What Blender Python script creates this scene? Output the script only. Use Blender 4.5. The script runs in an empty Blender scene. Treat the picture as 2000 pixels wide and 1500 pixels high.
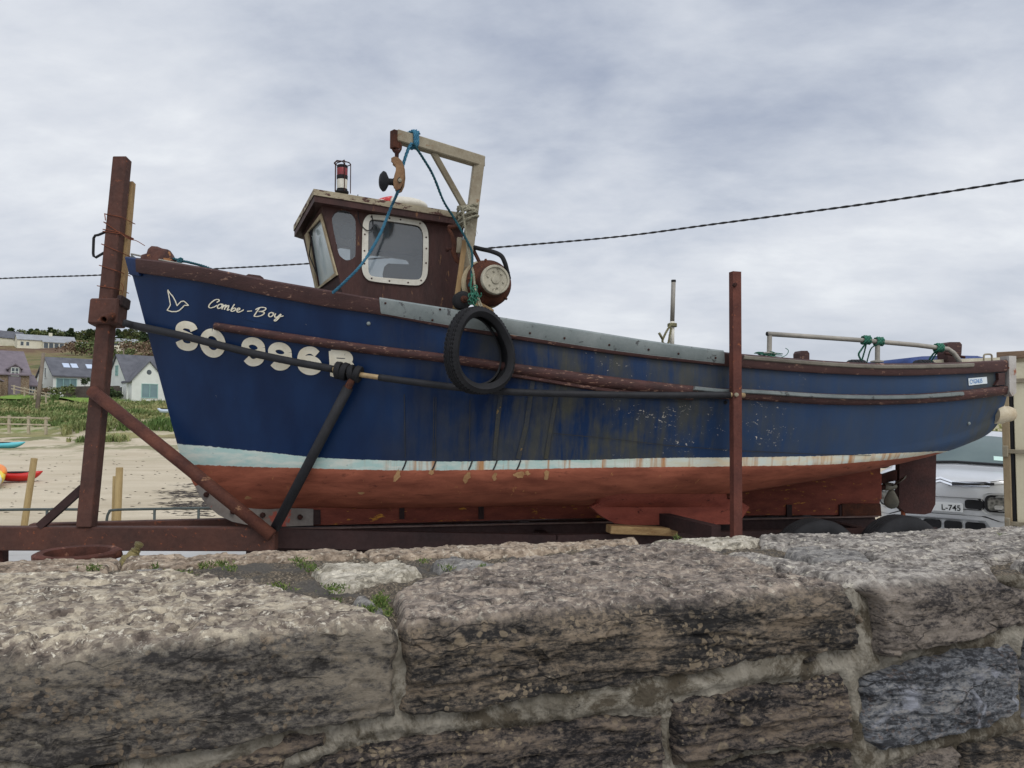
import bpy, math, random
import numpy as np
from mathutils import Vector, Matrix
from mathutils.bvhtree import BVHTree
from mathutils.geometry import tessellate_polygon
random.seed(7); rng = np.random.default_rng(7)
PI = math.pi; R = math.radians
SC = bpy.context.scene; COL = SC.collection
V = Vector
# ------------------------------------------------------------ camera
EYE = V((0, 0, 1.5)); PITCH = math.atan(70/1500)
cam_d = bpy.data.cameras.new('camera'); cam = bpy.data.objects.new('camera', cam_d); COL.objects.link(cam)
cam.location = EYE; cam.rotation_euler = (PI/2+PITCH, 0, 0)
cam_d.sensor_width = 36; cam_d.lens = 27; cam_d.clip_start = .05; cam_d.clip_end = 6000
SC.camera = cam
FW = V((0, math.cos(PITCH), math.sin(PITCH))); UPV = V((0, -math.sin(PITCH), math.cos(PITCH)))
def ray(px, py):                       # direction of a photograph pixel (2000 x 1500)
    return V(((px-1000)/1500, 0, 0)) + FW + UPV*((750-py)/1500)
def at(px, py, Y):                     # the point of the place seen at that pixel, Y metres in front
    d = ray(px, py); return EYE + d*(Y/d.y)
def on_z(px, py, z):
    d = ray(px, py); return EYE + d*((z-EYE.z)/d.z)
def on_plane(px, py, p0, n):
    d = ray(px, py); return EYE + d*((p0-EYE).dot(n)/d.dot(n))
def proj(P):
    q = P-EYE; w = q.dot(FW); return 1000+1500*q.x/w, 750-1500*q.dot(UPV)/w
# ------------------------------------------------------------ render / light
SC.view_settings.view_transform = 'Standard'; SC.view_settings.look = 'None'
SC.view_settings.exposure = 0.26; SC.view_settings.gamma = 1
SC.cycles.max_bounces = 6; SC.cycles.transparent_max_bounces = 12
SC.cycles.use_denoising = True
# ------------------------------------------------------------ node helpers
def nd(nt, typ, props=None, **inp):
    n = nt.nodes.new(typ)
    for k, v in (props or {}).items(): setattr(n, k, v)
    for k, v in inp.items():
        s = n.inputs[int(k[1:])] if k[0] == '_' and k[1:].isdigit() else n.inputs[k.replace('_', ' ')]
        if hasattr(v, 'is_linked'): nt.links.new(v, s)
        else:
            if s.type == 'RGBA' and len(v) == 3: v = (*v, 1)
            s.default_value = v
    return n
def noise(nt, vec, scale, detail=4, rough=.55, dist=0):
    return nd(nt, 'ShaderNodeTexNoise', Vector=vec, Scale=scale, Detail=detail, Roughness=rough, Distortion=dist).outputs['Fac']
def mapv(nt, vec, scale=(1,1,1), loc=(0,0,0), rot=(0,0,0)):
    return nd(nt, 'ShaderNodeMapping', Vector=vec, Scale=scale, Location=loc, Rotation=rot).outputs[0]
def ramp(nt, fac, *stops, interp='LINEAR'):
    n = nd(nt, 'ShaderNodeValToRGB', Fac=fac); cr = n.color_ramp; cr.interpolation = interp
    while len(cr.elements) < len(stops): cr.elements.new(.5)
    for e, (p, c) in zip(cr.elements, stops):
        e.position = p; e.color = (c, c, c, 1) if not hasattr(c, '__len__') else (*c, 1)
    return n.outputs[0]
def mix(nt, fac, a, b, blend='MIX'):
    return nd(nt, 'ShaderNodeMix', dict(data_type='RGBA', blend_type=blend), _0=fac, _6=a, _7=b).outputs[2]
def mth(nt, op, a, b=0.0, c=0.0, clamp=False):
    return nd(nt, 'ShaderNodeMath', dict(operation=op, use_clamp=clamp), _0=a, _1=b, _2=c).outputs[0]
def attr(nt, name): return nd(nt, 'ShaderNodeAttribute', dict(attribute_name=name)).outputs['Fac']
def vor(nt, vec, scale, feature='F1', rand=1.0):
    return nd(nt, 'ShaderNodeTexVoronoi', dict(feature=feature), Vector=vec, Scale=scale, Randomness=rand).outputs['Distance']
def newmat(name, rough=.7, spec=.35, metal=0.0):
    m = bpy.data.materials.new(name); m.use_nodes = True; nt = m.node_tree
    b = nt.nodes['Principled BSDF']
    b.inputs['Roughness'].default_value = rough; b.inputs['Specular IOR Level'].default_value = spec
    b.inputs['Metallic'].default_value = metal
    return m, nt, b
def L(nt, o, i): nt.links.new(o, i)
def bump(nt, b, h, strength=.4, dist=.01):
    n = nd(nt, 'ShaderNodeBump', Height=h, Strength=strength, Distance=dist); L(nt, n.outputs[0], b.inputs['Normal'])
def objc(nt): return nd(nt, 'ShaderNodeTexCoord').outputs['Object']
def srgb(r, g, b):
    f = lambda c: (c/255/12.92) if c/255 <= .04045 else ((c/255+.055)/1.055)**2.4
    return (f(r), f(g), f(b))
MATS = {}
def paint(name, c1, c2=None, scale=6, rough=.65, spec=.35, bmp=.2, c3=None, th=.62, c3scale=None, stretch=(1,1,1), metal=0.0, bdist=.006, grain=.25):
    """two tone surface with noise, optional third colour in hard flakes above th"""
    if name in MATS: return MATS[name]
    m, nt, b = newmat(name, rough, spec, metal); v = mapv(nt, objc(nt), stretch)
    c2 = c2 or tuple(x*.7 for x in c1)
    n1 = noise(nt, v, scale, 6, .6); n2 = noise(nt, v, scale*9, 5, .65)
    f = mth(nt, 'ADD', mth(nt, 'MULTIPLY', n1, 1-grain), mth(nt, 'MULTIPLY', n2, grain))
    col = mix(nt, ramp(nt, f, (.36, 0), (.64, 1)), c1, c2)
    if c3:
        n3 = noise(nt, v, c3scale or scale*2.5, 8, .68, .4)
        col = mix(nt, ramp(nt, n3, (th, 0), (th+.035, 1)), col, c3)
    L(nt, col, b.inputs['Base Color'])
    if bmp: bump(nt, b, mth(nt, 'ADD', n2, mth(nt, 'MULTIPLY', n1, .5)), bmp, bdist)
    rr = ramp(nt, n2, (.3, max(0, rough-.12)), (.7, min(1, rough+.12))); L(nt, rr, b.inputs['Roughness'])
    MATS[name] = m; return m
# ------------------------------------------------------------ mesh helpers
class MB:
    def __init__(s): s.v = []; s.f = []; s.m = []
    def add(s, vs, fs, mi=0):
        o = len(s.v); s.v += [V(x) for x in vs]; s.f += [tuple(i+o for i in f) for f in fs]; s.m += [mi]*len(fs); return s
    def box(s, c, size, rot=None, mi=0, bevel=0.0):
        x, y, z = (k/2 for k in size); b = min(bevel, x*.9, y*.9, z*.9)
        M = rot or Matrix.Identity(3); c = V(c)
        if b <= 0:
            vs = [V((i*x, j*y, k*z)) for k in (-1, 1) for j in (-1, 1) for i in (-1, 1)]
            fs = [(0,2,3,1),(4,5,7,6),(0,1,5,4),(2,6,7,3),(0,4,6,2),(1,3,7,5)]
        else:
            vs = []; idx = {}
            for i in (-1, 1):
                for j in (-1, 1):
                    for k in (-1, 1):
                        for ax in range(3):
                            p = [i*(x-b), j*(y-b), k*(z-b)]; sgn = (i, j, k)[ax]; p[ax] = sgn*(x, y, z)[ax]
                            idx[i, j, k, ax] = len(vs); vs.append(V(p))
            fs = []
            for sg in (-1, 1):
                fs.append([idx[sg, j, k, 0] for j, k in ((-1,-1),(1,-1),(1,1),(-1,1))][::sg])
                fs.append([idx[i, sg, k, 1] for i, k in ((-1,-1),(-1,1),(1,1),(1,-1))][::sg])
                fs.append([idx[i, j, sg, 2] for i, j in ((-1,-1),(1,-1),(1,1),(-1,1))][::sg])
            for a in (-1, 1):
                for c2 in (-1, 1):
                    fs.append([idx[a,c2,-1,0], idx[a,c2,1,0], idx[a,c2,1,1], idx[a,c2,-1,1]])
                    fs.append([idx[a,-1,c2,0], idx[a,1,c2,0], idx[a,1,c2,2], idx[a,-1,c2,2]])
                    fs.append([idx[-1,a,c2,1], idx[1,a,c2,1], idx[1,a,c2,2], idx[-1,a,c2,2]])
            for i in (-1, 1):
                for j in (-1, 1):
                    for k in (-1, 1): fs.append([idx[i,j,k,0], idx[i,j,k,1], idx[i,j,k,2]])
        return s.add([c + M @ p for p in vs], fs, mi)
    def bar(s, p0, p1, w, h, up=(0, 0, 1), mi=0, bevel=0.0):
        p0, p1 = V(p0), V(p1); d = (p1-p0).normalized(); up = V(up)
        sx = d.cross(up).normalized(); uz = sx.cross(d).normalized()
        M = Matrix((sx, d, uz)).transposed()
        return s.box((p0+p1)/2, (w, (p1-p0).length, h), M, mi, bevel)
    def tube(s, pts, r, n=10, cap=True, closed=False, mi=0, twist=None):
        pts = [V(p) for p in pts]; N = len(pts); rs = r if hasattr(r, '__len__') else [r]*N
        T = []
        for i in range(N):
            a = pts[(i-1) % N] if (closed or i) else pts[0]; b = pts[(i+1) % N] if (closed or i < N-1) else pts[-1]
            T.append((b-a).normalized())
        u = T[0].orthogonal().normalized(); rings = []
        for i in range(N):
            u = (u - T[i]*u.dot(T[i])).normalized(); w = T[i].cross(u)
            rings.append([pts[i] + (u*math.cos(2*PI*k/n) + w*math.sin(2*PI*k/n))*rs[i] for k in range(n)])
        vs = [p for q in rings for p in q]; fs = []
        for i in range(N if closed else N-1):
            j = (i+1) % N
            for k in range(n): fs.append((i*n+k, i*n+(k+1) % n, j*n+(k+1) % n, j*n+k))
        if cap and not closed: fs += [tuple(range(n))[::-1], tuple((N-1)*n+k for k in range(n))]
        return s.add(vs, fs, mi)
    def rope(s, pts, r, pitch=None, strands=3, step=None, mi=0):
        pts = resample(pts, step or r*1.6); pitch = pitch or r*7; rr = r*.56; off = r*.5; acc = 0; N = len(pts)
        T = [(pts[min(i+1, N-1)]-pts[max(i-1, 0)]).normalized() for i in range(N)]
        u = T[0].orthogonal().normalized(); path = [[] for _ in range(strands)]
        for i in range(N):
            u = (u - T[i]*u.dot(T[i])).normalized(); w = T[i].cross(u)
            if i: acc += (pts[i]-pts[i-1]).length
            for k in range(strands):
                a = 2*PI*(acc/pitch + k/strands); path[k].append(pts[i] + (u*math.cos(a)+w*math.sin(a))*off)
        for k in range(strands): s.tube(path[k], rr, 6, mi=mi)
        return s
    def lathe(s, prof, c, axis, n=32, mi=0, a0=0, a1=2*PI):
        c, ax = V(c), V(axis).normalized(); u = ax.orthogonal().normalized(); w = ax.cross(u); P = len(prof)
        full = abs(a1-a0-2*PI) < 1e-6; M = n if full else n+1; vs = []; fs = []
        for k in range(M):
            a = a0+(a1-a0)*k/n; d = u*math.cos(a)+w*math.sin(a)
            vs += [c + d*r + ax*h for r, h in prof]
        for k in range(n):
            j = (k+1) % M
            for i in range(P-1): fs.append((k*P+i, k*P+i+1, j*P+i+1, j*P+i))
        return s.add(vs, fs, mi)
    def prism(s, poly, off, mi=0):          # polygon (world points) extruded by vector off
        n = len(poly); off = V(off); poly = [V(p) for p in poly]
        tri = tessellate_polygon([poly])
        vs = poly + [p+off for p in poly]
        fs = [t[::-1] for t in tri] + [tuple(i+n for i in t) for t in tri] + [(i, (i+1) % n, (i+1) % n+n, i+n) for i in range(n)]
        return s.add(vs, fs, mi)
    def plate(s, outer, holes, off, mi=0):   # polygon with holes, extruded
        loops = [[V(p) for p in outer]] + [[V(p) for p in h] for h in holes]; flat = [p for l in loops for p in l]; n = len(flat); off = V(off)
        tri = tessellate_polygon(loops); vs = flat + [p+off for p in flat]
        fs = [t[::-1] for t in tri] + [tuple(i+n for i in t) for t in tri]; o = 0
        for l in loops:
            m = len(l); fs += [(o+i, o+(i+1) % m, o+(i+1) % m+n, o+i+n) for i in range(m)]; o += m
        return s.add(vs, fs, mi)
    def sphere(s, c, r, n=16, m=10, sc=(1,1,1), mi=0):
        vs = [V(c)+V((r*sc[0]*math.sin(PI*j/m)*math.cos(2*PI*i/n), r*sc[1]*math.sin(PI*j/m)*math.sin(2*PI*i/n), r*sc[2]*math.cos(PI*j/m))) for j in range(m+1) for i in range(n)]
        fs = [(j*n+i, (j+1)*n+i, (j+1)*n+(i+1) % n, j*n+(i+1) % n) for j in range(m) for i in range(n)]
        return s.add(vs, fs, mi)
    def sweep(s, rows, mi=0, closed=True, cap=True):   # rows: list of equal-length point rings
        n = len(rows[0]); vs = [p for r_ in rows for p in r_]; fs = []
        for i in range(len(rows)-1):
            for k in range(n if closed else n-1): fs.append((i*n+k, i*n+(k+1) % n, (i+1)*n+(k+1) % n, (i+1)*n+k))
        if cap and closed: fs += [tuple(range(n))[::-1], tuple((len(rows)-1)*n+k for k in range(n))]
        return s.add(vs, fs, mi)
    def build(s, name, mat, parent=None, smooth=False, local=False, auto=None):
        return link_mesh(name, s.v, s.f, mat, parent, smooth, local, s.m if any(s.m) else None, auto)
ORG = {}
def link_mesh(name, vs, fs, mat, parent=None, smooth=False, local=False, mi=None, auto=None):
    me = bpy.data.meshes.new(name); o = bpy.data.objects.new(name, me); COL.objects.link(o)
    if parent is not None: org = ORG[parent.name]; o.parent = parent
    elif local: org = V((0, 0, 0))
    else:
        xs = np.array([tuple(v) for v in vs]); org = V(((xs[:, 0].min()+xs[:, 0].max())/2, (xs[:, 1].min()+xs[:, 1].max())/2, xs[:, 2].min())); o.location = org
    if local and parent is not None: org = V((0, 0, 0))
    ORG[o.name] = org
    me.from_pydata([tuple(V(v)-org) for v in vs], [], [tuple(f) for f in fs])
    for m in (mat if isinstance(mat, (list, tuple)) else [mat]): me.materials.append(m)
    if mi: me.polygons.foreach_set('material_index', mi)
    me.update()
    import bmesh
    bm = bmesh.new(); bm.from_mesh(me); bmesh.ops.recalc_face_normals(bm, faces=bm.faces); bm.to_mesh(me); bm.free()
    if smooth or auto:
        me.polygons.foreach_set('use_smooth', [True]*len(me.polygons))
        if auto: me.set_sharp_from_angle(angle=R(auto))
    return o
def thing(name, label, cat, loc=(0, 0, 0), group=None, rotz=0):
    o = bpy.data.objects.new(name, None); COL.objects.link(o); o.location = loc; o.rotation_euler = (0, 0, rotz); o.empty_display_size = .2
    ORG[o.name] = V(loc); o['label'] = label; o['category'] = cat
    if group: o['group'] = group
    return o
def tag(o, label, cat, group=None, kind=None):
    o['label'] = label; o['category'] = cat
    if group: o['group'] = group
    if kind: o['kind'] = kind
    return o
def dup(root, loc, rotz=0, scale=1, label=None):
    r = root.copy(); COL.objects.link(r); r.location = loc; r.rotation_euler = (0, 0, rotz); r.scale = (scale,)*3 if not hasattr(scale, '__len__') else scale
    if label: r['label'] = label
    for ch in list(root.children):
        c = ch.copy(); COL.objects.link(c); c.parent = r
        for g in list(ch.children):
            d = g.copy(); COL.objects.link(d); d.parent = c
    return r
def resample(pts, step):
    pts = [V(p) for p in pts]; out = [pts[0]]
    for a, b in zip(pts, pts[1:]):
        k = max(1, int((b-a).length/step+.5)); out += [a.lerp(b, i/k) for i in range(1, k+1)]
    return out
def catmull(pts, k=8):
    pts = [V(p) for p in pts]; out = []; n = len(pts)
    for i in range(n-1):
        p0, p1, p2, p3 = pts[max(i-1, 0)], pts[i], pts[i+1], pts[min(i+2, n-1)]
        for j in range(k):
            t = j/k; out.append(.5*((2*p1)+(p2-p0)*t+(2*p0-5*p1+4*p2-p3)*t*t+(3*p1-p0-3*p2+p3)*t**3))
    out.append(pts[-1]); return out
def interp(poly, x):
    xs = [p[0] for p in poly]; ys = [p[1] for p in poly]
    # smooth (catmull slopes, non uniform hermite)
    if x <= xs[0]: return ys[0]+(x-xs[0])*(ys[1]-ys[0])/(xs[1]-xs[0])
    if x >= xs[-1]: return ys[-1]+(x-xs[-1])*(ys[-1]-ys[-2])/(xs[-1]-xs[-2])
    i = max(k for k in range(len(xs)-1) if xs[k] <= x); h = xs[i+1]-xs[i]; t = (x-xs[i])/h
    sl = lambda k: (ys[min(k+1, len(ys)-1)]-ys[max(k-1, 0)])/(xs[min(k+1, len(xs)-1)]-xs[max(k-1, 0)])
    m0, m1 = sl(i)*h, sl(i+1)*h
    return (2*t**3-3*t*t+1)*ys[i]+(t**3-2*t*t+t)*m0+(-2*t**3+3*t*t)*ys[i+1]+(t**3-t*t)*m1
# value noise in numpy
def vnoise(x, y, z=0.0, seed=0):
    x = np.asarray(x, float); y = np.asarray(y, float); z = np.zeros_like(x)+z
    xi, yi, zi = np.floor(x).astype(np.int64), np.floor(y).astype(np.int64), np.floor(z).astype(np.int64)
    fx, fy, fz = x-xi, y-yi, z-zi
    s = lambda t: t*t*t*(t*(t*6-15)+10); u, v, w = s(fx), s(fy), s(fz)
    def h(a, b, c):
        n = (a*374761393+b*668265263+c*1442695041+seed*974711) & 0x7fffffff
        n = ((n ^ (n >> 13))*1274126177) & 0x7fffffff; n = n ^ (n >> 16); return (n & 0xffff)/65535.0
    r = 0
    for a, wa in ((0, 1-u), (1, u)):
        for b, wb in ((0, 1-v), (1, v)):
            for c, wc in ((0, 1-w), (1, w)): r = r + h(xi+a, yi+b, zi+c)*wa*wb*wc
    return r*2-1
def fbm(x, y, z=0.0, oct=4, seed=0, gain=.5):
    r = 0; a = 1; f = 1; t = 0
    for o in range(oct):
        r = r+a*vnoise(np.asarray(x)*f, np.asarray(y)*f, np.asarray(z)*f, seed+o*17); t += a; a *= gain; f *= 2.03
    return r/t
def sstep(a, b, x):
    t = np.clip((x-a)/(b-a), 0, 1); return t*t*(3-2*t)
def grid_mesh(name, P, mask, mat, parent=None, uv=None, attrs=None, smooth=True):
    """P (ny,nx,3) world grid, mask (ny-1,nx-1) faces kept"""
    ny, nx = P.shape[:2]; idx = np.arange(ny*nx).reshape(ny, nx)
    F = np.stack([idx[:-1, :-1], idx[:-1, 1:], idx[1:, 1:], idx[1:, :-1]], -1)[mask]
    used = np.unique(F); rem = np.full(ny*nx, -1); rem[used] = np.arange(len(used)); F = rem[F]
    pts = P.reshape(-1, 3)[used]
    me = bpy.data.meshes.new(name); o = bpy.data.objects.new(name, me); COL.objects.link(o)
    if parent is not None: org = np.array(ORG[parent.name]); o.parent = parent
    else: org = np.array([(pts[:, 0].min()+pts[:, 0].max())/2, (pts[:, 1].min()+pts[:, 1].max())/2, pts[:, 2].min()]); o.location = V(org)
    ORG[o.name] = V(org)
    me.vertices.add(len(pts)); me.vertices.foreach_set('co', (pts-org).astype(np.float32).ravel())
    me.loops.add(F.size); me.loops.foreach_set('vertex_index', F.ravel().astype(np.int32))
    me.polygons.add(len(F)); me.polygons.foreach_set('loop_start', (np.arange(len(F))*4).astype(np.int32))
    me.update(calc_edges=True)
    if smooth: me.polygons.foreach_set('use_smooth', np.ones(len(F), bool))
    if uv is not None:
        l = me.uv_layers.new(name='UVMap'); l.data.foreach_set('uv', uv.reshape(-1, 2)[used][F.ravel()].astype(np.float32).ravel())
    for k, a in (attrs or {}).items():
        t = me.attributes.new(k, 'FLOAT', 'POINT'); t.data.foreach_set('value', a.reshape(-1)[used].astype(np.float32))
    me.materials.append(mat); me.validate(); return o
# ------------------------------------------------------------ world: overcast sky
SUN_EL, SUN_AZ = R(48), R(150)           # azimuth clockwise from +Y (ahead of the camera)
w = bpy.data.worlds.new('World'); SC.world = w; w.use_nodes = True; nt = w.node_tree; bg = nt.nodes['Background']
sky = nd(nt, 'ShaderNodeTexSky', dict(sky_type='NISHITA', sun_disc=False, sun_elevation=SUN_EL, sun_rotation=SUN_AZ, air_density=1.2, dust_density=2.0))
g = nd(nt, 'ShaderNodeTexCoord').outputs['Generated']; sp = nd(nt, 'ShaderNodeSeparateXYZ', Vector=g)
zz = mth(nt, 'MAXIMUM', sp.outputs[2], 0.0); den = mth(nt, 'ADD', zz, .30)
pv = nd(nt, 'ShaderNodeCombineXYZ', X=mth(nt, 'DIVIDE', sp.outputs[0], den), Y=mth(nt, 'DIVIDE', sp.outputs[1], den)).outputs[0]
big = noise(nt, mapv(nt, pv, (.7, .8, 1), (5.4, 2.9, 0)), 1.0, 4, .5, .25)
mid = noise(nt, mapv(nt, pv, (1.3, 1.8, 1), (7, 2, 0), (0, 0, .5)), 2.3, 9, .56, .2)
fin = noise(nt, mapv(nt, pv, (1.5, 2.6, 1), (1, 5, 0), (0, 0, .3)), 5.5, 8, .6, .1)
f = mth(nt, 'ADD', mth(nt, 'ADD', mth(nt, 'MULTIPLY', big, .64), mth(nt, 'MULTIPLY', mid, .28)), mth(nt, 'MULTIPLY', fin, .08))
cl = ramp(nt, f, (.36, srgb(158, 166, 183)), (.45, srgb(187, 193, 204)), (.535, srgb(207, 211, 218)), (.62, srgb(228, 231, 234)))
hz = ramp(nt, sp.outputs[2], (0, srgb(178, 183, 194)), (.18, srgb(190, 196, 206)))
cl = mix(nt, ramp(nt, sp.outputs[2], (0, .75), (.22, 0)), cl, hz)
zen = ramp(nt, sp.outputs[2], (.45, 1.0), (.85, 1.0)); 
boost = mth(nt, 'ADD', mth(nt, 'ADD', 1.0, mth(nt, 'MULTIPLY', ramp(nt, sp.outputs[2], (.5, 0), (.9, 1)), .5)), mth(nt, 'MULTIPLY', ramp(nt, mth(nt, 'MULTIPLY', sp.outputs[1], -1.0), (0, 0), (.7, 1)), .55))
cl = mix(nt, 1.0, cl, nd(nt, 'ShaderNodeCombineXYZ', X=boost, Y=boost, Z=boost).outputs[0], 'MULTIPLY')
gap = ramp(nt, f, (.36, .12), (.5, .03))
skyc = mix(nt, 1.0, sky.outputs[0], (.09, .09, .09), 'MULTIPLY')
tot = mix(nt, gap, cl, skyc); tot = mix(nt, 1.0, tot, (10, 10, 10), 'MULTIPLY')
L(nt, tot, bg.inputs[0]); bg.inputs[1].default_value = .1
sd = bpy.data.lights.new('sun', 'SUN'); so = bpy.data.objects.new('sun', sd); COL.objects.link(so)
sd.energy = 1.0; sd.angle = R(32); sd.color = (1, .96, .9)
dirs = V((math.sin(SUN_AZ)*math.cos(SUN_EL), math.cos(SUN_AZ)*math.cos(SUN_EL), math.sin(SUN_EL)))
so.rotation_euler = (-dirs).to_track_quat('-Z', 'Y').to_euler(); so.location = (0, 0, 60)
# ============================================================ BOAT
PHI = R(12); AX = V((math.cos(PHI), math.sin(PHI), 0)); PT = V((math.sin(PHI), -math.cos(PHI), 0)); UP = V((0, 0, 1))
B0 = at(250, 503, 5.8); B0.z = 0
def bp(u, b, z): return B0 + AX*u + PT*b + UP*z              # boat coordinates: aft, to port, up
def uvb(P): q = P-B0; return q.dot(AX), q.dot(PT), P.z
def onb(px, py, b): return on_plane(px, py, B0+PT*b, PT)       # pixel on a fore-and-aft plane b metres to port
def flip(P): u, b, z = uvb(P); return bp(u, -b, z)
S_Y = [(250,503),(330,512),(420,526),(520,546),(640,567),(745,585),(870,605),(1000,627),(1130,647),(1280,671),(1411,688),(1520,698),(1625,706),(1719,710),(1860,708),(1960,703)]
RB_Y = [(285,535),(400,552),(520,577),(640,600),(740,615),(870,640),(1000,662),(1200,692),(1410,715),(1470,720),(1600,729),(1740,734),(1860,731),(1960,726)]
ST_Y = [(425,627),(520,641),(700,667),(870,688),(1000,706),(1200,733),(1400,755),(1450,756),(1625,766),(1760,767),(1869,760),(1959,750)]
SB_Y = [(425,646),(520,661),(700,689),(870,709),(1000,730),(1200,761),(1400,779),(1450,781),(1625,791),(1760,790),(1869,783),(1959,772)]
WT_Y = [(348,866),(420,872),(520,882),(620,893),(760,899),(900,901),(1000,899),(1150,898),(1300,894),(1440,893),(1610,890),(1715,886),(1859,881)]
WB_Y = [(370,908),(470,912),(600,915),(790,919),(1000,917),(1150,914),(1430,911),(1610,908),(1715,901),(1790,894),(1859,883)]
T_Y = [(352,888),(470,897),(620,905),(790,909),(1000,908),(1300,903),(1450,900),(1600,893),(1720,880),(1820,862),(1900,838),(1962,800)]
G_Y = [(455,1000),(592,991),(732,993),(1040,988),(1200,986),(1350,978),(1490,955),(1610,932),(1718,908),(1829,884),(1900,866),(1945,852)]
LS = uvb(onb(1962, 703, .98))[0]
US = {'S': 0.0, 'T': uvb(onb(352, 888, 0))[0], 'G': uvb(onb(455, 1000, 0))[0]}
LE = {'S': LS, 'T': LS+.10, 'G': LS-.05}; YS = {'S': S_Y, 'T': T_Y, 'G': G_Y}
def half(c, t):
    if c == 'G': return .02+.05*min(1, t/.05)
    Bm, bt, tm, ex = (1.2, .98, .56, 2.1) if c == 'S' else (1.1, .84, .5, 1.75)
    t0 = .012
    if t < tm: return t0+(Bm-t0)*(1-(1-t/tm)**ex)
    return Bm-(Bm-bt)*((t-tm)/(1-tm))**2
def cpt(c, t):
    u = US[c]*(1-t)+LE[c]*t; b = half(c, t); z = 1.5
    for _ in range(8):
        x, y = proj(bp(u, b, z)); yt = interp(YS[c], x); P = bp(u, b, z); w = (P-EYE).dot(FW); z += (y-yt)*w/1500
    return u, b, z
NT = 90; taus = [ (i/NT)**1.25 for i in range(NT+1)]
NS, NB = 26, 18
CUR = {c: [cpt(c, t) for t in taus] for c in 'STG'}
def section(i):
    t = taus[i]; (us, bs, zs), (ut, bt, zt), (ug, bg_, zg) = CUR['S'][i], CUR['T'][i], CUR['G'][i]
    dz = zt-zg; k = min(1, t/.16); pts = []
    # forefoot bezier for the stem offset in u
    uT0, uG0 = US['T'], US['G']
    ub = [uG0, uG0-.5*(uG0-uT0), uT0+.22*(uG0-uT0), uT0]
    st = sstep(.75, 1, t)
    zb = [zg, zg+dz*(.30*k+.0), zt-dz*(.5+.15*k), zt]
    bb = [bg_, bg_+(bt-bg_)*(.5+.05*k), bt-(bt-bg_)*.33*(1-k)-.0*k, bt]
    for j in range(NB+1):
        s = j/NB; B = ((1-s)**3, 3*s*(1-s)**2, 3*s*s*(1-s), s**3)
        u0 = sum(a*x for a, x in zip(B, ub)); z = sum(a*x for a, x in zip(B, zb)); b = sum(a*x for a, x in zip(B, bb))
        pts.append((u0*(1-t)+(LE['G']*(1-s)+LE['T']*s)*t, b, z))
    for j in range(1, NS+1):
        s = j/NS; bul = .035*math.sin(PI*s)*(1-abs(2*t-1))**.5 + .05*st*math.sin(PI*s)
        pts.append((ut+(us-ut)*s, bt+(bs-bt)*s+bul, zt+(zs-zt)*s))
    return pts
SEC = [section(i) for i in range(NT+1)]
NR = NB+NS+1
portP = np.array([[tuple(bp(*p)) for p in s] for s in SEC]); starP = np.array([[tuple(bp(p[0], -p[1], p[2])) for p in s] for s in SEC])
def wz(Yp, u, b):
    z = 1.1
    for _ in range(6):
        P = bp(u, b, z); x, y = proj(P); z += (y-interp(Yp, x))*(P-EYE).dot(FW)/1500
    return z
band = np.zeros((NT+1, NR)); uvh = np.zeros((NT+1, NR, 2))
for i in range(NT+1):
    u, b, _ = CUR['T'][i]; a, c = wz(WB_Y, u, b), wz(WT_Y, u, b)
    if proj(bp(u, b, a))[0] > 1855: a, c = a0-.02*(u-u0_), a0-.02*(u-u0_)+.012
    else: a0, u0_ = a, u
    for j in range(NR): band[i, j] = (SEC[i][j][2]-a)/max(.012, c-a); uvh[i, j] = (SEC[i][j][0], SEC[i][j][2])
boat = thing('fishing_boat', 'weathered blue wooden-railed fishing boat with red bottom and brown wheelhouse, standing on a rusty trailer', 'boat', tuple(bp(LS*.5, 0, 0)))
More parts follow.
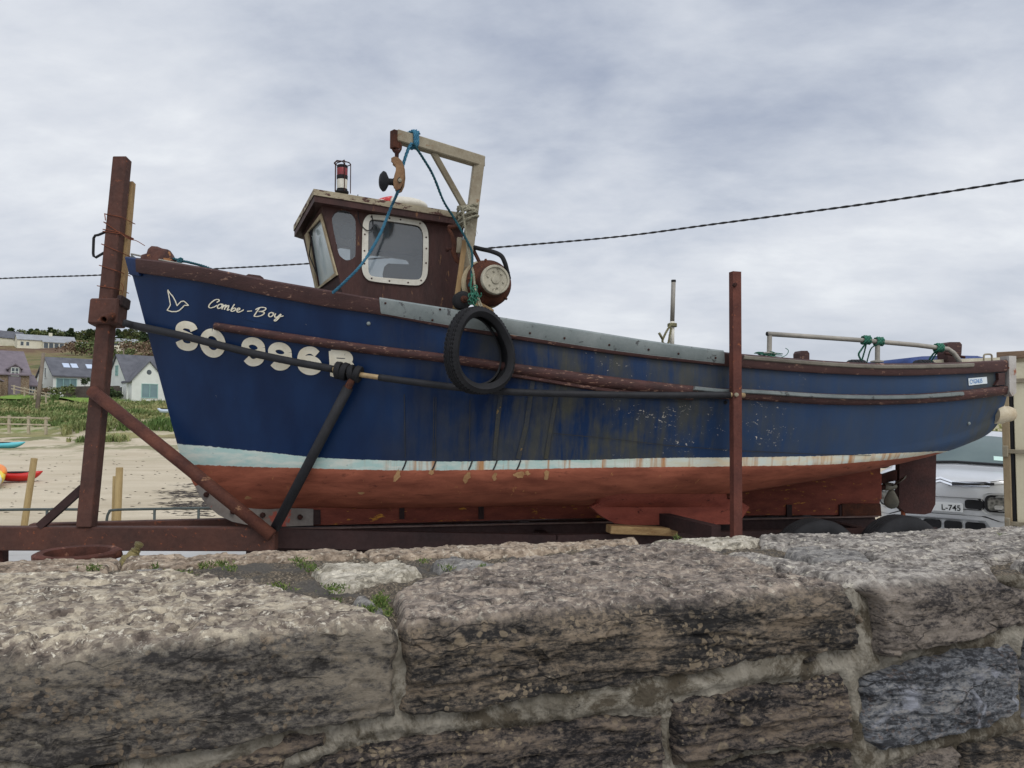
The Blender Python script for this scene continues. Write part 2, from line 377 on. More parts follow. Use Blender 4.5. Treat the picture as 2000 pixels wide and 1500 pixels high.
# ---- hull paint
def hull_material():
    m, nt, b = newmat('hull paint', .42, .2); uv = nd(nt, 'ShaderNodeTexCoord').outputs['UV']; bd = attr(nt, 'band')
    v3 = uv; sp = nd(nt, 'ShaderNodeSeparateXYZ', Vector=uv); u, z = sp.outputs[0], sp.outputs[1]
    edge = mth(nt, 'MULTIPLY', mth(nt, 'SUBTRACT', noise(nt, v3, 26, 5, .7), .5), .22)
    bd2 = mth(nt, 'ADD', bd, edge)
    # blue: paler aft, fading plus painted-in sky reflection, grime streaks, chips
    aft_pale = ramp(nt, mth(nt, 'DIVIDE', u, 7.0), (.40, 0), (.95, 1))
    blue = mix(nt, ramp(nt, noise(nt, mapv(nt, v3, (1.2, .5, 1)), 3, 5), (.35, 0), (.65, 1)), srgb(11, 31, 62), srgb(18, 42, 76))
    blue = mix(nt, mth(nt, 'MULTIPLY', aft_pale, .62), blue, srgb(60, 82, 110))
    gr = mth(nt, 'ADD', mth(nt, 'MULTIPLY', noise(nt, mapv(nt, v3, (6, .6, 1)), 2.2, 7, .66, .4), .45), mth(nt, 'MULTIPLY', noise(nt, mapv(nt, v3, (1.6, 1.0, 1), (4, 1, 0)), 2.0, 7, .62, .3), .55))
    reg = ramp(nt, mth(nt, 'DIVIDE', u, 7.0), (.24, .0), (.36, .55), (.46, 1), (.60, .85), (.70, .35), (.86, .15), (.97, .95))
    grime = mth(nt, 'MULTIPLY', mth(nt, 'MULTIPLY', ramp(nt, gr, (.43, 0), (.58, 1)), reg), .8)
    blue = mix(nt, grime, blue, mix(nt, noise(nt, v3, 9, 4), srgb(48, 52, 44), srgb(88, 82, 60)))
    chipreg = mth(nt, 'MULTIPLY', ramp(nt, mth(nt, 'DIVIDE', u, 7.0), (.40, 0), (.50, 1), (.66, 1), (.78, .15)), ramp(nt, noise(nt, mapv(nt, v3, (1, 1.6, 1), (2, 3, 0)), 1.6, 3), (.42, 0), (.6, 1)))
    chip = noise(nt, mapv(nt, v3, (1, 1.5, 1), rot=(0, 0, .3)), 30, 6, .72, .8)
    chip = ramp(nt, mth(nt, 'ADD', chip, mth(nt, 'MULTIPLY', chipreg, .135)), (.735, 0), (.75, 1))
    blue = mix(nt, chip, blue, srgb(178, 170, 158))
    # boot top
    wn = noise(nt, mapv(nt, v3, (1.5, 5, 1)), 3.5, 6, .65, .2)
    white = mix(nt, ramp(nt, wn, (.40, 0), (.6, 1)), srgb(196, 202, 192), mix(nt, ramp(nt, mth(nt, 'DIVIDE', u, 7), (.45, 0), (.62, 1)), srgb(164, 190, 184), srgb(206, 192, 164)))
    ru = noise(nt, mapv(nt, v3, (9, .5, 1), (.7, 0, 0)), 1.7, 4, .6)
    rreg = ramp(nt, mth(nt, 'DIVIDE', u, 7), (.22, 0), (.33, 1), (.85, 1), (.92, .3))
    rust = mth(nt, 'MULTIPLY', ramp(nt, mth(nt, 'ADD', mth(nt, 'MULTIPLY', ru, .7), mth(nt, 'MULTIPLY', noise(nt, mapv(nt, v3, (2.5, .4, 1)), 1.3, 2), .3)), (.50, 0), (.60, 1)), rreg)
    white = mix(nt, mth(nt, 'MULTIPLY', rust, .9), white, mix(nt, noise(nt, v3, 20, 3), srgb(140, 76, 28), srgb(190, 140, 84)))
    white = mix(nt, ramp(nt, noise(nt, v3, 55, 5, .7), (.66, 0), (.68, .85)), white, srgb(30, 44, 70))
    # antifoul
    rn = noise(nt, mapv(nt, v3, (.5, 2.2, 1)), 5, 8, .66, .25)
    red = mix(nt, ramp(nt, rn, (.34, 0), (.66, 1)), srgb(114, 62, 47), srgb(160, 94, 72))
    red = mix(nt, ramp(nt, noise(nt, mapv(nt, v3, (.7, 3, 1)), 9, 8, .75, .5), (.58, 0), (.68, .75)), red, srgb(58, 28, 24))
    oc = mth(nt, 'ADD', noise(nt, mapv(nt, v3, (3.5, 1.6, 1)), 6, 6, .7, .3), mth(nt, 'MULTIPLY', ramp(nt, bd, (0, 0), (1, 1)), .0))
    red = mix(nt, mth(nt, 'MULTIPLY', ramp(nt, oc, (.655, 0), (.675, .9)), ramp(nt, mth(nt, 'DIVIDE', u, 7), (.05, .3), (.38, 1), (.6, .5))), red, srgb(176, 128, 78))
    c = mix(nt, ramp(nt, bd2, (.0, 0), (.03, 1)), red, white); c = mix(nt, ramp(nt, mth(nt, 'SUBTRACT', bd2, .97), (.0, 0), (.03, 1)), c, blue)
    L(nt, c, b.inputs['Base Color'])
    isblue = ramp(nt, mth(nt, 'SUBTRACT', bd2, .97), (0, 0), (.03, 1))
    rg = mix(nt, isblue, (.82, .82, .82), mix(nt, mth(nt, 'MAXIMUM', grime, aft_pale), (.34, .34, .34), (.62, .62, .62)))
    L(nt, rg, b.inputs['Roughness'])
    h = mth(nt, 'ADD', mth(nt, 'MULTIPLY', noise(nt, mapv(nt, v3, (1, 1, 1)), 2.2, 3), .9), mth(nt, 'MULTIPLY', noise(nt, v3, 60, 4, .7), .07))
    bump(nt, b, h, .35, .02); return m
HULL = hull_material()
vs, fs, bandv, uvv = [], [], [], []
idx = lambda i, j, s: (s*(NT+1)+i)*NR+j
for s, PP in ((0, portP), (1, starP)):
    for i in range(NT+1):
        for j in range(NR): vs.append(PP[i, j]); bandv.append(band[i, j]); uvv.append(uvh[i, j]+(s*13.7, 0))
    for i in range(NT):
        for j in range(NR-1): fs.append((idx(i, j, s), idx(i+1, j, s), idx(i+1, j+1, s), idx(i, j+1, s)))
for i in range(NT): fs.append((idx(i, 0, 0), idx(i+1, 0, 0), idx(i+1, 0, 1), idx(i, 0, 1)))
for j in range(NR-1):
    fs.append((idx(0, j, 0), idx(0, j+1, 0), idx(0, j+1, 1), idx(0, j, 1)))
    fs.append((idx(NT, j, 0), idx(NT, j+1, 0), idx(NT, j+1, 1), idx(NT, j, 1)))
hull = link_mesh('hull', vs, fs, HULL, boat, auto=38)
me = hull.data; a_ = me.attributes.new('band', 'FLOAT', 'POINT'); a_.data.foreach_set('value', np.array(bandv, np.float32))
ul = me.uv_layers.new(name='UVMap'); li = np.zeros(len(me.loops), np.int32); me.loops.foreach_get('vertex_index', li); ul.data.foreach_set('uv', np.array(uvv, np.float32)[li].ravel())
BVH = BVHTree.FromPolygons([V(v) for v in vs], fs)
def onh(px, py, off=.004):
    """point of the hull's port side seen at a pixel, lifted off along the normal"""
    h = BVH.ray_cast(EYE, ray(px, py).normalized())
    if h[0] is None: return None
    n = h[1]; n = n if n.dot(EYE-h[0]) > 0 else -n
    return h[0]+n*off
def topside(i, s):       # point on the topside at station i (float), s 0..1 from turn of bilge to sheer
    j0 = NB+s*NS; j = min(int(j0), NR-2); f = j0-j; i0 = min(int(i), NT-1); g = i-i0
    return V(portP[i0, j]*(1-f)*(1-g)+portP[i0, j+1]*f*(1-g)+portP[i0+1, j]*(1-f)*g+portP[i0+1, j+1]*f*g)
def level(poly, x0, x1, n=70, out=0.0, clampS=1.0):
    """points along the topside following an image curve between image columns x0..x1 (world points)"""
    res = []
    for i in np.linspace(0, NT, 400):
        lo, hi = -.1, 1.0
        f = lambda s: (lambda q: q[1]-interp(poly, q[0]))(proj(topside(i, max(0, s))))
        if f(1.0) > 0: s = 1.0
        else:
            for _ in range(22):
                md = (lo+hi)/2
                if f(md) > 0: lo = md
                else: hi = md
            s = (lo+hi)/2
        P = topside(i, max(0, s)); x = proj(P)[0]
        if x0-3 <= x <= x1+3: res.append(P)
    k = np.linspace(0, len(res)-1, n); return [res[int(a)] for a in k]
# ---- colours of the boat's parts
WOODB = paint('brown painted wood', srgb(70, 44, 40), srgb(55, 33, 31), 5, .6, .35, .35, srgb(138, 106, 88), .60, 13, (1, 1, 3))
WOODR = paint('worn red brown wood', srgb(78, 48, 44), srgb(52, 35, 33), 6, .65, .3, .6, srgb(140, 108, 90), .585, 16, (1.0, 1, 4))
CABIN = paint('wheelhouse brown paint', srgb(70, 42, 37), srgb(50, 31, 28), 4, .62, .3, .3, srgb(118, 84, 58), .63, 10, (2.2, 2.2, .5))
FASC = paint('peeling fascia paint', srgb(166, 156, 132), srgb(136, 124, 104), 6, .75, .25, .5, srgb(78, 54, 48), .525, 10, (1, 1, 2.0))
METAL = paint('dull grey metal plate', srgb(132, 138, 136), srgb(108, 116, 115), 5, .5, .5, .12, srgb(74, 76, 76), .60, 12, metal=.25)
GALV = paint('weathered galvanised steel', srgb(148, 140, 120), srgb(118, 106, 86), 6, .6, .4, .2, srgb(122, 90, 58), .63, 11)
WHITE = paint('chalky white paint', srgb(212, 208, 196), srgb(186, 180, 166), 8, .55, .4, .15, srgb(150, 104, 70), .72, 12)
RUST = paint('rust', srgb(88, 52, 37), srgb(56, 36, 30), 12, .88, .2, .6, srgb(138, 76, 38), .64, 20)
RUSTD = paint('dark rust', srgb(68, 38, 30), srgb(46, 28, 25), 10, .85, .25, .5, srgb(112, 62, 36), .68, 18)
TRED = paint('rust brown trailer steel', srgb(82, 51, 41), srgb(58, 39, 34), 3, .78, .3, .4, srgb(116, 66, 44), .62, 26)
TDARK = paint('dark oxide trailer steel', srgb(54, 35, 33), srgb(40, 28, 28), 3, .75, .3, .3, srgb(98, 54, 36), .7, 12)
REDP = paint('faded antifoul', srgb(144, 76, 61), srgb(116, 58, 48), 5, .8, .25, .35, srgb(70, 36, 30), .62, 9, (1, 1, 2.5))
KEELM = paint('worn keel paint', srgb(132, 72, 58), srgb(100, 54, 45), 5, .82, .2, .4, srgb(186, 132, 56), .605, 9, (1, 1, 3.5))
KEELP = paint('bare keel plate', srgb(134, 128, 122), srgb(108, 98, 90), 5, .7, .35, .25, srgb(150, 76, 62), .58, 5)
RUBBER = paint('black rubber', (.012, .012, .013), (.022, .022, .024), 8, .78, .2, .25)
FOAM = paint('black pipe foam', (.012, .012, .014), (.02, .02, .023), 14, .66, .28, .25)
ROPEB = paint('blue rope', srgb(70, 122, 144), srgb(46, 94, 120), 30, .8, .2, .2, srgb(92, 140, 158), .64, 60)
ROPET = paint('teal rope', srgb(40, 84, 92), srgb(26, 58, 68), 30, .8, .2, .2)
ROPEG = paint('green rope', srgb(62, 122, 98), srgb(44, 88, 76), 30, .8, .2, .2, srgb(140, 150, 128), .6, 60)
ROPEW = paint('old pale rope', srgb(158, 152, 132), srgb(112, 110, 94), 25, .85, .2, .3)
CREAMP = paint('cream letter paint', srgb(222, 216, 198), srgb(204, 194, 170), 6, .6, .3, .1, srgb(62, 62, 66), .655, 26)
# ---- gunwale rail (both sides), metal capping, rubbing strake
def side_band(name, mat, top, bot, x0, x1, out, thick, n=70, rise=0.0, round_=False, both=True, parent=None, inner=None):
    A, Bq = level(top, x0, x1, n), level(bot, x0, x1, n); objs = []
    for sgn in ((1, -1) if both else (1,)):
        rows = []
        for k, (a, b) in enumerate(zip(A, Bq)):
            kk = min(k+1, n-1); d = (A[kk]-A[max(k-1, 0)]); d.z = 0; d.normalize(); nrm = V((d.y, -d.x, 0))
            if nrm.dot(PT) < 0: nrm = -nrm
            b = b.copy(); a = a.copy(); a.z += rise
            if round_:
                c = (a+b)/2; h = (a-b).length/2; up = (a-b).normalized(); q = []
                for t in np.linspace(-PI/2, PI/2, 9): q.append(c+up*h*math.sin(t)*.98+nrm*(max(0, math.cos(t))**.6*thick+.003))
                q += [a-nrm*.02, b-nrm*.02][0:2]
                ring = [q[i] for i in range(9)]+[a-nrm*.02, b-nrm*.02]
            else:
                e = min(.012, (a-b).length*.2); up = (a-b).normalized(); iw = inner if inner else .012
                ring = [b+nrm*(out), b+nrm*(out+thick-.008), b+up*e+nrm*(out+thick), a-up*e+nrm*(out+thick), a+nrm*(out+thick-.012), a-nrm*iw]
                if inner: ring.append(a-nrm*iw-UP*.05); ring.append(a-UP*.05+nrm*out)
            if sgn < 0: ring = [flip(p) for p in ring]
            rows.append(ring)
        objs.append(MB().sweep(rows).build(name, mat, parent or boat, auto=40))
    return objs
side_band('gunwale_rail', WOODB, S_Y, RB_Y, 274, 1960, .0, .035, 110, .0, inner=.10)
side_band('stem_cap', paint('hull blue trim', srgb(24, 48, 88), srgb(20, 40, 76), 6, .5), S_Y, [(250,537),(285,541),(330,552)], 250, 275, .0, .028, 8, .004, inner=.02)
MP_B = [(745,613),(870,635),(1000,655),(1200,686),(1411,711)]
side_band('gunwale_plate', METAL, [(x, y-2) for x, y in S_Y], MP_B, 746, 1410, .036, .006, 60, .010, both=True)
side_band('rubbing_strake', WOODR, [(x, y+3) for x, y in ST_Y], [(x, y) for x, y in SB_Y], 426, 1959, 0, .045, 110, round_=True)
mid_s = [(x, y+2) for x, y in ST_Y]; side_band('strake_metal_strip', METAL, [(x, y+5) for x, y in ST_Y], [(x, y+13) for x, y in ST_Y], 1350, 1868, .035, .034, 50, round_=False, both=False)
side_band('rail_metal_strip', paint('grey half round strip', srgb(118, 112, 100), srgb(92, 86, 76), 6, .6), [(x, y+3) for x, y in S_Y], [(x, y+11) for x, y in S_Y], 1447, 1892, .034, .014, 50, both=False)
side_band('strake_lower_batten', WOODR, [(x, y-2) for x, y in SB_Y], [(x, y+7) for x, y in SB_Y], 985, 1350, .0, .03, 50, both=False)
# bolts on the capping plate
for x, y in ((752,594),(858,606),(843,627),(1032,652),(1099,662),(1186,675),(1262,684),(1320,692),(1392,700)):
    P = onb(x, y, 0); h = onh(x, y, .0)
    if h is not None: MB().sphere(h+PT*.046, .008, 8, 5).build('rail_bolt', RUSTD, boat)
# transom quarter knee, deck
for s in (1, -1):
    k = MB(); u, b, z = CUR['S'][-1]
    zt = at(1971, 703, 6.1).z
    for q in (0,):
        k.prism([bp(u-.005, s*(b+.05), z+.03), bp(u+.075, s*(b+.04), z+.03), bp(u+.075, s*(b+.03), z-.27), bp(u+.03, s*(b+.035), z-.30), bp(u-.005, s*(b+.045), z-.26)], PT*(-s*.09))
    k.build('stern_knee', paint('white rust stained plate', srgb(176, 172, 166), srgb(150, 142, 134), 7, .55, .4, .2, srgb(134, 78, 50), .58, 7), boat)
mb = MB(); rows = []
for i in range(0, NT+1, 3):
    P = portP[i]; u, b, z = SEC[i][-1]; drop = .32*min(1, i/18); zd = z-drop; b = float(np.interp(zd, [q_[2] for q_ in SEC[i][NB:]], [q_[1] for q_ in SEC[i][NB:]])); rows.append([bp(u+.02, max(0, b-.03)*x, zd+.03*(1-x*x)) for x in np.linspace(-1, 1, 9)])
mb.sweep(rows, closed=False); mb.build('deck', paint('grey deck paint', srgb(120, 124, 122), srgb(98, 100, 98), 5, .8), boat)
# ---- keel, deadwood, shoe, bilge keels, rudder, propeller
def cpoly(px, b): return [onb(x, y, b) for x, y in px]
mb = MB(); mb.prism(cpoly([(381,948),(388,962),(402,984),(425,1003),(452,1016),(490,1025),(540,1028),(900,1018),(1150,1012),(1500,1006),(1718,1006),(1720,900),(1610,915),(1490,930),(1300,960),(1040,965),(732,970),(592,968),(480,960),(430,950),(400,938)], .06), PT*(-.12))
mb.build('keel', KEELM, boat)
mb = MB(); mb.prism(cpoly([(381,949),(389,966),(404,987),(427,1006),(454,1019),(492,1027),(540,1029),(612,1026),(612,994),(520,991),(470,982),(425,962),(400,945)], .068), PT*(-.136))
kp = mb.build('keel_shoe_plate', KEELP, boat)
for x, y in ((403,966),(455,999),(513,1006),(586,1010)): MB().lathe([(0, .03), (.016, .028), (.022, .0)], onb(x, y, .068), PT, 8).build('plate_bolt', RUSTD, kp)
mb = MB(); mb.prism(cpoly([(613,996),(900,990),(900,1016),(613,1024)], .066), PT*(-.02)); mb.build('keel_side_panel', KEELM, boat)
MB().prism(cpoly([(612,996),(626,996),(626,1024),(612,1025)], .074), PT*(-.02)).build('keel_strap', TDARK, boat)
for x in (780, 935, 1537, 1640): MB().prism(cpoly([(x,988-(x>1300)*2),(x+10,988-(x>1300)*2),(x+10,1014-(x>1300)*3),(x,1014-(x>1300)*3)], .078), PT*(-.02)).build('keel_strap', TDARK, boat)
mb = MB(); mb.prism(cpoly([(1645,984),(1720,984),(1722,1008),(1646,1010)], .085), PT*(-.17)); mb.build('keel_end_block', RUST, boat)
FR = []
for x in np.linspace(1150, 1470, 26):
    e = min(1, (x-1150)/60, (1470-x)/50)**.5; a, c_ = onh(x, 988-24*e, .001), onb(x, 990.5, .62+.004); h_ = onh(x, 988-10*e, .0)
    if a is None: continue
    FR.append([a, a.lerp(c_, .35)+PT*.012*e, a.lerp(c_, .7)+PT*.012*e, c_])
MB().sweep(FR, closed=False).build('bilge_fairing', REDP, boat, smooth=True)
for s in (1, -1):                                           # bilge keels
    mb = MB(); b0 = .62
    pl = [(1155,990),(1175,1008),(1200,1022),(1235,1026),(1300,1025),(1432,1024),(1448,1015),(1464,991),(1440,975),(1180,975)]
    P = [onb(x, y, b0) for x, y in pl]; P = P if s > 0 else [flip(p) for p in P]
    mb.prism(P, PT*(-s*.07)); mb.build('bilge_keel', REDP, boat)
mb = MB(); mb.prism(cpoly([(1757,896),(1829,878),(1827,985),(1818,1002),(1806,1005),(1770,1003),(1756,990)], .028), PT*(-.056)); rud = mb.build('rudder', paint('rudder paint', srgb(70, 42, 38), srgb(48, 32, 31), 6, .8, .25, .4, srgb(130, 74, 54), .69, 7), boat)
mb = MB(); mb.lathe([(.02, 0), (.02, .12), (.026, .12), (.026, .15), (0, .15)], onb(1764, 1004, .0)-UP*.04, UP, 10); mb.build('rudder_heel_pin', paint('orange rust', srgb(150, 86, 56), srgb(120, 62, 42), 9, .85), rud)
prop = MB(); PC = onb(1741, 950, 0)
prop.lathe([(0, .06), (.02, .05), (.035, .0), (.04, -.06), (.03, -.08)], PC, AX, 14); ph = prop.build('propeller', paint('bronze', srgb(120, 114, 98), srgb(88, 88, 80), 8, .5, .5, .2, metal=.3), boat, auto=40)
for k in range(3):
    a0 = R(-92)+k*2*PI/3; rad = V((0, 0, 0)); e1 = UP*math.sin(a0)+PT*math.cos(a0)*1.0; tn = AX.cross(e1).normalized(); rows = []
    for r_, w_, tw in ((.03,.02,62),(.06,.035,60),(.10,.055,58),(.14,.066,56),(.18,.056,54),(.20,.03,52),(.208,.004,52)):
        dr = AX*math.sin(R(tw))-tn*math.cos(R(tw)); nn = AX*math.cos(R(tw))+tn*math.sin(R(tw))
        rows.append([PC+e1*r_+dr*w_*math.cos(q)+nn*.008*math.sin(q) for q in np.linspace(0, 2*PI, 12, endpoint=False)])
    MB().sweep(rows).build('blade', MATS['bronze'], ph, smooth=True)
MB().tube([onb(1716, 952, 0), PC], .024, 10).build('propeller_shaft', RUSTD, boat, smooth=True)
MB().prism(cpoly([(1716,925),(1722,925),(1722,975),(1716,975)], .045), PT*(-.09)).build('stern_post', REDP, boat)
MB().prism(cpoly([(1722,928),(1752,918),(1752,938),(1722,945)], .02), PT*(-.04)).build('skeg_bracket', RUSTD, boat)
k_ = [onh(x, y, .0) for x, y in ((1944,729),(1957,728),(1957,752),(1938,753),(1945,742))]
if all(p is not None for p in k_): MB().prism(k_, PT*.03).build('quarter_knee', WOODB, boat)
# exhaust pipe
e0 = bp(LS+.07, .82, at(1960, 809, 6.6).z); mb = MB(); mb.lathe([(0, .165), (.035, .16), (.058, .14), (.066, .11), (.066, .04), (.082, .035), (.082, -.05), (0, -.05)], e0, AX, 20); mb.build('exhaust_pipe', paint('stained white pipe', srgb(206, 196, 172), srgb(168, 150, 120), 8, .5, .4, .2, srgb(120, 80, 50), .66, 9), boat, auto=40)
# seams and repair strips on the topside
def ribbon(pts, w, off=.006, th=.0):
    """a flat strip on the hull along image points; w in pixels"""
    P = resample([V((x, y, 0)) for x, y in pts], 6); vs, fs = [], []
    for k, p in enumerate(P):
        d = (P[min(k+1, len(P)-1)]-P[max(k-1, 0)]).normalized(); q = V((-d.y, d.x, 0))*w/2
        a, b = onh(p.x+q.x, p.y+q.y, off), onh(p.x-q.x, p.y-q.y, off)
        if a is None or b is None: continue
        vs += [a, b]
    for k in range(len(vs)//2-1): fs.append((2*k, 2*k+1, 2*k+3, 2*k+2))
    return vs, fs
GRIME = paint('grimy seam strip', srgb(62, 60, 48), srgb(40, 46, 58), 8, .7, .3, .3, srgb(112, 92, 58), .62, 12)
SEAMD = paint('dark seam', (.016, .019, .024), (.045, .042, .036), 14, .8)
RSTK = paint('rust streak stain', srgb(104, 66, 36), srgb(62, 50, 40), 14, .8, .2, .2)
for pts, w in (([(982,738),(972,820),(966,896)], 8), ([(1042,735),(1028,830),(1012,896)], 9), ([(1092,740),(1078,820),(1066,896)], 7)):
    MB().add(*ribbon(pts, w, .007)).build('repair_batten', GRIME, boat)
mb = MB()
for pts in ([(790,770),(792,894)], [(848,775),(846,894)], [(852,775),(851,894)], [(918,780),(917,897)], [(1081,846),(1180,855),(1300,869),(1426,879),(1600,887),(1700,889)], [(985,738),(975,830),(969,896)], [(1096,745),(1082,820),(1070,896)]):
    MB().add(*ribbon(pts, 1.2, .007)).build('panel_seam', SEAMD, boat)
for x in (791, 849, 920, 968, 1014):
    MB().add(*ribbon([(x+3, 899), (x-1, 910), (x-5, 918)], 3, .004)).build('boot_top_crack', SEAMD, boat)
for nm, (x, y) in (('hull_eye', (720, 632)), ('hull_eye', (1417, 786)), ('hull_eye', (1892, 827))):
    P = onh(x, y, .0); mb = MB(); mb.lathe([(0, .012), (.008, .012), (.013, .008), (.015, 0)], P, (EYE-P)*V((.2, 1, 0)), 12); mb.build(nm, METAL if x != 1417 else RUBBER, boat, auto=40)
PRIM = paint('bare tan primer', srgb(176, 140, 100), srgb(150, 112, 76), 20, .85, .2, .2)
for x, y, w_, h_, dx in ((776,930,10,24,-8),(843,922,9,10,-2),(912,932,11,22,-7),(966,930,8,18,-3),(1016,926,20,12,0),(1030,924,10,8,0),(1068,926,10,16,-3),(705,962,12,5,0),(484,972,12,6,0)):
    pts = []
    for k in range(16):
        a = 2*PI*k/16; rr_ = 1+.45*float(vnoise(math.cos(a)*2+x, math.sin(a)*2+y, 0, 7)); yy = math.sin(a)*h_/2*rr_; pts.append(onh(x+math.cos(a)*w_/2*rr_+dx*yy/h_, y+yy, .004))
    if all(p is not None for p in pts): MB().add(pts, [tuple(range(16))]).build('bare_primer_patch', PRIM, boat)
# ---- lettering
def strokes(name, lines, w, mat, off=.005, closed=(), taper=True):
    mb = MB()
    for li_, pts in enumerate(lines):
        C = catmull([V((x, y, 0)) for x, y in pts], 8) if li_ not in closed else [V((x, y, 0)) for x, y in pts]
        C = resample(C, 2.0); vs, fs = [], []; n = len(C)
        for k, p in enumerate(C):
            d = (C[min(k+1, n-1)]-C[max(k-1, 0)]).normalized(); ww = (w[li_] if hasattr(w, '__len__') else w)
            if taper: ww *= .75+.45*abs(d.y)
            q = V((-d.y, d.x, 0))*ww/2; a, b = onh(p.x+q.x, p.y+q.y, off+.0003*li_), onh(p.x-q.x, p.y-q.y, off+.0003*li_)
            if a is None or b is None: continue
            vs += [a, b]
        for k in range(len(vs)//2-1): fs.append((2*k, 2*k+1, 2*k+3, 2*k+2))
        mb.add(vs, fs)
    return mb.build(name, mat, boat)
Z4 = lambda l: [(240+x/3.75, 480+y/3.75) for x, y in l]
strokes('name_lettering', [Z4(l) for l in (
    [(690,415),(708,403),(700,393),(675,398),(645,422),(632,445),(645,455),(672,448),(692,436)],
    [(722,426),(704,434),(696,450),(704,459),(722,452),(731,436),(722,426),(738,430)],
    [(744,432),(734,452),(728,465)], [(734,452),(752,436),(760,436),(752,455),(747,468)], [(752,455),(772,439),(780,441),(772,462),(770,472),(786,466)],
    [(822,428),(806,452),(796,474),(806,480),(824,472),(830,460),(818,456),(804,466)],
    [(832,476),(856,468),(860,458),(848,458),(838,474),(848,486),(870,480),(890,468)],
    [(914,480),(950,477)],
    [(1008,452),(990,476),(966,512)], [(975,468),(1010,452),(1046,454),(1050,466),(1030,478),(1000,482),(1030,484),(1040,494),(1020,510),(985,518),(962,514)],
    [(1092,488),(1076,496),(1072,512),(1084,520),(1102,510),(1106,496),(1092,488),(1112,494)],
    [(1124,496),(1116,512),(1122,524),(1140,518),(1160,500)], [(1164,500),(1146,530),(1124,550),(1114,546),(1130,532),(1160,518),(1182,514)])], 2.1, CREAMP)
strokes('bird_emblem', [Z4([(332,322),(347,345),(370,372),(388,405),(400,440),(412,425),(430,408),(450,405),(468,420),(485,437),(455,436),(437,455),(415,474),(395,482),(360,482),(327,472),(340,455),(352,432),(346,400),(341,370),(336,345),(332,322)])], 2.0, CREAMP, closed=(0,), taper=False)
def ell(cx, cy, rx, ry, a0, a1, n=26): return [(cx+rx*math.cos(R(a0+(a1-a0)*i/n)), cy+ry*math.sin(R(a0+(a1-a0)*i/n))) for i in range(n+1)]
GL = {'O': [ell(.5, .5, .345, .375, 90, 450)],
      'S': [[(.86,.72),(.78,.84),(.6,.885),(.4,.88),(.22,.80),(.17,.68),(.26,.58),(.5,.52),(.74,.44),(.84,.32),(.78,.19),(.6,.12),(.4,.115),(.22,.17),(.14,.30)]],
      '9': [ell(.5, .665, .335, .225, 0, 360), [(.835,.665),(.83,.42),(.74,.22),(.55,.12),(.35,.12),(.19,.24)]],
      '6': [ell(.5, .335, .335, .225, 0, 360), [(.165,.335),(.17,.58),(.26,.78),(.45,.88),(.65,.88),(.81,.76)]],
      'B': [[(.17,.0),(.17,.5),(.17,1.0)], [(.1,.89),(.45,.885),(.68,.87),(.78,.73),(.68,.58),(.45,.55),(.1,.55)], [(.1,.55),(.5,.545),(.75,.50),(.84,.32),(.74,.15),(.5,.11),(.1,.11)]]}
for ch, (x0, y0), (x1, y1), sl in (('S', (343,626), (388,682), 5), ('O', (389,640), (444,696), 5), ('9', (471,658), (521,712), 4), ('9', (523,668), (573,720), 4), ('6', (579,676), (632,729), 3), ('B', (641,684), (697,733), 3)):
    lines, ws = [], []
    for st in GL[ch]:
        lines.append([(x0+(x1-x0)*gx*.94+(1-gy)*3, y1+2-(y1-y0)*gy+(gx-.5)*sl) for gx, gy in st]); ws.append(14.5)
    strokes('registration_letter', lines, ws, CREAMP, .006, taper=False)
def text_mesh(s, size=1.0, off=.012):
    cu = bpy.data.curves.new('t', 'FONT'); cu.body = s; cu.size = size; cu.offset = off; o = bpy.data.objects.new('t', cu); COL.objects.link(o)
    dg = bpy.context.evaluated_depsgraph_get(); m = o.evaluated_get(dg).to_mesh(); vs = [V(v.co) for v in m.vertices]; fs = [tuple(p.vertices) for p in m.polygons]
    o.evaluated_get(dg).to_mesh_clear(); bpy.data.objects.remove(o); bpy.data.curves.remove(cu); return vs, fs
q = [(1890,739),(1926,736),(1927,749),(1891,753)]
def quadpt(s, t): 
    a = (q[0][0]*(1-s)+q[1][0]*s, q[0][1]*(1-s)+q[1][1]*s); b = (q[3][0]*(1-s)+q[2][0]*s, q[3][1]*(1-s)+q[2][1]*s); return a[0]*(1-t)+b[0]*t, a[1]*(1-t)+b[1]*t
vs = [onh(*quadpt(i/8, j/3), .006) for j in range(4) for i in range(9)]
bpl = MB().add(vs, [(j*9+i, j*9+i+1, (j+1)*9+i+1, (j+1)*9+i) for j in range(3) for i in range(8)]).build('builder_plate', paint('white sticker', srgb(214, 220, 222), srgb(196, 204, 208), 9, .5, bmp=0), boat)
tv, tf = text_mesh('CYGNUS', 1.0, .0); xm = max(v.x for v in tv)
MB().add([onh(*quadpt(.05+.68*v.x/xm, .78-.62*v.y/.72), .009) for v in tv], tf).build('plate_lettering', paint('sign blue', srgb(36, 120, 184), srgb(30, 108, 172), 9, .5, bmp=0), bpl)
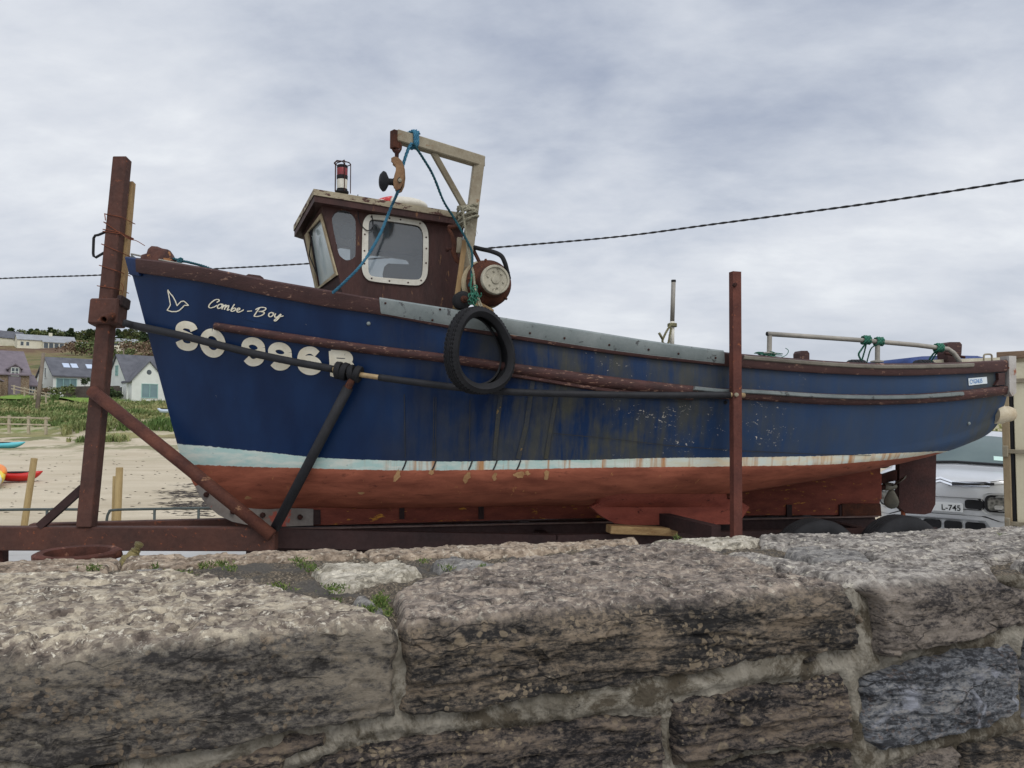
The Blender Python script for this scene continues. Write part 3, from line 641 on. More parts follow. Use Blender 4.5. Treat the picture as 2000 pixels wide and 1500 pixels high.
# ============================================================ WHEELHOUSE
Z3 = lambda l: [(550+x/3.75, 240+y/3.75) for x, y in l]
GLASS = None
def glass(name, film, amt, rough=.08, film_scale=3, fk=1.0):
    m = bpy.data.materials.new(name); m.use_nodes = True; nt = m.node_tree; nt.nodes.clear()
    out = nd(nt, 'ShaderNodeOutputMaterial'); v = objc(nt)
    tr = nd(nt, 'ShaderNodeBsdfTransparent', Color=(.86, .9, .9, 1)).outputs[0]
    df = nd(nt, 'ShaderNodeBsdfDiffuse', Color=film).outputs[0]; gl = nd(nt, 'ShaderNodeBsdfGlossy', Color=(.9, .9, .9, 1), Roughness=rough).outputs[0]
    f = ramp(nt, noise(nt, v, film_scale, 6, .62, .3), (.3, max(0, amt-.12)), (.7, amt+.12))
    a = nd(nt, 'ShaderNodeMixShader', _0=f, _1=tr, _2=df).outputs[0]
    fr = nd(nt, 'ShaderNodeFresnel', IOR=1.5).outputs[0]
    L(nt, nd(nt, 'ShaderNodeMixShader', _0=mth(nt, 'MULTIPLY', mth(nt, 'ADD', fr, .04), fk), _1=a, _2=gl).outputs[0], out.inputs[0]); return m
GSIDE = glass('salt dulled side glass', srgb(84, 92, 98), .40); GFRONT = glass('hazy windscreen glass', srgb(190, 204, 204), .84, .2, 3, .3)
wh = thing('wheelhouse', '', ''); wh.parent = boat
for k in ('label', 'category'): del wh[k]
wh.location = (0, 0, 0); ORG[wh.name] = ORG[boat.name]
WB = .62
tf, bf = onb(629, 402, WB), onb(671, 580, WB); ta, ba = onb(906, 440, WB), onb(890, 612, WB)
ct, cb = onb(590, 457, 0), onb(617, 570, 0)
def dropz(P, Q, dz): d = (Q-P)/(Q.z-P.z); return Q-d*dz
bf2, cb2, ba2 = dropz(tf, bf, .25), dropz(ct, cb, .25), V((ba.x, ba.y, bf.z-.3))
win = Z3([(592,760),(600,720),(622,685),(655,670),(1000,712),(1040,735),(1065,775),(1076,830),(1072,1080),(1060,1140),(1030,1180),(990,1198),(660,1166),(620,1145),(594,1105),(586,1050)])
wini = Z3([(636,750),(645,720),(668,706),(985,750),(1015,765),(1032,800),(1037,850),(1033,1090),(1020,1140),(990,1155),(670,1130),(645,1115),(632,1080)])
oval = Z3([(368,710),(375,680),(395,655),(425,642),(460,640),(500,655),(530,690),(543,740),(542,950),(530,985),(500,1005),(465,1003),(440,985),(420,960),(400,880),(380,790)])
fpl = (tf+bf+ct)/3; fn = (bf-tf).cross(ct-tf).normalized()
fg = [(603,454),(628,427),(656,533),(622,562)]; fo = [(598,459),(629,417),(661,537),(619,568)]
def cutc(P, n=2):
    for _ in range(n): P = [q for i in range(len(P)) for q in (P[i].lerp(P[(i+1) % len(P)], .25), P[i].lerp(P[(i+1) % len(P)], .75))]
    return P
def smoothpoly(P, k=4):
    n = len(P); out = []
    for i in range(n):
        p0, p1, p2, p3 = P[i-1], P[i], P[(i+1) % n], P[(i+2) % n]
        for j in range(k):
            t = j/k; out.append(.5*((2*p1)+(p2-p0)*t+(2*p0-5*p1+4*p2-p3)*t*t+(3*p1-p0-3*p2+p3)*t**3))
    return out
for s in (1, -1):
    F = (lambda P: P) if s > 0 else flip; n = PT*s
    hole = cutc([F(onb(x, y, WB)) for x, y in wini]); ov = smoothpoly([F(onb(x, y, WB)) for x, y in oval]); fr = cutc([F(onb(x, y, WB)) for x, y in win])
    MB().plate([F(tf), F(ta), F(ba2), F(bf2)], [hole, ov], n*-.03).build('side_wall', CABIN, wh)
    fm = MB(); fm.plate([p+n*.002 for p in fr], [hole], n*.014); f_ = fm.build('window_frame', WHITE, wh)
    for a in range(0, len(fr), 4):
        c = fr[a]*.55+hole[int(a*len(hole)/len(fr)) % len(hole)]*.45
    cen = sum(hole, V((0, 0, 0)))/len(hole)
    for k in range(14):
        a = 2*PI*k/14; d = min(fr, key=lambda p: -((p-cen).normalized()).dot((AX*math.cos(a)+UP*math.sin(a))))
        MB().lathe([(0, .004), (.006, .003), (.007, 0)], cen+(d-cen)*.93+n*.016, n, 6).build('frame_screw', RUSTD, f_)
    MB().add([p-n*.012 for p in hole], [tuple(range(len(hole)))]).build('window_pane', GSIDE, wh)
    MB().add([p-n*.012 for p in ov], [tuple(range(len(ov)))]).build('oval_window_pane', GSIDE, wh)
    # front half of the V windscreen
    fh = [F(on_plane(x, y, fpl, fn)) for x, y in fg]; fo_ = [F(on_plane(x, y, fpl, fn)) for x, y in fo]; fnn = (F(bf)-F(tf)).cross(F(ct)-F(tf)).normalized()
    if fnn.dot(-AX) < 0: fnn = -fnn
    MB().plate([F(tf), F(ct), F(cb2), F(bf2)], [fh], fnn*-.03).build('front_wall', CABIN, wh)
    MB().plate([p+fnn*.002 for p in fo_], [fh], fnn*.012).build('windscreen_frame', paint('flaking cream wood', srgb(178, 166, 138), srgb(146, 128, 100), 9, .75, .2, .4, srgb(140, 80, 40), .62, 14), wh)
    MB().add([p-fnn*.014 for p in fh], [tuple(range(4))]).build('windscreen_pane', GFRONT, wh)
    if s > 0:
        w0, w1 = [on_plane(x, y, fpl, fn)+fnn*.02 for x, y in ((613,462), (625,538))]; w2 = on_plane(610, 498, fpl, fn)+fnn*.025
        mb = MB(); mb.bar(w0, w1, .012, .008, fnn); mb.bar(w0, w2, .007, .007, fnn); mb.bar(w2, w1, .007, .007, fnn); mb.bar(w0+UP*.01, w0+UP*.05, .02, .02, AX); mb.build('wiper', RUBBER, wh)
# aft wall with a doorway
mb = MB(); mb.plate([ta-PT*.03, flip(ta)+PT*.03, flip(ba2)+PT*.03, ba2-PT*.03], [], AX*-.03); mb.build('aft_wall', CABIN, wh)
mb = MB(); mb.box(bp(uvb(ba2)[0]-.35, -.2, ba2.z+.32), (.3, .35, .75), Matrix.Rotation(PHI, 3, 'Z'), bevel=.03); mb.build('helm_seat', RUBBER, wh)
mb = MB(); c = onb(679, 452, .25)
mb.sphere(c, .075, 14, 9, (1, .8, .9)); mb.sphere(c+V((.01, 0, .12)), .05, 12, 8, (1.1, .7, 1.1)); mb.bar(c+V((.03, .03, -.4)), c+V((.03, .03, .2)), .03, .03, AX)
mb.build('dark_blob', RUBBER, wh, smooth=True)  # stands for the unidentified dark blob behind the oval window
# roof
RB = .70
r_nf, r_na = onb(614, 370, RB), onb(909, 418, RB); r_ap = onb(575, 441, 0); hF = .088
def mirr(P): return flip(P)
top = [r_nf, r_na, mirr(r_na), mirr(r_nf), r_ap]
mb = MB(); mb.prism([p-UP*hF for p in top], UP*(hF*.52)); mb.build('roof', CABIN, wh)
mb = MB(); cen = sum(top, V((0, 0, 0)))/5
mb.prism([cen+(p-cen)*1.012-UP*hF*.5+UP*.002 for p in top], UP*hF*.5); mb.build('roof_edge', FASC, wh)
# aerial wire on the side wall
mb = MB(); mb.tube(catmull([onb(699, 380, .66), onb(699, 400, .655), onb(701, 430, .64), onb(712, 447, .64), onb(722, 450, .645), onb(729, 440, .645), onb(726, 420, .645)], 6), .0035, 6); mb.build('aerial_wire', RUBBER, wh)
# beacon in a wire cage
bc = thing('beacon_light', '', ''); del bc['label']; del bc['category']; bc.parent = boat; bc.location = (0, 0, 0); ORG[bc.name] = ORG[boat.name]
b0 = onb(668, 377, .40); k = .0040
mb = MB(); mb.lathe([(0, 0), (.05, 0), (.05, .012), (.04, .02), (.04, .03), (0, .03)], b0, UP, 20); mb.build('base', RUBBER, bc, auto=40)
mb = MB(); mb.lathe([(.036, .03), (.040, .09), (.040, .10), (0, .10)], b0, UP, 20); mb.build('body', WHITE, bc, auto=40)
mb = MB(); mb.lathe([(.040, .10), (.042, .13), (.040, .133)], b0, UP, 20); mb.build('collar', RUBBER, bc, auto=40)
mr, ntr, br = newmat('dull red lens', .3, .5); br.inputs['Base Color'].default_value = (*srgb(150, 38, 40), 1)
L(ntr, mix(ntr, noise(ntr, objc(ntr), 18, 3), srgb(156, 44, 46), srgb(84, 20, 26)), br.inputs['Base Color'])
mb = MB(); mb.lathe([(.040, .133), (.041, .185), (.0405, .187)], b0, UP, 20); mb.build('red_lens', mr, bc, auto=40)
mb = MB(); mb.lathe([(.0405, .187), (.041, .2), (.036, .212), (0, .216)], b0, UP, 20); mb.build('cap', RUBBER, bc, auto=40)
mb = MB()
for a in range(5):
    d = V((math.cos(a*2*PI/5+.2), math.sin(a*2*PI/5+.2), 0)); mb.tube([b0+d*.062, b0+d*.062+UP*.225, b0+d*.05+UP*.238, b0+UP*.245], .004, 6)
for zz_ in (.235,): mb.tube([b0+V((math.cos(t)*.06, math.sin(t)*.06, zz_-.01)) for t in np.linspace(0, 2*PI, 18, endpoint=False)], .004, 6, closed=True)
mb.build('cage', RUSTD, bc)
# ============================================================ GANTRY
gn = thing('gantry', '', ''); del gn['label']; del gn['category']; gn.parent = boat; gn.location = (0, 0, 0); ORG[gn.name] = ORG[boat.name]
BG = .90
C = onb(935, 315, BG); Pb = onb(899, 606, BG); pb2 = dropz(C, Pb, .25)
T = on_z(772, 266, C.z)
dv = (C-pb2).normalized(); av = (T-C).normalized()
mb = MB(); mb.bar(pb2, C+dv*.035, .078, .078, PT, bevel=.006); mb.build('post', GALV, gn)
mb = MB(); mb.bar(C-av*.034-dv*.0, T, .07, .079, UP, bevel=.006); mb.build('arm', GALV, gn)
mb = MB(); mb.bar(on_plane(845, 296, C, av.cross(UP)), onb(906, 404, BG), .04, .034, PT, bevel=.004); mb.build('brace', GALV, gn)
mb = MB(); mb.bar(onb(889, 604, BG+.06), onb(908, 470, BG+.06), .035, .02, PT); mb.build('timber_batten', paint('raw yellow wood', srgb(156, 130, 92), srgb(124, 100, 72), 7, .8, .2, .3, None, .6, 8, (3, 3, .4)), gn)
mb = MB(); mb.box(T+av*.002-UP*.025, (.05, .05, .12), Matrix.Rotation(math.atan2(av.y, av.x), 3, 'Z'), bevel=.004); mb.build('arm_end_plate', RUST, gn)
# pulley block hanging from the arm
sx = V((1, 0, 0)); toeye = (EYE-T); toeye.z = 0; toeye.normalize(); rt = V((-toeye.y, toeye.x, 0))
px_m = T.y/1500
def TB(px, py, dd=0.0): return at(px, py, T.y)+toeye*dd
blk = thing('pulley_block', 'rusty pulley block with a black mushroom sheave hanging from the end of the gantry arm', 'pulley', tuple(TB(775, 372)))
mb = MB(); mb.tube([TB(775+8*math.cos(t), 287+11*math.sin(t)) for t in np.linspace(0, 2*PI, 14, endpoint=False)], .009, 6, closed=True); mb.build('shackle', RUST, blk, smooth=True)
mb = MB(); mb.lathe([(.012, 0), (.014, .03), (.022, .04), (.02, .055), (.012, .06)], TB(775, 309), UP, 10); mb.build('swivel', RUSTD, blk, smooth=True)
ck = [(764,312),(770,309),(778,311),(785,318),(788,328),(789,345),(787,360),(782,371),(775,374),(769,369),(768,358),(770,346),(773,336),(773,328),(769,322),(764,318)]
for dd, nm in ((.035, 0), (-.03, 1)):
    MB().prism([TB(x+nm*3, y, dd) for x, y in ck], toeye*-.018).build('cheek', paint('rusty tan casting', srgb(138, 108, 78), srgb(104, 76, 54), 10, .8, .3, .4, srgb(92, 58, 38), .6, 14), blk)
axs = (rt*-1+toeye*.35-UP*.08).normalized()
if proj(TB(775, 355)+axs*.05)[0] > 775: axs = -axs
mb = MB(); mb.lathe([(0, -.03), (.05, -.03), (.05, -.01), (.022, .02), (.022, .05), (.062, .075), (.066, .085), (.05, .1), (0, .11)], TB(773, 356), axs, 24); mb.build('sheave', RUBBER, blk, auto=40)
mb = MB(); mb.lathe([(0, .05), (.012, .048), (.016, .03)], TB(781, 356), toeye, 8); mb.build('axle_nut', GALV, blk)
# ============================================================ HAULER beside the gantry
hl = thing('pot_hauler', '', ''); del hl['label']; del hl['category']; hl.parent = boat; hl.location = (0, 0, 0); ORG[hl.name] = ORG[boat.name]
HY = C.y-.12; hc = at(957, 552, HY); ha = V((.36, -.92, .02)).normalized(); hc = hc-ha*.06; q_ = HY/1500
mb = MB(); mb.lathe([(0, -.04), (.17, -.04), (.175, -.02), (.165, .0), (.10, .01)], hc-V((.01, 0, 0)), ha, 40); mb.build('flange', paint('cream flange', srgb(180, 168, 138), srgb(140, 122, 94), 8, .65), hl, auto=40)
mb = MB(); mb.lathe([(.10, .0), (.158, .01), (.166, .03), (.160, .06), (.135, .085), (.115, .10), (.11, .15), (.1, .152), (.0, .152)], hc, ha, 40); mb.build('drum', RUST, hl, auto=40)
mb = MB(); mb.lathe([(.098, .14), (.103, .15), (.103, .175), (.098, .182), (.086, .182), (.083, .172), (.03, .170), (.028, .178), (0, .178)], hc, ha, 36)
mb.build('hub_plate', paint('pale hub casting', srgb(170, 164, 146), srgb(134, 128, 112), 14, .6, .4, .3, srgb(96, 88, 74), .6, 30), hl, auto=40)
e1 = ha.orthogonal().normalized(); e2 = ha.cross(e1)
for k in range(6): MB().lathe([(0, .01), (.006, .009), (.008, 0)], hc+ha*.172+(e1*math.cos(k*PI/3)+e2*math.sin(k*PI/3))*.058, ha, 6).build('hub_bolt', MATS['pale hub casting'], hl)
for k in range(5):
    a = k*2*PI/5+.4; d = e1*math.cos(a)+e2*math.sin(a); MB().bar(hc+d*.11+ha*.07, hc+d*.157+ha*.045, .014, .05, ha).build('drum_rib', RUST, hl)
HP = lambda x, y, d=0: at(x, y, HY+d)
mb = MB(); mb.tube(catmull([HP(922, 482, .1), HP(938, 486, .05), HP(960, 491, 0), HP(978, 499, -.02), HP(986, 513, -.02), HP(990, 528, 0), HP(994, 545, .03)], 6), .016, 8); mb.build('hydraulic_hose', RUBBER, hl, smooth=True)
mb = MB(); mb.tube(catmull([HP(920, 478, .1), HP(928, 495, .08), HP(936, 512, .05), HP(940, 530, .05)], 6), .013, 8); mb.build('hydraulic_hose', RUSTD, hl, smooth=True)
mb = MB(); c0 = at(902, 587, HY-.06); mb.lathe([(0, .05), (.03, .05), (.055, .04), (.062, .03), (.062, -.03), (.055, -.04), (0, -.04)], c0, ha, 24); rl = mb.build('guide_roller', RUBBER, hl, auto=40)
mb = MB(); mb.lathe([(0, .085), (.01, .083), (.014, .07), (.022, .068), (.026, .05)], c0, ha, 12); mb.build('roller_axle', RUST, rl, auto=40)
mb = MB(); mb.bar(HP(928, 593, -.03), HP(962, 612, -.03), .05, .05, UP, bevel=.006); mb.build('mounting_bracket', MATS['raw yellow wood'], hl)
VY = C.y-.02; VP = lambda x, y, d=0: at(x, y, VY+d)
mb = MB(); mb.tube([VP(876, 446), VP(882, 458), VP(888, 478), VP(886, 492), VP(892, 508), VP(899, 515)], [.012, .014, .02, .02, .018, .014], 8); mb.bar(VP(874, 444), VP(896, 442), .03, .03, UP, bevel=.008); mb.build('control_lever', RUST, hl)
mb = MB(); mb.tube([VP(877, 487), VP(893, 482)], .007, 6); mb.sphere(VP(874, 487.5), .016, 10, 7); mb.build('lever_knob', RUSTD, hl, smooth=True)
mb = MB(); mb.bar(VP(898, 464), VP(896, 495), .04, .03, PT, bevel=.006); mb.build('valve_block', GALV, hl)
# ============================================================ RAILS, POSTS, CLEATS
BR = .86
sr = thing('stern_rail', '', ''); del sr['label']; del sr['category']; sr.parent = boat; sr.location = (0, 0, 0); ORG[sr.name] = ORG[boat.name]
rail_px = [(1499,652),(1590,658),(1690,665),(1790,674),(1838,680),(1852,682),(1862,689),(1872,702),(1876,712)]
PGREY = paint('pale painted pipe', srgb(156, 150, 139), srgb(126, 122, 114), 9, .5, .4, .1, srgb(110, 92, 70), .7, 14)
mb = MB(); mb.tube([onb(x, y, BR) for x, y in rail_px], .019, 12); mb.build('top_rail', PGREY, sr, smooth=True)
MB().lathe([(0, .004), (.016, .003), (.0165, 0)], onb(1498, 652, BR), -AX, 12).build('rail_end', RUBBER, sr)
for x, y0, y1 in ((1503, 656, 698), (1714, 670, 714)):
    mb = MB(); a, b_ = onb(x, y0, BR), onb(x-1, y1, BR); mb.tube([b_-UP*.05, a], .019, 10); mb.lathe([(.02, .02), (.05, .012), (.05, 0)], V((b_.x, b_.y, onb(x, y1-6, BR).z)), UP, 12); mb.build('rail_post', PGREY, sr, auto=40)
for nm, px_, b_, w_, m_ in (('samson_post', [(1562,708),(1562,690),(1565,685),(1577,685),(1581,690),(1581,708)], .3, .1, WOODB), ('samson_post', [(1853,712),(1850,690),(1851,672),(1855,668),(1875,668),(1879,673),(1878,690),(1874,712)], .55, .12, WOODB), ('fairlead', [(1071,648),(1071,637),(1089,640),(1089,650)], .7, .1, WOODR), ('bow_cleat', [(479,548),(480,538),(485,535),(508,538),(514,542),(514,552)], .45, .12, WOODB)):
    MB().prism([onb(x, y, b_) for x, y in px_], PT*-w_).build(nm, m_, boat)
mb = MB(); mb.tube([onb(1845, 690, .6), onb(1884, 698, .6)], .012, 8); mb.build('post_pin', RUSTD, boat)
bw = MB(); prof = [(276,512),(280,501),(290,498),(293,489),(300,483),(312,484),(322,488),(333,490),(338,497),(340,506),(350,514),(352,524),(300,518)]
rows = []
for q_, sc_ in ((.11, .75), (.085, .95), (0, 1.0), (-.085, .95), (-.11, .75)):
    cx, cy = 312, 508; rows.append([onb(cx+(x-cx)*sc_, cy+(y-cy)*sc_+(1-sc_)*8, .02)+PT*(q_*.9) for x, y in prof])
bw.sweep(rows).build('bow_bollard', paint('rusty bollard', srgb(92, 58, 48), srgb(56, 38, 36), 9, .8, .3, .6, srgb(150, 104, 66), .58, 9), boat, auto=50)
mb = MB(); mb.tube([onb(256, 496, .02), onb(300, 505, .09), onb(350, 515, .2), onb(400, 525, .33)], .007, 8); mb.build('conduit', PGREY, boat, smooth=True)
mb = MB(); BM = .72; a, m_, b_ = onb(1315.5, 548, BM), onb(1313, 628, BM), onb(1312, 690, BM)
mb.tube([m_, a], .017, 12); mast = mb.build('mast_pole', PGREY, boat, smooth=True)
MB().tube([b_, m_], .018, 12).build('mast_foot', WHITE, mast, smooth=True); MB().lathe([(0, .006), (.0185, .005), (.0185, -.012)], a, UP, 12).build('mast_cap', RUBBER, mast)
mb = MB(); pts = [(1716,712),(1722,705),(1745,702),(1800,700),(1850,701),(1870,706),(1876,714)]
rows = [[onb(x, y, 0)+PT*q_-UP*d for x, y in pts]+[onb(1876, 730, 0)+PT*q_, onb(1716, 730, 0)+PT*q_] for q_, d in ((.42, .05), (.36, .0), (-.36, 0), (-.42, .05))]
mb.sweep(rows).build('hatch_cover', paint('blue cover', srgb(44, 66, 118), srgb(34, 54, 104), 5, .5), boat, auto=50)
MB().prism([onb(x, y, .5) for x, y in ((1800,712),(1815,703),(1955,698),(1957,712))], PT*-1.0).build('stern_deck', paint('cream deck', srgb(196, 190, 170), srgb(168, 160, 138), 6, .6), boat)
mb = MB(); mb.tube(catmull([onb(1921, 704, .5), onb(1922, 694, .5), onb(1926, 692, .5), onb(1934, 692, .5), onb(1937, 695, .5), onb(1937, 704, .5)], 4), .008, 8); mb.build('deck_handle', GALV, boat, smooth=True)
# ============================================================ THINGS ON THE BOAT
mb = MB(); c = onb(783, 403, .0); mb.sphere(c, .2, 28, 16, (1.1, .8, .34)); fl = mb.build('float_buoy', WHITE, None, smooth=True)
tag(fl, 'white float with a worn red end lying on the wheelhouse roof', 'float')
mb = MB(); mb.sphere(c-V((.012, .004, -.003)), .203, 28, 16, (1.08, .8, .345)); mb.f = [f for f in mb.f if sum((mb.v[i]-c).x for i in f)/len(f) < -.06]
mb.build('red_end', paint('worn red paint', srgb(196, 58, 58), srgb(170, 48, 50), 6, .6, .3, .1, srgb(206, 196, 186), .56, 10), fl, smooth=True)
# blue ropes
def rp(name, label, pts, r, mat, **k):
    mb = MB(); mb.rope(catmull(pts, 8), r, **k); return tag(mb.build(name, mat, None, smooth=True), label, 'rope')
def armpt(px, py, d=0): return on_plane(px, py, C, av.cross(UP))+av.cross(UP).normalized()*0+toeye*d
mb = MB(); cw = on_plane(806, 273, C, av.cross(UP).normalized()); pn = av.cross(UP).normalized(); hl_ = []
for k in range(61):
    t = k/60*3.4*2*PI; c_, s_ = math.cos(t), math.sin(t); m_ = max(abs(c_)/.044, abs(s_)/.049); hl_.append(cw+av*(.02-.04*k/60)+(pn*c_+(UP)*s_)/m_)
start = hl_[-1]
mb.rope(hl_, .011, step=.01); mb.rope(catmull([armpt(804, 284, .045), armpt(797, 295, .03), TB(789, 312, -.05), TB(783, 340, -.06), TB(777, 372, -.02), onb(765, 402, .98), onb(740, 462, 1.0), onb(708, 514, 1.0), onb(676, 548, .95), onb(650, 572, .86)], 8), .011)
tag(mb.build('blue_rope', ROPEB, None, smooth=True), 'bright blue rope from the gantry arm down past the wheelhouse window to the gunwale', 'rope')
rp('dark_rope', 'dark blue rope stretched from the gantry arm down to the hauler drum', [armpt(806, 285, .05), armpt(826, 312, .03), armpt(846, 345, .02), armpt(866, 392, 0), onb(888, 428, 1.0), onb(912, 470, 1.02), onb(922, 495, 1.04), onb(921, 530, 1.06), onb(916, 560, 1.06)], .0095, ROPET)
mb = MB()
mb.rope(catmull([onb(904, 405, .95), onb(908, 440, .98), onb(916, 500, 1.02), onb(925, 535, 1.08), onb(929, 570, 1.14), onb(938, 604, 1.22)], 8), .009)
mb.rope(catmull([onb(929, 565, 1.14), onb(936, 585, 1.18), onb(944, 606, 1.22)], 6), .006)
for k in range(6): mb.rope([onb(912+(15+rng.uniform(0, 4))*math.cos(t), 402+k*6+5*math.sin(t+k), .90)+PT*(.07+.01*k)*math.sin(t+.5) for t in np.linspace(0, 2*PI, 22)], .010)
for k in range(22):
    a = onb(910+rng.uniform(-6, 12), 405+rng.uniform(-4, 40), .96+rng.uniform(0, .03)); d = V((rng.uniform(-.6, 1), rng.uniform(-.5, .2), rng.uniform(-1, .3)))*.07
    mb.tube(catmull([a, a+d*.6+V((0, 0, .01)), a+d+V((rng.uniform(-.02, .02), 0, -.02))], 4), .0015, 4)
tag(mb.build('frayed_rope', ROPEW, None, smooth=True), 'pale frayed rope knotted on the gantry post and holding up the tyre', 'rope')
mb = MB()
for k in range(26):
    a = at(926+rng.normal()*5, 577+rng.normal()*8, HY-.2+rng.normal()*.015); t0 = rng.uniform(0, 6)
    mb.tube([a+V((.014*math.cos(t0+t), .012*math.sin(t+t0*2), .018*math.sin(t0+t))) for t in np.linspace(0, 4, 9)], .0042, 5)
kn = at(926, 590, HY-.2); mb.rope([at(922, 535, HY-.19), at(919, 560, HY-.2), at(924, 585, HY-.21)], .007)
tag(mb.build('green_knot', ROPEG, None, smooth=True), 'tangled green rope knot hanging in front of the hauler above the tyre', 'rope')
# knots on the stern rail, with the two inner tyres hanging from them
for n_, (x, y, lab) in enumerate(((1692, 664, 'green rope knot on the stern rail left of its middle post'), (1717, 667, 'dark green rope turns beside the middle post of the stern rail'), (1834, 679, 'green rope knot on the stern rail near its bent end'))):
    mb = MB(); c = onb(x, y, BR)
    for k in range(5): mb.rope([c+AX*((k-2)*.014+.006*math.sin(t))+PT*(.03*math.cos(t+.4*k))+UP*(.031*math.sin(t+.4*k)) for t in np.linspace(0, 2*PI, 16)], .009, strands=2)
    if n_ == 0: mb.rope(catmull([c-UP*.02, onb(1683, 682, BR-.02), onb(1677, 692, BR-.04), onb(1681, 702, BR-.06)], 6), .008); mb.rope(catmull([c-UP*.02, onb(1690, 680, BR-.05), onb(1686, 695, BR-.07), onb(1683, 704, BR-.08)], 6), .007)
    if n_ == 1: mb.rope(catmull([c-UP*.02, onb(1702, 680, BR-.03), onb(1695, 700, BR-.08), onb(1693, 708, BR-.1)], 6), .006)
    if n_ == 2: mb.rope(catmull([c-UP*.02, onb(1824, 690, BR-.04), onb(1815, 702, BR-.08)], 6), .008); mb.rope(catmull([c-UP*.02, onb(1829, 690, BR-.04), onb(1819, 706, BR-.08)], 6), .007)
    tag(mb.build('rope_knot', ROPEG, None, smooth=True), lab, 'rope', 'green knots on the stern rail')
mb = MB(); c = onb(1503, 696, BR)
for k in range(4): mb.tube([c+V((.05*math.cos(t)+.02*k*rng.normal(), .05*math.sin(t), .012*math.sin(2*t+k)+.008*k)) for t in np.linspace(0, 5.5, 16)], .0035, 5)
mb.tube(catmull([onb(1520, 700, BR), onb(1535, 694, BR), onb(1540, 685, BR), onb(1534, 680, BR)], 5), .003, 5)
tag(mb.build('green_twine', ROPEG, None, smooth=True), 'loose green twine at the foot of the forward stern rail post', 'twine')
mb = MB()
for k in range(3): mb.rope([onb(1313, 633+k*2, BM)+V((.03*math.cos(t), .03*math.sin(t), 0)) for t in np.linspace(0, 2*PI, 14)], .008)
mb.rope(catmull([onb(1311, 634, BM+.03), onb(1305, 642, BM+.04), onb(1298, 655, BM+.05), onb(1294, 668, BM+.05), onb(1304, 672, BM+.05), onb(1308, 655, BM+.05), onb(1311, 640, BM+.04)], 6), .009); mb.tube([onb(1287, 650, BM+.05), onb(1294, 662, BM+.05)], .01, 6)
tag(mb.build('mast_lashing', paint('olive rope', srgb(132, 128, 98), srgb(96, 92, 70), 25, .85, .2, .3), None, smooth=True), 'olive rope lashing looped round the foot of the slim mast pole', 'rope')
mb = MB(); mb.rope(catmull([onb(338, 505, .1), onb(352, 509, .13), onb(372, 513, .2), onb(395, 519, .3), onb(415, 527, .36)], 6), .011); mb.rope([onb(352+4*math.cos(t), 509+5*math.sin(t), .14)+PT*.02*math.sin(t) for t in np.linspace(0, 6, 14)], .01)
tag(mb.build('teal_rope', ROPET, None, smooth=True), 'short teal rope made fast to the rusty bow bollard', 'rope')
# tyres
def tyre(name, label, cat, c, axis, prof, n=64, group=None, sq=(1, 1), upv=UP, defo=None):
    axis = V(axis).normalized(); u = (upv-axis*upv.dot(axis)).normalized(); w_ = axis.cross(u); vs, fs = [], []; P = len(prof)
    for k in range(n):
        a = 2*PI*k/n; d = u*math.cos(a)*sq[1]+w_*math.sin(a)*sq[0]; df = defo(a) if defo else (0, 0)
        gv_ = (lambda r, h: -.007 if (k % 3 == 0 and r > prof[0][0]+.055 and abs(h) > .03) else 0); vs += [V(c)+d*(r+df[0]+gv_(r, h))+axis*(h+df[1]) for r, h in prof]
    for k in range(n):
        j = (k+1) % n
        for i in range(P): fs.append((k*P+i, k*P+(i+1) % P, j*P+(i+1) % P, j*P+i))
    o = link_mesh(name, vs, fs, RUBBER, None, auto=45); return tag(o, label, cat, group)
def tyre_prof(R_, r_, w_, tread=True):
    h = w_/2; out = [(r_, -h*.62), (r_+.01, -h*.80), ((R_+r_)/2, -h*1.02), (R_-.03, -h*.94), (R_-.006, -h*.78)]
    if tread:
        for k in range(-2, 3): out += [(R_, h*(k*.27-.10)), (R_, h*(k*.27+.07)), (R_-.008, h*(k*.27+.08)), (R_-.008, h*(k*.27+.12))]
    out += [(R_-.006, h*.78), (R_-.03, h*.94), ((R_+r_)/2, h*1.02), (r_+.01, h*.80), (r_, h*.62), (r_+.012, h*.55), ((R_+r_)/2, h*.9), (R_-.028, h*.82), (R_-.022, 0), (R_-.028, -h*.82), ((R_+r_)/2, -h*.9), (r_+.012, -h*.55)]
    return out
tc = at(936, 686, 5.0); hp = onh(936, 720, 0); tc = at(936, 685, hp.y-.20)
def dfo(a): return (.012*math.sin(2*a+.5)+.010*math.sin(3*a+1)-.02*max(0, math.cos(a))**6, .012*math.sin(2*a))
tf_ = tyre('tyre_fender', 'worn black car tyre with a cut sidewall hung as a fender over the boat side', 'tyre', tc, V((.52, -.84, -.04)), tyre_prof(.295, .222, .165), 180, None, (.84, 1.0), UP, dfo)
for x, y, b_, lab in ((1672, 716, .55, 'black tyre lying inside the stern under the two rail ropes'), (1803, 716, .6, 'ribbed black tyre inside the stern beside the blue cover')):
    c = onb(x, y, b_); tyre('deck_tyre', lab, 'tyre', c-UP*.16, PT*.3+AX*.95, tyre_prof(.22, .15, .15), 48, 'tyres lying inside the stern')
# overhead cable
cab = thing('overhead_cable', 'black twisted overhead cable crossing the whole sky behind the boat', 'cable', tuple(at(1000, 480, 13)))
pts = [at(x, y, 11+ (2000-x)*.004) for x, y in ((-900,575),(-400,563),(0,544),(200,537),(420,525),(600,515),(780,501),(950,485),(1200,463),(1400,437),(1700,397),(2000,351),(2500,270),(3000,180))]
mb = MB(); mb.rope(catmull(pts, 10), .020, pitch=.36, strands=2, step=.06); mb.build('conductor', paint('cable black', (.012, .012, .014), (.02, .02, .022), 8, .5, bmp=0), cab, smooth=True)
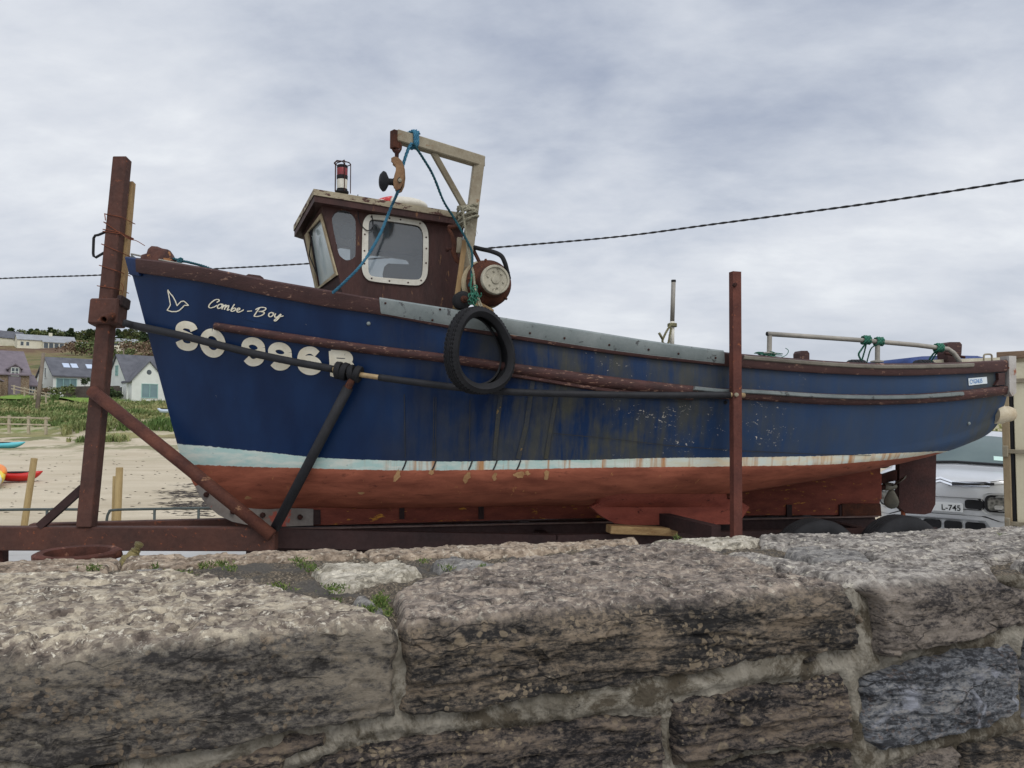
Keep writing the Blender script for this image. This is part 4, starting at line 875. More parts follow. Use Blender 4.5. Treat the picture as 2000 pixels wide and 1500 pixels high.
# ============================================================ TRAILER
TY = 5.72
tr = thing('boat_trailer', 'rust brown steel boat trailer with tall bow post, twin axles and padded side bar', 'trailer', tuple(V((at(900, 1000, 6.2).x, 6.2, 0))))
ztop = at(300, 1029, TY).z; zbot = at(300, 1075, TY).z; hB = ztop-zbot
zb_c = (ztop+zbot)/2
P0 = at(-330, 1052, TY+.05); P0.z = zb_c; P1 = at(540, 1052, TY); P1.z = zb_c
mb = MB(); mb.bar(P0, P1, .10, hB, UP, bevel=.008); mb.build('drawbar_beam', TRED, tr)
kz = onb(900, 1017, .06).z
s0 = bp(.85, .0, 0); s1 = bp(LS-.3, .0, 0)
A2 = at(60, 1030, TY+.15); A2.z = zb_c+.005; B2 = bp(1.6, -.28, zb_c)
mb = MB(); mb.bar(A2, B2, .10, hB, UP, bevel=.008); mb.build('drawbar_beam', TRED, tr)
# centre channel the keel sits on
mb = MB(); za, zb_ = onb(560, 1026, .0).z, onb(1500, 1007, .0).z
a = bp(.9, 0, za-.015); b_ = bp(LS-.55, 0, onb(1700, 1004, 0).z-.012)
mb.bar(a-UP*.11, b_-UP*.11, .16, .21, UP, bevel=.006)
mb.build('spine_beam', TDARK, tr)
for s in (1, -1): MB().bar(a+PT*s*.105+UP*.004, b_+PT*s*.105+UP*.004, .03, .012, UP).build('spine_lip', paint('worn steel lip', srgb(112, 96, 90), srgb(84, 60, 54), 8, .6), tr)
for s in (1, -1):
    MB().bar(bp(1.05, s*.12, zb_c-.02), bp(3.2, s*.62, zb_c-.06), .08, .14, UP).build('chassis_rail', TDARK, tr)
    MB().bar(bp(3.2, s*.62, zb_c-.06), bp(LS-.4, s*.62, zb_c-.10), .08, .14, UP).build('chassis_rail', TDARK, tr)
for u in (3.2, 4.6, 5.9): MB().bar(bp(u, -.66, zb_c-.08), bp(u, .66, zb_c-.08), .08, .10, UP).build('cross_member', TDARK, tr)
MB().bar(bp(4.05, .5, zb_c+.1), bp(4.2, 1.24, zb_c+.08), .08, .10, UP).build('outrigger', TDARK, tr)
# bow post
pb, pt = at(169, 1030, TY), at(239, 310, TY+.42)
ax_ = (pt-pb).normalized(); mb = MB(); mb.bar(pb, pt, .112, .095, V((0, -1, .0)), bevel=.006); post = mb.build('bow_post', TRED, tr)
def onpost(y, dx=0, dd=0): 
    t = (1030-y)/720; P = pb.lerp(pt, t); return P+V((dx, dd, 0))
mb = MB(); c0, c1 = onpost(654, .012, -.01), onpost(604, .012, -.01); mb.bar(c0, c1, .225, .16, V((0, -1, 0)), bevel=.012); mb.build('post_collar', TRED, post)
mb = MB(); mb.bar(onpost(618, .115, .0), onpost(597, .12, 0), .05, .14, V((0, -1, 0)), bevel=.01); mb.build('collar_lug', TDARK, post)
mb = MB(); pp = [(0, -.0), (.028, 0), (.028, .19), (.021, .19), (.021, .15), (0, .15)]
pin0 = onpost(633, .09, -.05); pin1 = at(203, 624, pin0.y-.16); mb.lathe([(.028, 0), (.028, (pin1-pin0).length), (.021, (pin1-pin0).length), (.021, (pin1-pin0).length-.1), (0, (pin1-pin0).length-.1)], pin0, pin1-pin0, 16); mb.build('collar_pin', RUST, post, auto=40)
mb = MB(); yb = pb.y+.3; mb.tube([onpost(461, -.05, 0)+V((0, 0, .0)), at(192, 459, yb), at(186, 460, yb), at(183, 465, yb), at(182, 495, yb), at(183, 500, yb), at(187, 503, yb), onpost(503, -.05, 0)], .0105, 8); mb.build('post_handle', RUBBER, post, smooth=True)
# braces
mb = MB(); mb.bar(at(78, 1028, TY), onpost(958, -.05, 0), .06, .055, UP); mb.build('rear_brace', TDARK, tr)
q0 = onpost(783, .0, -.075); q1 = at(531, 1046, TY-.07); mb = MB(); mb.tube([q0+(q0-q1).normalized()*.03, q1], .046, 16); mb.build('bow_brace', paint('rust scaled pipe', srgb(98, 58, 44), srgb(66, 38, 32), 7, .8, .3, .4, srgb(140, 104, 78), .62, 5), tr, smooth=True)
# padded bar round the port side
def clear(px, py, m=.07, back=None):
    h = BVH.ray_cast(EYE, ray(px, py).normalized())
    Y = h[0].y-m if h[0] is not None else back
    return at(px, py, min(Y, back) if back else Y)
bar_px = [(248,633),(320,648),(373,660),(440,677),(507,693),(575,707),(640,719),(700,731),(740,737),(800,745),(870,754),(960,763),(1060,768),(1200,771),(1320,772),(1438,771)]
RY = 5.42; bar = []
for x, y in bar_px:
    h = BVH.ray_cast(EYE, ray(x, y).normalized()); t = (x-248)/(1438-248); base = (TY+.12)*(1-t)+RY*t
    Y = base if h[0] is None else min(base, h[0].y-.075); bar.append(Y)
for _ in range(3): bar = [bar[0]]+[min(bar[i], (bar[i-1]+bar[i]+bar[i+1])/3) for i in range(1, len(bar)-1)]+[bar[-1]]
BARP = [at(x, y, Y) for (x, y), Y in zip(bar_px, bar)]
spl = catmull(BARP, 6)
def seg(x0, x1): return [p for p in spl if x0 <= proj(p)[0] <= x1]
MB().tube([flip(p) for p in spl], .028, 12).build('foam_sleeve', FOAM, tr, smooth=True)
MB().tube(spl, .018, 10).build('side_bar', paint('bare tan pipe', srgb(172, 150, 112), srgb(128, 104, 74), 12, .6, .4, .2), tr, smooth=True)
sg = seg(250, 660); MB().tube(sg, [.029-.003*i/len(sg) for i in range(len(sg))], 16).build('foam_sleeve', FOAM, tr, smooth=True)
MB().tube(seg(738, 1426), .024, 16).build('foam_sleeve', FOAM, tr, smooth=True)
mb = MB(); k0 = min(spl, key=lambda p: abs(proj(p)[0]-678)); kd = (spl[spl.index(k0)+1]-k0).normalized()
for o_, r_, tl in ((-.075, .062, .1), (-.03, .064, -.1), (.02, .058, .25), (.065, .06, -.12)):
    mb = MB(); mb.lathe([(.02, -.018), (r_-.004, -.02), (r_, -.015), (r_, .015), (r_-.004, .02), (.02, .018)], k0+kd*o_, kd+V((0, 0, tl)), 20); mb.build('rubber_collar', RUBBER, tr, auto=40)
w0 = k0+kd*.03-V((0, .02, .04)); w1 = at(690, 738, w0.y); w2 = at(537, 1032, TY-.02)
MB().tube([w0, w1+(w2-w1)*.14], .026, 12).build('prop_bar', RUST, tr, smooth=True)
MB().tube([w1+(w2-w1)*.06, w2], .036, 14).build('prop_sleeve', FOAM, tr, smooth=True)
# side post: steel channel
rb, rt_ = at(1438, 1090, RY), at(1436.5, 531, RY); rd = (rt_-rb).normalized()
mb = MB(); hw = .034; pr = [(-hw, -.02), (hw, -.02), (hw, .03), (hw-.008, .03), (hw-.008, -.012), (-hw+.008, -.012), (-hw+.008, .03), (-hw, .03)]
rot = Matrix.Rotation(R(18), 3, 'Z'); ring = lambda P: [P+rot @ V((x, y, 0)) for x, y in pr]
zlow = V((rb.x, rb.y, .25)); mb.sweep([ring(zlow), ring(rt_)]); sp_ = mb.build('side_post', paint('red rust channel', srgb(100, 57, 46), srgb(74, 42, 36), 6, .8, .3, .4, srgb(132, 76, 50), .62, 24), tr)
for x, y in ((1434, 557), (1437, 771)): MB().lathe([(0, .03), (.014, .028), (.016, 0)], at(x, y, RY-.02), V((0, -1, 0)), 8).build('post_bolt', GALV if y > 600 else RUSTD, sp_)
MB().tube([at(1440, 771, RY-.0), at(1453, 772, RY+.03)], .018, 10).build('bar_end', paint('bare tan pipe', (.3, .2, .1)), sp_, smooth=True)
# wheels
rim_m = paint('grey wheel rim', srgb(128, 126, 122), srgb(96, 92, 88), 8, .5, .5)
def wheel_prof(R_, r_, w_): return tyre_prof(R_, r_, w_)
def put_wheel(c, axis, R_, w_, parent):
    prof = tyre_prof(R_, R_*.58, w_); t = thing('wheel', '', ''); del t['label']; del t['category']; t.parent = parent; t.location = (0, 0, 0); ORG[t.name] = ORG[parent.name]
    MB().lathe(prof+[prof[0]], c, axis, 48).build('tyre', RUBBER, t, auto=45)
    MB().lathe([(R_*.58, -w_*.32), (R_*.54, -w_*.25), (R_*.3, -w_*.05), (R_*.12, -w_*.1), (0, -w_*.1)], c, axis, 32).build('rim', rim_m, t, auto=40)
WR = .34
for px, Y, sgn in ((1592, 6.02, 1), (1757, 6.16, 1), (1532, 7.35, -1), (1672, 7.5, -1)):
    top = at(px, 1006 if sgn > 0 and px > 1700 else 1013 if sgn > 0 else 1003, Y); 
    R_ = min(top.z/2, .40); put_wheel(V((top.x, top.y, top.z-R_)), -PT*sgn, R_, .21, tr)
for u in (5.15, 5.95): MB().tube([bp(u, -.95, .42), bp(u, .95, .42)], .035, 10).build('axle', TDARK, tr, smooth=True)
MB().bar(at(2, 1072, TY+.1), at(4, 1100, TY+.1)-UP*.35, .07, .07, UP).build('jack_leg', RUSTD, tr)
# timber, batten, wires
mb = MB(); tb = bp(0, 0, 0); c0, c1 = onb(1188, 1033, .70), onb(1318, 1038, .70); c0.z -= .0; mb.bar(c0, c1, .12, .06, UP, bevel=.006)
tag(mb.build('timber_block', paint('weathered yellow timber', srgb(164, 138, 98), srgb(118, 92, 62), 7, .85, .2, .3, srgb(110, 58, 34), .62, 6, (.6, 4, 4)), None), 'weathered timber block wedged under the bilge keel', 'timber')
mb = MB(); mb.bar(at(236, 604, TY+.30), at(257, 357, TY+.50), .045, .05, V((0, -1, 0)))
tag(mb.build('wooden_batten', MATS['raw yellow wood'], None), 'pale wooden batten tied upright behind the rusty bow post', 'batten')
mb = MB(); 
for y0, y1 in ((430, 437), (447, 470), (462, 468), (466, 471), (492, 507), (535, 546), (576, 581)):
    a, b_ = onpost(y0, -.07, -.056), onpost(y1, .07, -.056); c_ = onpost(y1+2, .085, .13); d_ = onpost(y0-2, -.075, .06)
    mb.tube([a, b_, c_, d_, a], .0035, 5)
mb.tube(catmull([onpost(470, .07, -.05), at(252, 467, TY+.2), at(266, 470, TY+.2), at(283, 480, TY+.2)], 5), .003, 5); mb.tube([onpost(431, -.07, -.05), at(206, 430, TY+.2)], .004, 5); mb.tube(catmull([at(236, 552, TY+.2), at(241, 562, TY+.2), at(238, 578, TY+.2)], 5), .0025, 5)
tag(mb.build('wire_ties', paint('rusty wire', srgb(122, 66, 40), srgb(92, 50, 34), 14, .8), None), 'rusty wire wound round the bow post and the wooden batten', 'wire')
# rusty drum and brass stub just behind the wall
DY = 4.55; c = at(152, 1079, DY); rr = 73*DY/1500
mb = MB(); mb.lathe([(rr-.03, -.5), (rr+.0, -.5), (rr-.02, -.05), (rr+.01, -.03), (rr+.012, 0), (rr-.01, .012), (rr-.045, .005), (rr-.055, -.03), (rr-.05, -.18), (rr*.3, -.2), (0, -.2)], c, UP, 48); dr = mb.build('rusty_drum', paint('pink rust', srgb(92, 55, 45), srgb(62, 40, 34), 9, .85, .2, .5, srgb(134, 94, 76), .6, 12), None, auto=40)
tag(dr, 'open rusty iron drum standing between the trailer beam and the wall', 'drum')
mb = MB(); mb.bar(c+V((0, rr*.3, -.19)), c+V((0, rr*.3, -.04)), .06, .1, UP); mb.build('hub', RUST, dr)
mb = MB(); mb.tube([c+V((rr-.02, 0, -.02)), at(236, 1081, DY)], .022, 10); mb.build('side_lug', RUST, dr, smooth=True)
brz = paint('tarnished brass', srgb(132, 118, 72), srgb(92, 84, 56), 14, .5, .5, .2, srgb(176, 160, 104), .6, 20, metal=.4)
c = at(256, 1092, 4.2); mb = MB(); d = at(270, 1066, 4.2)-c; mb.lathe([(.05, -.3), (.05, .0), (.034, .01), (.03, .035), (.024, .045), (.026, .055), (.016, .06), (.015, .075), (.022, .08), (.024, .095), (.014, .1), (0, .1)], c, d, 14); o = mb.build('brass_fitting', brz, None, auto=40)
tag(o, 'small tarnished brass pipe fitting poking up behind the wall beside the drum', 'pipe fitting')
# ============================================================ CAR
GZ = -.35
carY = 10.1; cp = at(1836, 938, carY); CARZ = cp.z-.85
car = thing('parked_car', 'silver grey car facing the camera, parked behind the stern of the boat', 'car', (cp.x, carY, CARZ), rotz=R(-41))
def chaikin(P, n=3):
    P = [V(p) for p in P]
    for _ in range(n):
        Q = [P[0]]
        for a, b in zip(P, P[1:]): Q += [a.lerp(b, .25), a.lerp(b, .75)]
        P = Q+[P[-1]]
    return P
ST = [(0, .42, .22, .64, .785, .36), (.06, .66, .15, .76, .88, .56), (.18, .80, .13, .84, .925, .68), (.42, .875, .15, .88, .955, .74), (.95, .885, .2, .94, .99, .76), (1.30, .89, .2, .95, 1.20, .66), (1.72, .89, .2, .95, 1.39, .57), (2.1, .885, .2, .95, 1.44, .56), (3.0, .88, .2, .95, 1.435, .56), (3.55, .86, .22, .95, 1.33, .55), (3.95, .8, .26, .9, 1.06, .6), (4.1, .72, .34, .76, .93, .55)]
def csec(w, zb, zs, zt, wt):
    h = [(0, 0, zb), (w*.8, 0, zb), (w*.98, 0, zb+.1), (w, 0, (zb+zs)/2+.05), (w*.985, 0, zs), ((wt*1.06), 0, zt-.05*min(1, (zt-zs)/.3)), (wt*.86, 0, zt+.0), (0, 0, zt+.025)]
    return chaikin(h, 3)
rows = [[V((p.x, y, p.z)) for p in csec(*s)] for y, *s in ST]; dense = []
for i in range(len(rows)-1):
    for j in range(6):
        t = j/6; r0, r1, r2, r3 = rows[max(i-1, 0)], rows[i], rows[i+1], rows[min(i+2, len(rows)-1)]
        dense.append([r1[k].lerp(r2[k], t) if True else 0 for k in range(len(r1))])
        if 0 < i < len(rows)-2 and i not in (4, 6): dense[-1] = [.5*((2*r1[k])+(r2[k]-r0[k])*t+(2*r0[k]-5*r1[k]+4*r2[k]-r3[k])*t*t+(3*r1[k]-r0[k]-3*r2[k]+r3[k])*t**3) for k in range(len(r1))]
dense.append(rows[-1]); full = [r+[V((-p.x, p.y, p.z)) for p in r[-2:0:-1]] for r in dense]
silver, nts, bs = newmat('silver car paint', .34, .5, .3); bs.inputs['Base Color'].default_value = (*srgb(190, 192, 194), 1); bs.inputs['Coat Weight'].default_value = .25
L(nts, mix(nts, noise(nts, objc(nts), 3, 4), srgb(196, 198, 200), srgb(206, 207, 208)), bs.inputs['Base Color'])
cb_ = MB(); cb_.sweep(full); CV, CF = list(cb_.v), list(cb_.f); cb_.build('body', silver, car, local=True, auto=50)
CBVH = BVHTree.FromPolygons(CV, CF)
def cf(x, z, off=.0):
    h = CBVH.ray_cast(V((x, -2, z)), V((0, 1, 0))); y = h[0].y if h[0] is not None else .3
    return V((x, y-off, z))
def cpanel(name, poly, mat, off, parent=car, depth=None):
    P = resample([V((x, 0, z)) for x, z in poly]+[V((poly[0][0], 0, poly[0][1]))], .05)[:-1]
    # conformed panel: triangulated by a small grid
    xs, zs = [p[0] for p in poly], [p[1] for p in poly]; tri = tessellate_polygon([[V((p.x, p.z, 0)) for p in P]]); vs = [cf(p.x, p.z, off) for p in P]; n = len(vs)
    vs2 = [v+V((0, off+.015, 0)) for v in vs]
    return MB().add(vs+vs2, [tuple(t) for t in tri]+[(i, (i+1) % n, (i+1) % n+n, i+n) for i in range(n)]).build(name, mat, parent, local=True)
def rrect(x0, x1, z0, z1, r, n=5):
    out = []
    for cx, cz, a in ((x1-r, z1-r, 0), (x0+r, z1-r, 90), (x0+r, z0+r, 180), (x1-r, z0+r, 270)):
        out += [(cx+r*math.cos(R(a+90*k/n)), cz+r*math.sin(R(a+90*k/n))) for k in range(n+1)]
    return out
BLK = paint('black plastic trim', (.012, .012, .014), (.02, .02, .022), 8, .5, bmp=.05); CHR, ntc, bc_ = newmat('chrome', .15, .5, 1.0); L(ntc, mix(ntc, noise(ntc, objc(ntc), 5, 3), (.7, .71, .73), (.6, .61, .63)), bc_.inputs['Base Color'])
GLS, ntg, bg2 = newmat('dark car glass', .08, .35); L(ntg, mix(ntg, noise(ntg, objc(ntg), 2.5, 3), srgb(104, 118, 116), srgb(78, 92, 92)), bg2.inputs['Base Color'])
LENS, ntl, bl = newmat('headlamp lens', .08, .6); L(ntl, mix(ntl, vor(ntl, objc(ntl), 26), srgb(40, 40, 42), srgb(136, 134, 128)), bl.inputs['Base Color'])
cpanel('upper_grille', rrect(-.5, .5, .49, .64, .06), BLK, .012)
gm = MB()
cpanel('grille_insert', rrect(.28, .48, .505, .62, .035), RUBBER, .02)
pl_ = cpanel('number_plate', rrect(-.26, .26, .455, .565, .008), paint('white plate', (.72, .73, .72), (.66, .67, .66), 6, .4, bmp=0), .034)
tv, tf2 = text_mesh('L-745', .105, .0012); xm = max(v.x for v in tv)
MB().add([cf(.235-(xm-v.x)*.94, .473+v.y*.95, .038) for v in tv], tf2).build('plate_number', RUBBER, pl_, local=True)
for s in (1, -1):
    cpanel('lamp_surround', rrect(*( (.46, .82) if s > 0 else (-.82, -.46)), .445, .715, .08), silver, .012)
    fr_ = cpanel('headlamp', rrect(*((.50, .785) if s > 0 else (-.785, -.50)), .475, .69, .06), BLK, .022)
    cpanel('lens', rrect(*((.53, .76) if s > 0 else (-.76, -.53)), .50, .665, .045), LENS, .028, fr_)
    cpanel('inner_lamp', rrect(*((.6, .69) if s > 0 else (-.69, -.6)), .515, .565, .02), paint('lamp glass', (.5, .49, .46), (.35, .34, .32), 20, .2), .036, fr_)
    cpanel('daytime_lamp', [(s*.44, .815), (s*.62, .825), (s*.80, .84), (s*.80, .885), (s*.66, .878), (s*.52, .852)], LENS, .012)
for k, (z0, z1) in enumerate(((.79, .807), (.836, .852))):
    for s in (1, -1): cpanel('chrome_bar', [(s*.10, z0+.0), (s*.30, z0-.006), (s*.56, z0+.004), (s*.56, z1+.004), (s*.30, z1-.006), (s*.10, z1)], CHR, .016)
for s in (1, -1): cpanel('chrome_bar_gap', [(s*.13, .806), (s*.30, .802), (s*.60, .814), (s*.60, .844), (s*.30, .833), (s*.13, .838)], BLK, .013)
for k, dz in enumerate((0, .038)): cpanel('emblem', [(-.14, .790+dz), (0, .834+dz), (.14, .790+dz), (.14, .813+dz), (0, .860+dz), (-.14, .813+dz)], CHR, .024+.003*k)
cpanel('lower_bumper_trim', [(-.84, .14), (-.84, .37), (-.66, .36), (-.5, .42), (.5, .42), (.66, .36), (.84, .37), (.84, .14)], BLK, .010)
sk = cpanel('skid_plate', [(-.62, .18), (-.5, .365), (.5, .365), (.62, .18)], paint('silver trim', srgb(168, 170, 172), srgb(150, 152, 154), 6, .4, metal=.3), .022)
for x0, x1 in ((-.48, -.25), (-.21, .0), (.04, .24), (.28, .5)): cpanel('air_slot', rrect(x0, x1, .225, .335, .03), RUBBER, .03, sk)
# windscreen, laid on the sloping front glass
wsv = []
for t in np.linspace(0, 1, 9):
    y = .98+t*.72; 
    for x in np.linspace(-1, 1, 17):
        wd = .735*(1-t)+.535*t; X = x*wd; h = CBVH.ray_cast(V((X, y, 3)), V((0, 0, -1))); wsv.append(h[0]+V((0, -.010, .012)))
MB().add(wsv, [(j*17+i, j*17+i+1, (j+1)*17+i+1, (j+1)*17+i) for j in range(8) for i in range(16)]).build('windscreen', GLS, car, smooth=True, local=True)
vs = [wsv[1*17+13]+V((0, -.004, .004)), wsv[1*17+15]+V((0, -.004, .004)), wsv[2*17+15]+V((0, -.004, .004)), wsv[2*17+13]+V((0, -.004, .004))]
MB().add(vs, [(0, 1, 2, 3)]).build('screen_sticker', paint('pale green sticker', srgb(200, 226, 216), srgb(190, 216, 206), 5, .5, bmp=0), car, local=True)
vs = [v+V((0, -.02, .012)) for v in wsv[0:17:2]]; MB().tube(vs, .014, 6).build('wiper', BLK, car, local=True)
for s in (1, -1):
    mb = MB(); mb.sphere((s*1.0, 1.12, 1.0), .12, 14, 10, (1, .6, .75)); mb.build('door_mirror', BLK, car, smooth=True, local=True)
    MB().tube([(s*.5, 1.9, 1.46), (s*.52, 2.1, 1.49), (s*.52, 3.2, 1.48), (s*.5, 3.4, 1.43)], .018, 8).build('roof_bar', BLK, car, smooth=True, local=True)
    for y in (.82, 3.35):
        pr_ = tyre_prof(.33, .2, .2); t = thing('wheel', '', ''); del t['label']; del t['category']; t.parent = car; ORG[t.name] = V((0, 0, 0))
        MB().lathe(pr_+[pr_[0]], (s*.80, y, .33), (s, 0, 0), 32).build('tyre', RUBBER, t, auto=45, local=True); MB().lathe([(.2, .06), (.05, .09), (0, .09)], (s*.80, y, .33), (s, 0, 0), 20).build('rim', rim_m, t, local=True)
# ============================================================ BOX TRAILER at the right edge
bxY = 8.3; g0 = at(1962, 1000, bxY); ang = R(-42); rx_ = V((math.cos(ang), math.sin(ang), 0)); ry_ = V((-math.sin(ang), math.cos(ang), 0))
zt = at(1962, 700, bxY).z; zlo = at(1962, 1036, bxY).z-.02
box = thing('box_trailer', 'cream box trailer with hinged door and timber top rail at the right edge', 'trailer', (g0.x, g0.y, 0))
def bxp(a, d, z): return V((g0.x, g0.y, 0))+rx_*a+ry_*d+UP*z
rotb = Matrix.Rotation(ang, 3, 'Z')
CRM = paint('cream panel', srgb(214, 206, 178), srgb(200, 190, 162), 2.5, .55, .35, .1, srgb(168, 150, 116), .72, 9)
MB().box(bxp(1.2, .42, (zt+zlo)/2), (2.3, .7, zt-zlo), rotb).build('body', CRM, box)
MB().box(bxp(.035, .03, (zt+zlo)/2), (.07, .08, zt-zlo), rotb, bevel=.006).build('corner_post', paint('stained beige post', srgb(158, 142, 114), srgb(130, 112, 86), 5, .7, .3, .2, srgb(112, 84, 56), .62, 9, (2, 2, .5)), box)
MB().box(bxp(.085, .035, (zt+zlo)/2), (.03, .05, zt-zlo), rotb).build('door_seal', RUBBER, box)
dp = MB().box(bxp(1.2, .035, (zt+zlo)/2-.02), (2.18, .05, zt-zlo-.06), rotb, bevel=.006).build('door', CRM, box)
MB().box(bxp(1.15, .0, zt+.03), (2.35, .09, .075), rotb, bevel=.006).build('top_rail', paint('weathered timber rail', srgb(140, 118, 96), srgb(108, 88, 72), 6, .85, .2, .3, srgb(84, 66, 54), .64, 8, (.5, .5, 4)), box)
for yy in (744, 881, 1021):
    z = at(1975, yy, bxY).z; mb = MB(); mb.bar(bxp(.03, -.02, z), bxp(.33, -.012, z-.004), .018, .045, UP, bevel=.004); mb.box(bxp(.03, -.03, z), (.05, .05, .12), rotb, bevel=.006); mb.build('hinge', GALV, dp if yy == 0 else box)
MB().box(bxp(1.2, .4, zlo-.09), (2.1, .6, .14), rotb).build('chassis', TDARK, box)
for a, d in ((.7, .15), (.7, .7), (1.6, .15), (1.6, .7)): put_wheel(bxp(a, d, .06+.22+(-.0)), ry_, .28, .18, box)
# ============================================================ LAND
TAB = [(11.4,-.12),(11.9,-.9),(13,-1.0),(20,-.95),(30,-.55),(42,.0),(46,.45),(52,1.2),(60,1.75),(70,2.3),(80,3.0),(86,3.3),(95,3.7),(115,4.6),(150,8.5),(200,16),(250,24),(300,31),(340,37),(420,42),(500,40)]
def terr(X, Y):
    X = np.asarray(X, float); Y = np.asarray(Y, float)
    z = np.interp(Y, [t[0] for t in TAB], [t[1] for t in TAB])
    fac = 1-sstep(-100, -45, X)*sstep(90, 160, Y); base = 4.2
    z = np.where(Y > 90, base+(z-base)*fac, z)
    d = sstep(40, 56, Y); z = z+d*(.35*fbm(X*.22, Y*.22, oct=3, seed=3)+.8*fbm(X*.07, Y*.07, oct=2, seed=5)*sstep(46, 70, Y))+.05*fbm(X*.5, Y*.5, oct=3, seed=9)*sstep(13, 16, Y)
    z = z+sstep(120, 200, Y)*1.2*fbm(X*.03, Y*.03, oct=3, seed=21); return z
def ground_at(px, py, y0=12.5, y1=480):
    d = ray(px, py); Ys = np.concatenate([np.linspace(y0, 100, 1200), np.linspace(100, y1, 900)]); t = Ys/d.y
    g = terr(d.x*t, Ys)-(EYE.z+d.z*t); k = np.argmax(g > 0); return V((d.x*t[k], Ys[k], float(terr(d.x*t[k], Ys[k]))))
def tz(X, Y): return float(terr(X, Y))
def land(name, x0, x1, y0, y1, st, mat, dz=0.0):
    xs = np.arange(x0, x1+st*.5, st); ys = np.arange(y0, y1+st*.25, st); X, Y = np.meshgrid(xs, ys); Z = terr(X, Y)+dz
    o = grid_mesh(name, np.stack([X, Y, Z], -1), np.ones((len(ys)-1, len(xs)-1), bool), mat); o['kind'] = 'structure'; return o
def wmat(name, fn, rough=.9, bm=.4, bd=.03, bs=8):
    m, nt, b = newmat(name, rough, .15); geo = nd(nt, 'ShaderNodeNewGeometry').outputs['Position']; c = fn(nt, geo); L(nt, c, b.inputs['Base Color']); bump(nt, b, noise(nt, geo, bs, 6, .7), bm, bd); return m
def sand_fn(nt, p):
    c = mix(nt, ramp(nt, noise(nt, mapv(nt, p, (.25, .9, 1)), .8, 6, .6), (.35, 0), (.65, 1)), srgb(176, 163, 140), srgb(196, 184, 162))
    c = mix(nt, ramp(nt, noise(nt, mapv(nt, p, (1, 2.5, 1)), 4, 6, .7), (.60, 0), (.72, .35)), c, srgb(132, 116, 98))
    sp = nd(nt, 'ShaderNodeSeparateXYZ', Vector=p)
    g = mth(nt, 'MULTIPLY', ramp(nt, noise(nt, p, .35, 6, .65), (.50, 0), (.56, 1)), ramp(nt, mth(nt, 'DIVIDE', sp.outputs[1], 100), (.34, 0), (.44, 1)))
    return mix(nt, g, c, srgb(118, 118, 84))
SAND = wmat('beach sand', sand_fn, bm=.9, bd=.06, bs=5)
def dune_fn(nt, p):
    n = noise(nt, p, .28, 7, .65, .4); c = ramp(nt, n, (.28, srgb(88, 94, 54)), (.42, srgb(118, 120, 76)), (.55, srgb(150, 142, 102)), (.7, srgb(128, 116, 88)))
    c = mix(nt, ramp(nt, noise(nt, p, .13, 3, .5), (.56, 0), (.66, .8)), c, srgb(96, 118, 52))
    sp = nd(nt, 'ShaderNodeSeparateXYZ', Vector=p)
    s = mth(nt, 'MULTIPLY', ramp(nt, noise(nt, mapv(nt, p, (1, 1, 1), (9, 3, 0)), .22, 5, .6), (.50, 0), (.55, 1)), ramp(nt, mth(nt, 'DIVIDE', sp.outputs[1], 100), (.45, 1), (.56, 0)))
    return mix(nt, s, c, srgb(190, 178, 156))
DUNE = wmat('dune turf', dune_fn, bm=.9, bd=.12, bs=2.5)
def hill_fn(nt, p):
    n = noise(nt, mapv(nt, p, (.6, 1, 1)), .06, 8, .68, .5)
    return ramp(nt, n, (.3, srgb(62, 68, 44)), (.42, srgb(98, 98, 64)), (.5, srgb(122, 110, 78)), (.58, srgb(104, 84, 68)), (.72, srgb(84, 66, 56)))
HILL = wmat('heath hillside', hill_fn, bm=.9, bd=.5, bs=.5)
land('beach', -60, 45, 11.4, 46, .5, SAND); land('dunes', -80, 70, 46, 94, .6, DUNE); land('hillside', -420, 160, 94, 500, 4.0, HILL)
def conc_fn(nt, p):
    c = mix(nt, ramp(nt, noise(nt, p, .7, 7, .65), (.35, 0), (.65, 1)), srgb(184, 183, 180), srgb(164, 162, 158))
    return mix(nt, ramp(nt, noise(nt, p, 5, 6, .7), (.6, 0), (.7, .5)), c, srgb(112, 108, 102))
CONC = wmat('quay concrete', conc_fn, .85, .3, .01, 20)
xs = np.arange(-40, 40.1, 1.0); ys = np.arange(-12, 11.45, .65); X, Y = np.meshgrid(xs, ys); Z = -.14*sstep(6, 9.5, Y)+.012*fbm(X*.4, Y*.4, seed=2)
yd = grid_mesh('quay_ground', np.stack([X, Y, Z], -1), np.ones((len(ys)-1, len(xs)-1), bool), CONC); yd['kind'] = 'structure'
o = MB().box((0, 11.36, -.62), (80, .3, .96)).build('quay_edge', CONC); o['kind'] = 'structure'
o = MB().add([(-4000, -3000, -2.2), (4000, -3000, -2.2), (4000, 5000, -2.2), (-4000, 5000, -2.2)], [(0, 1, 2, 3)]).build('ground', DUNE); o['kind'] = 'structure'
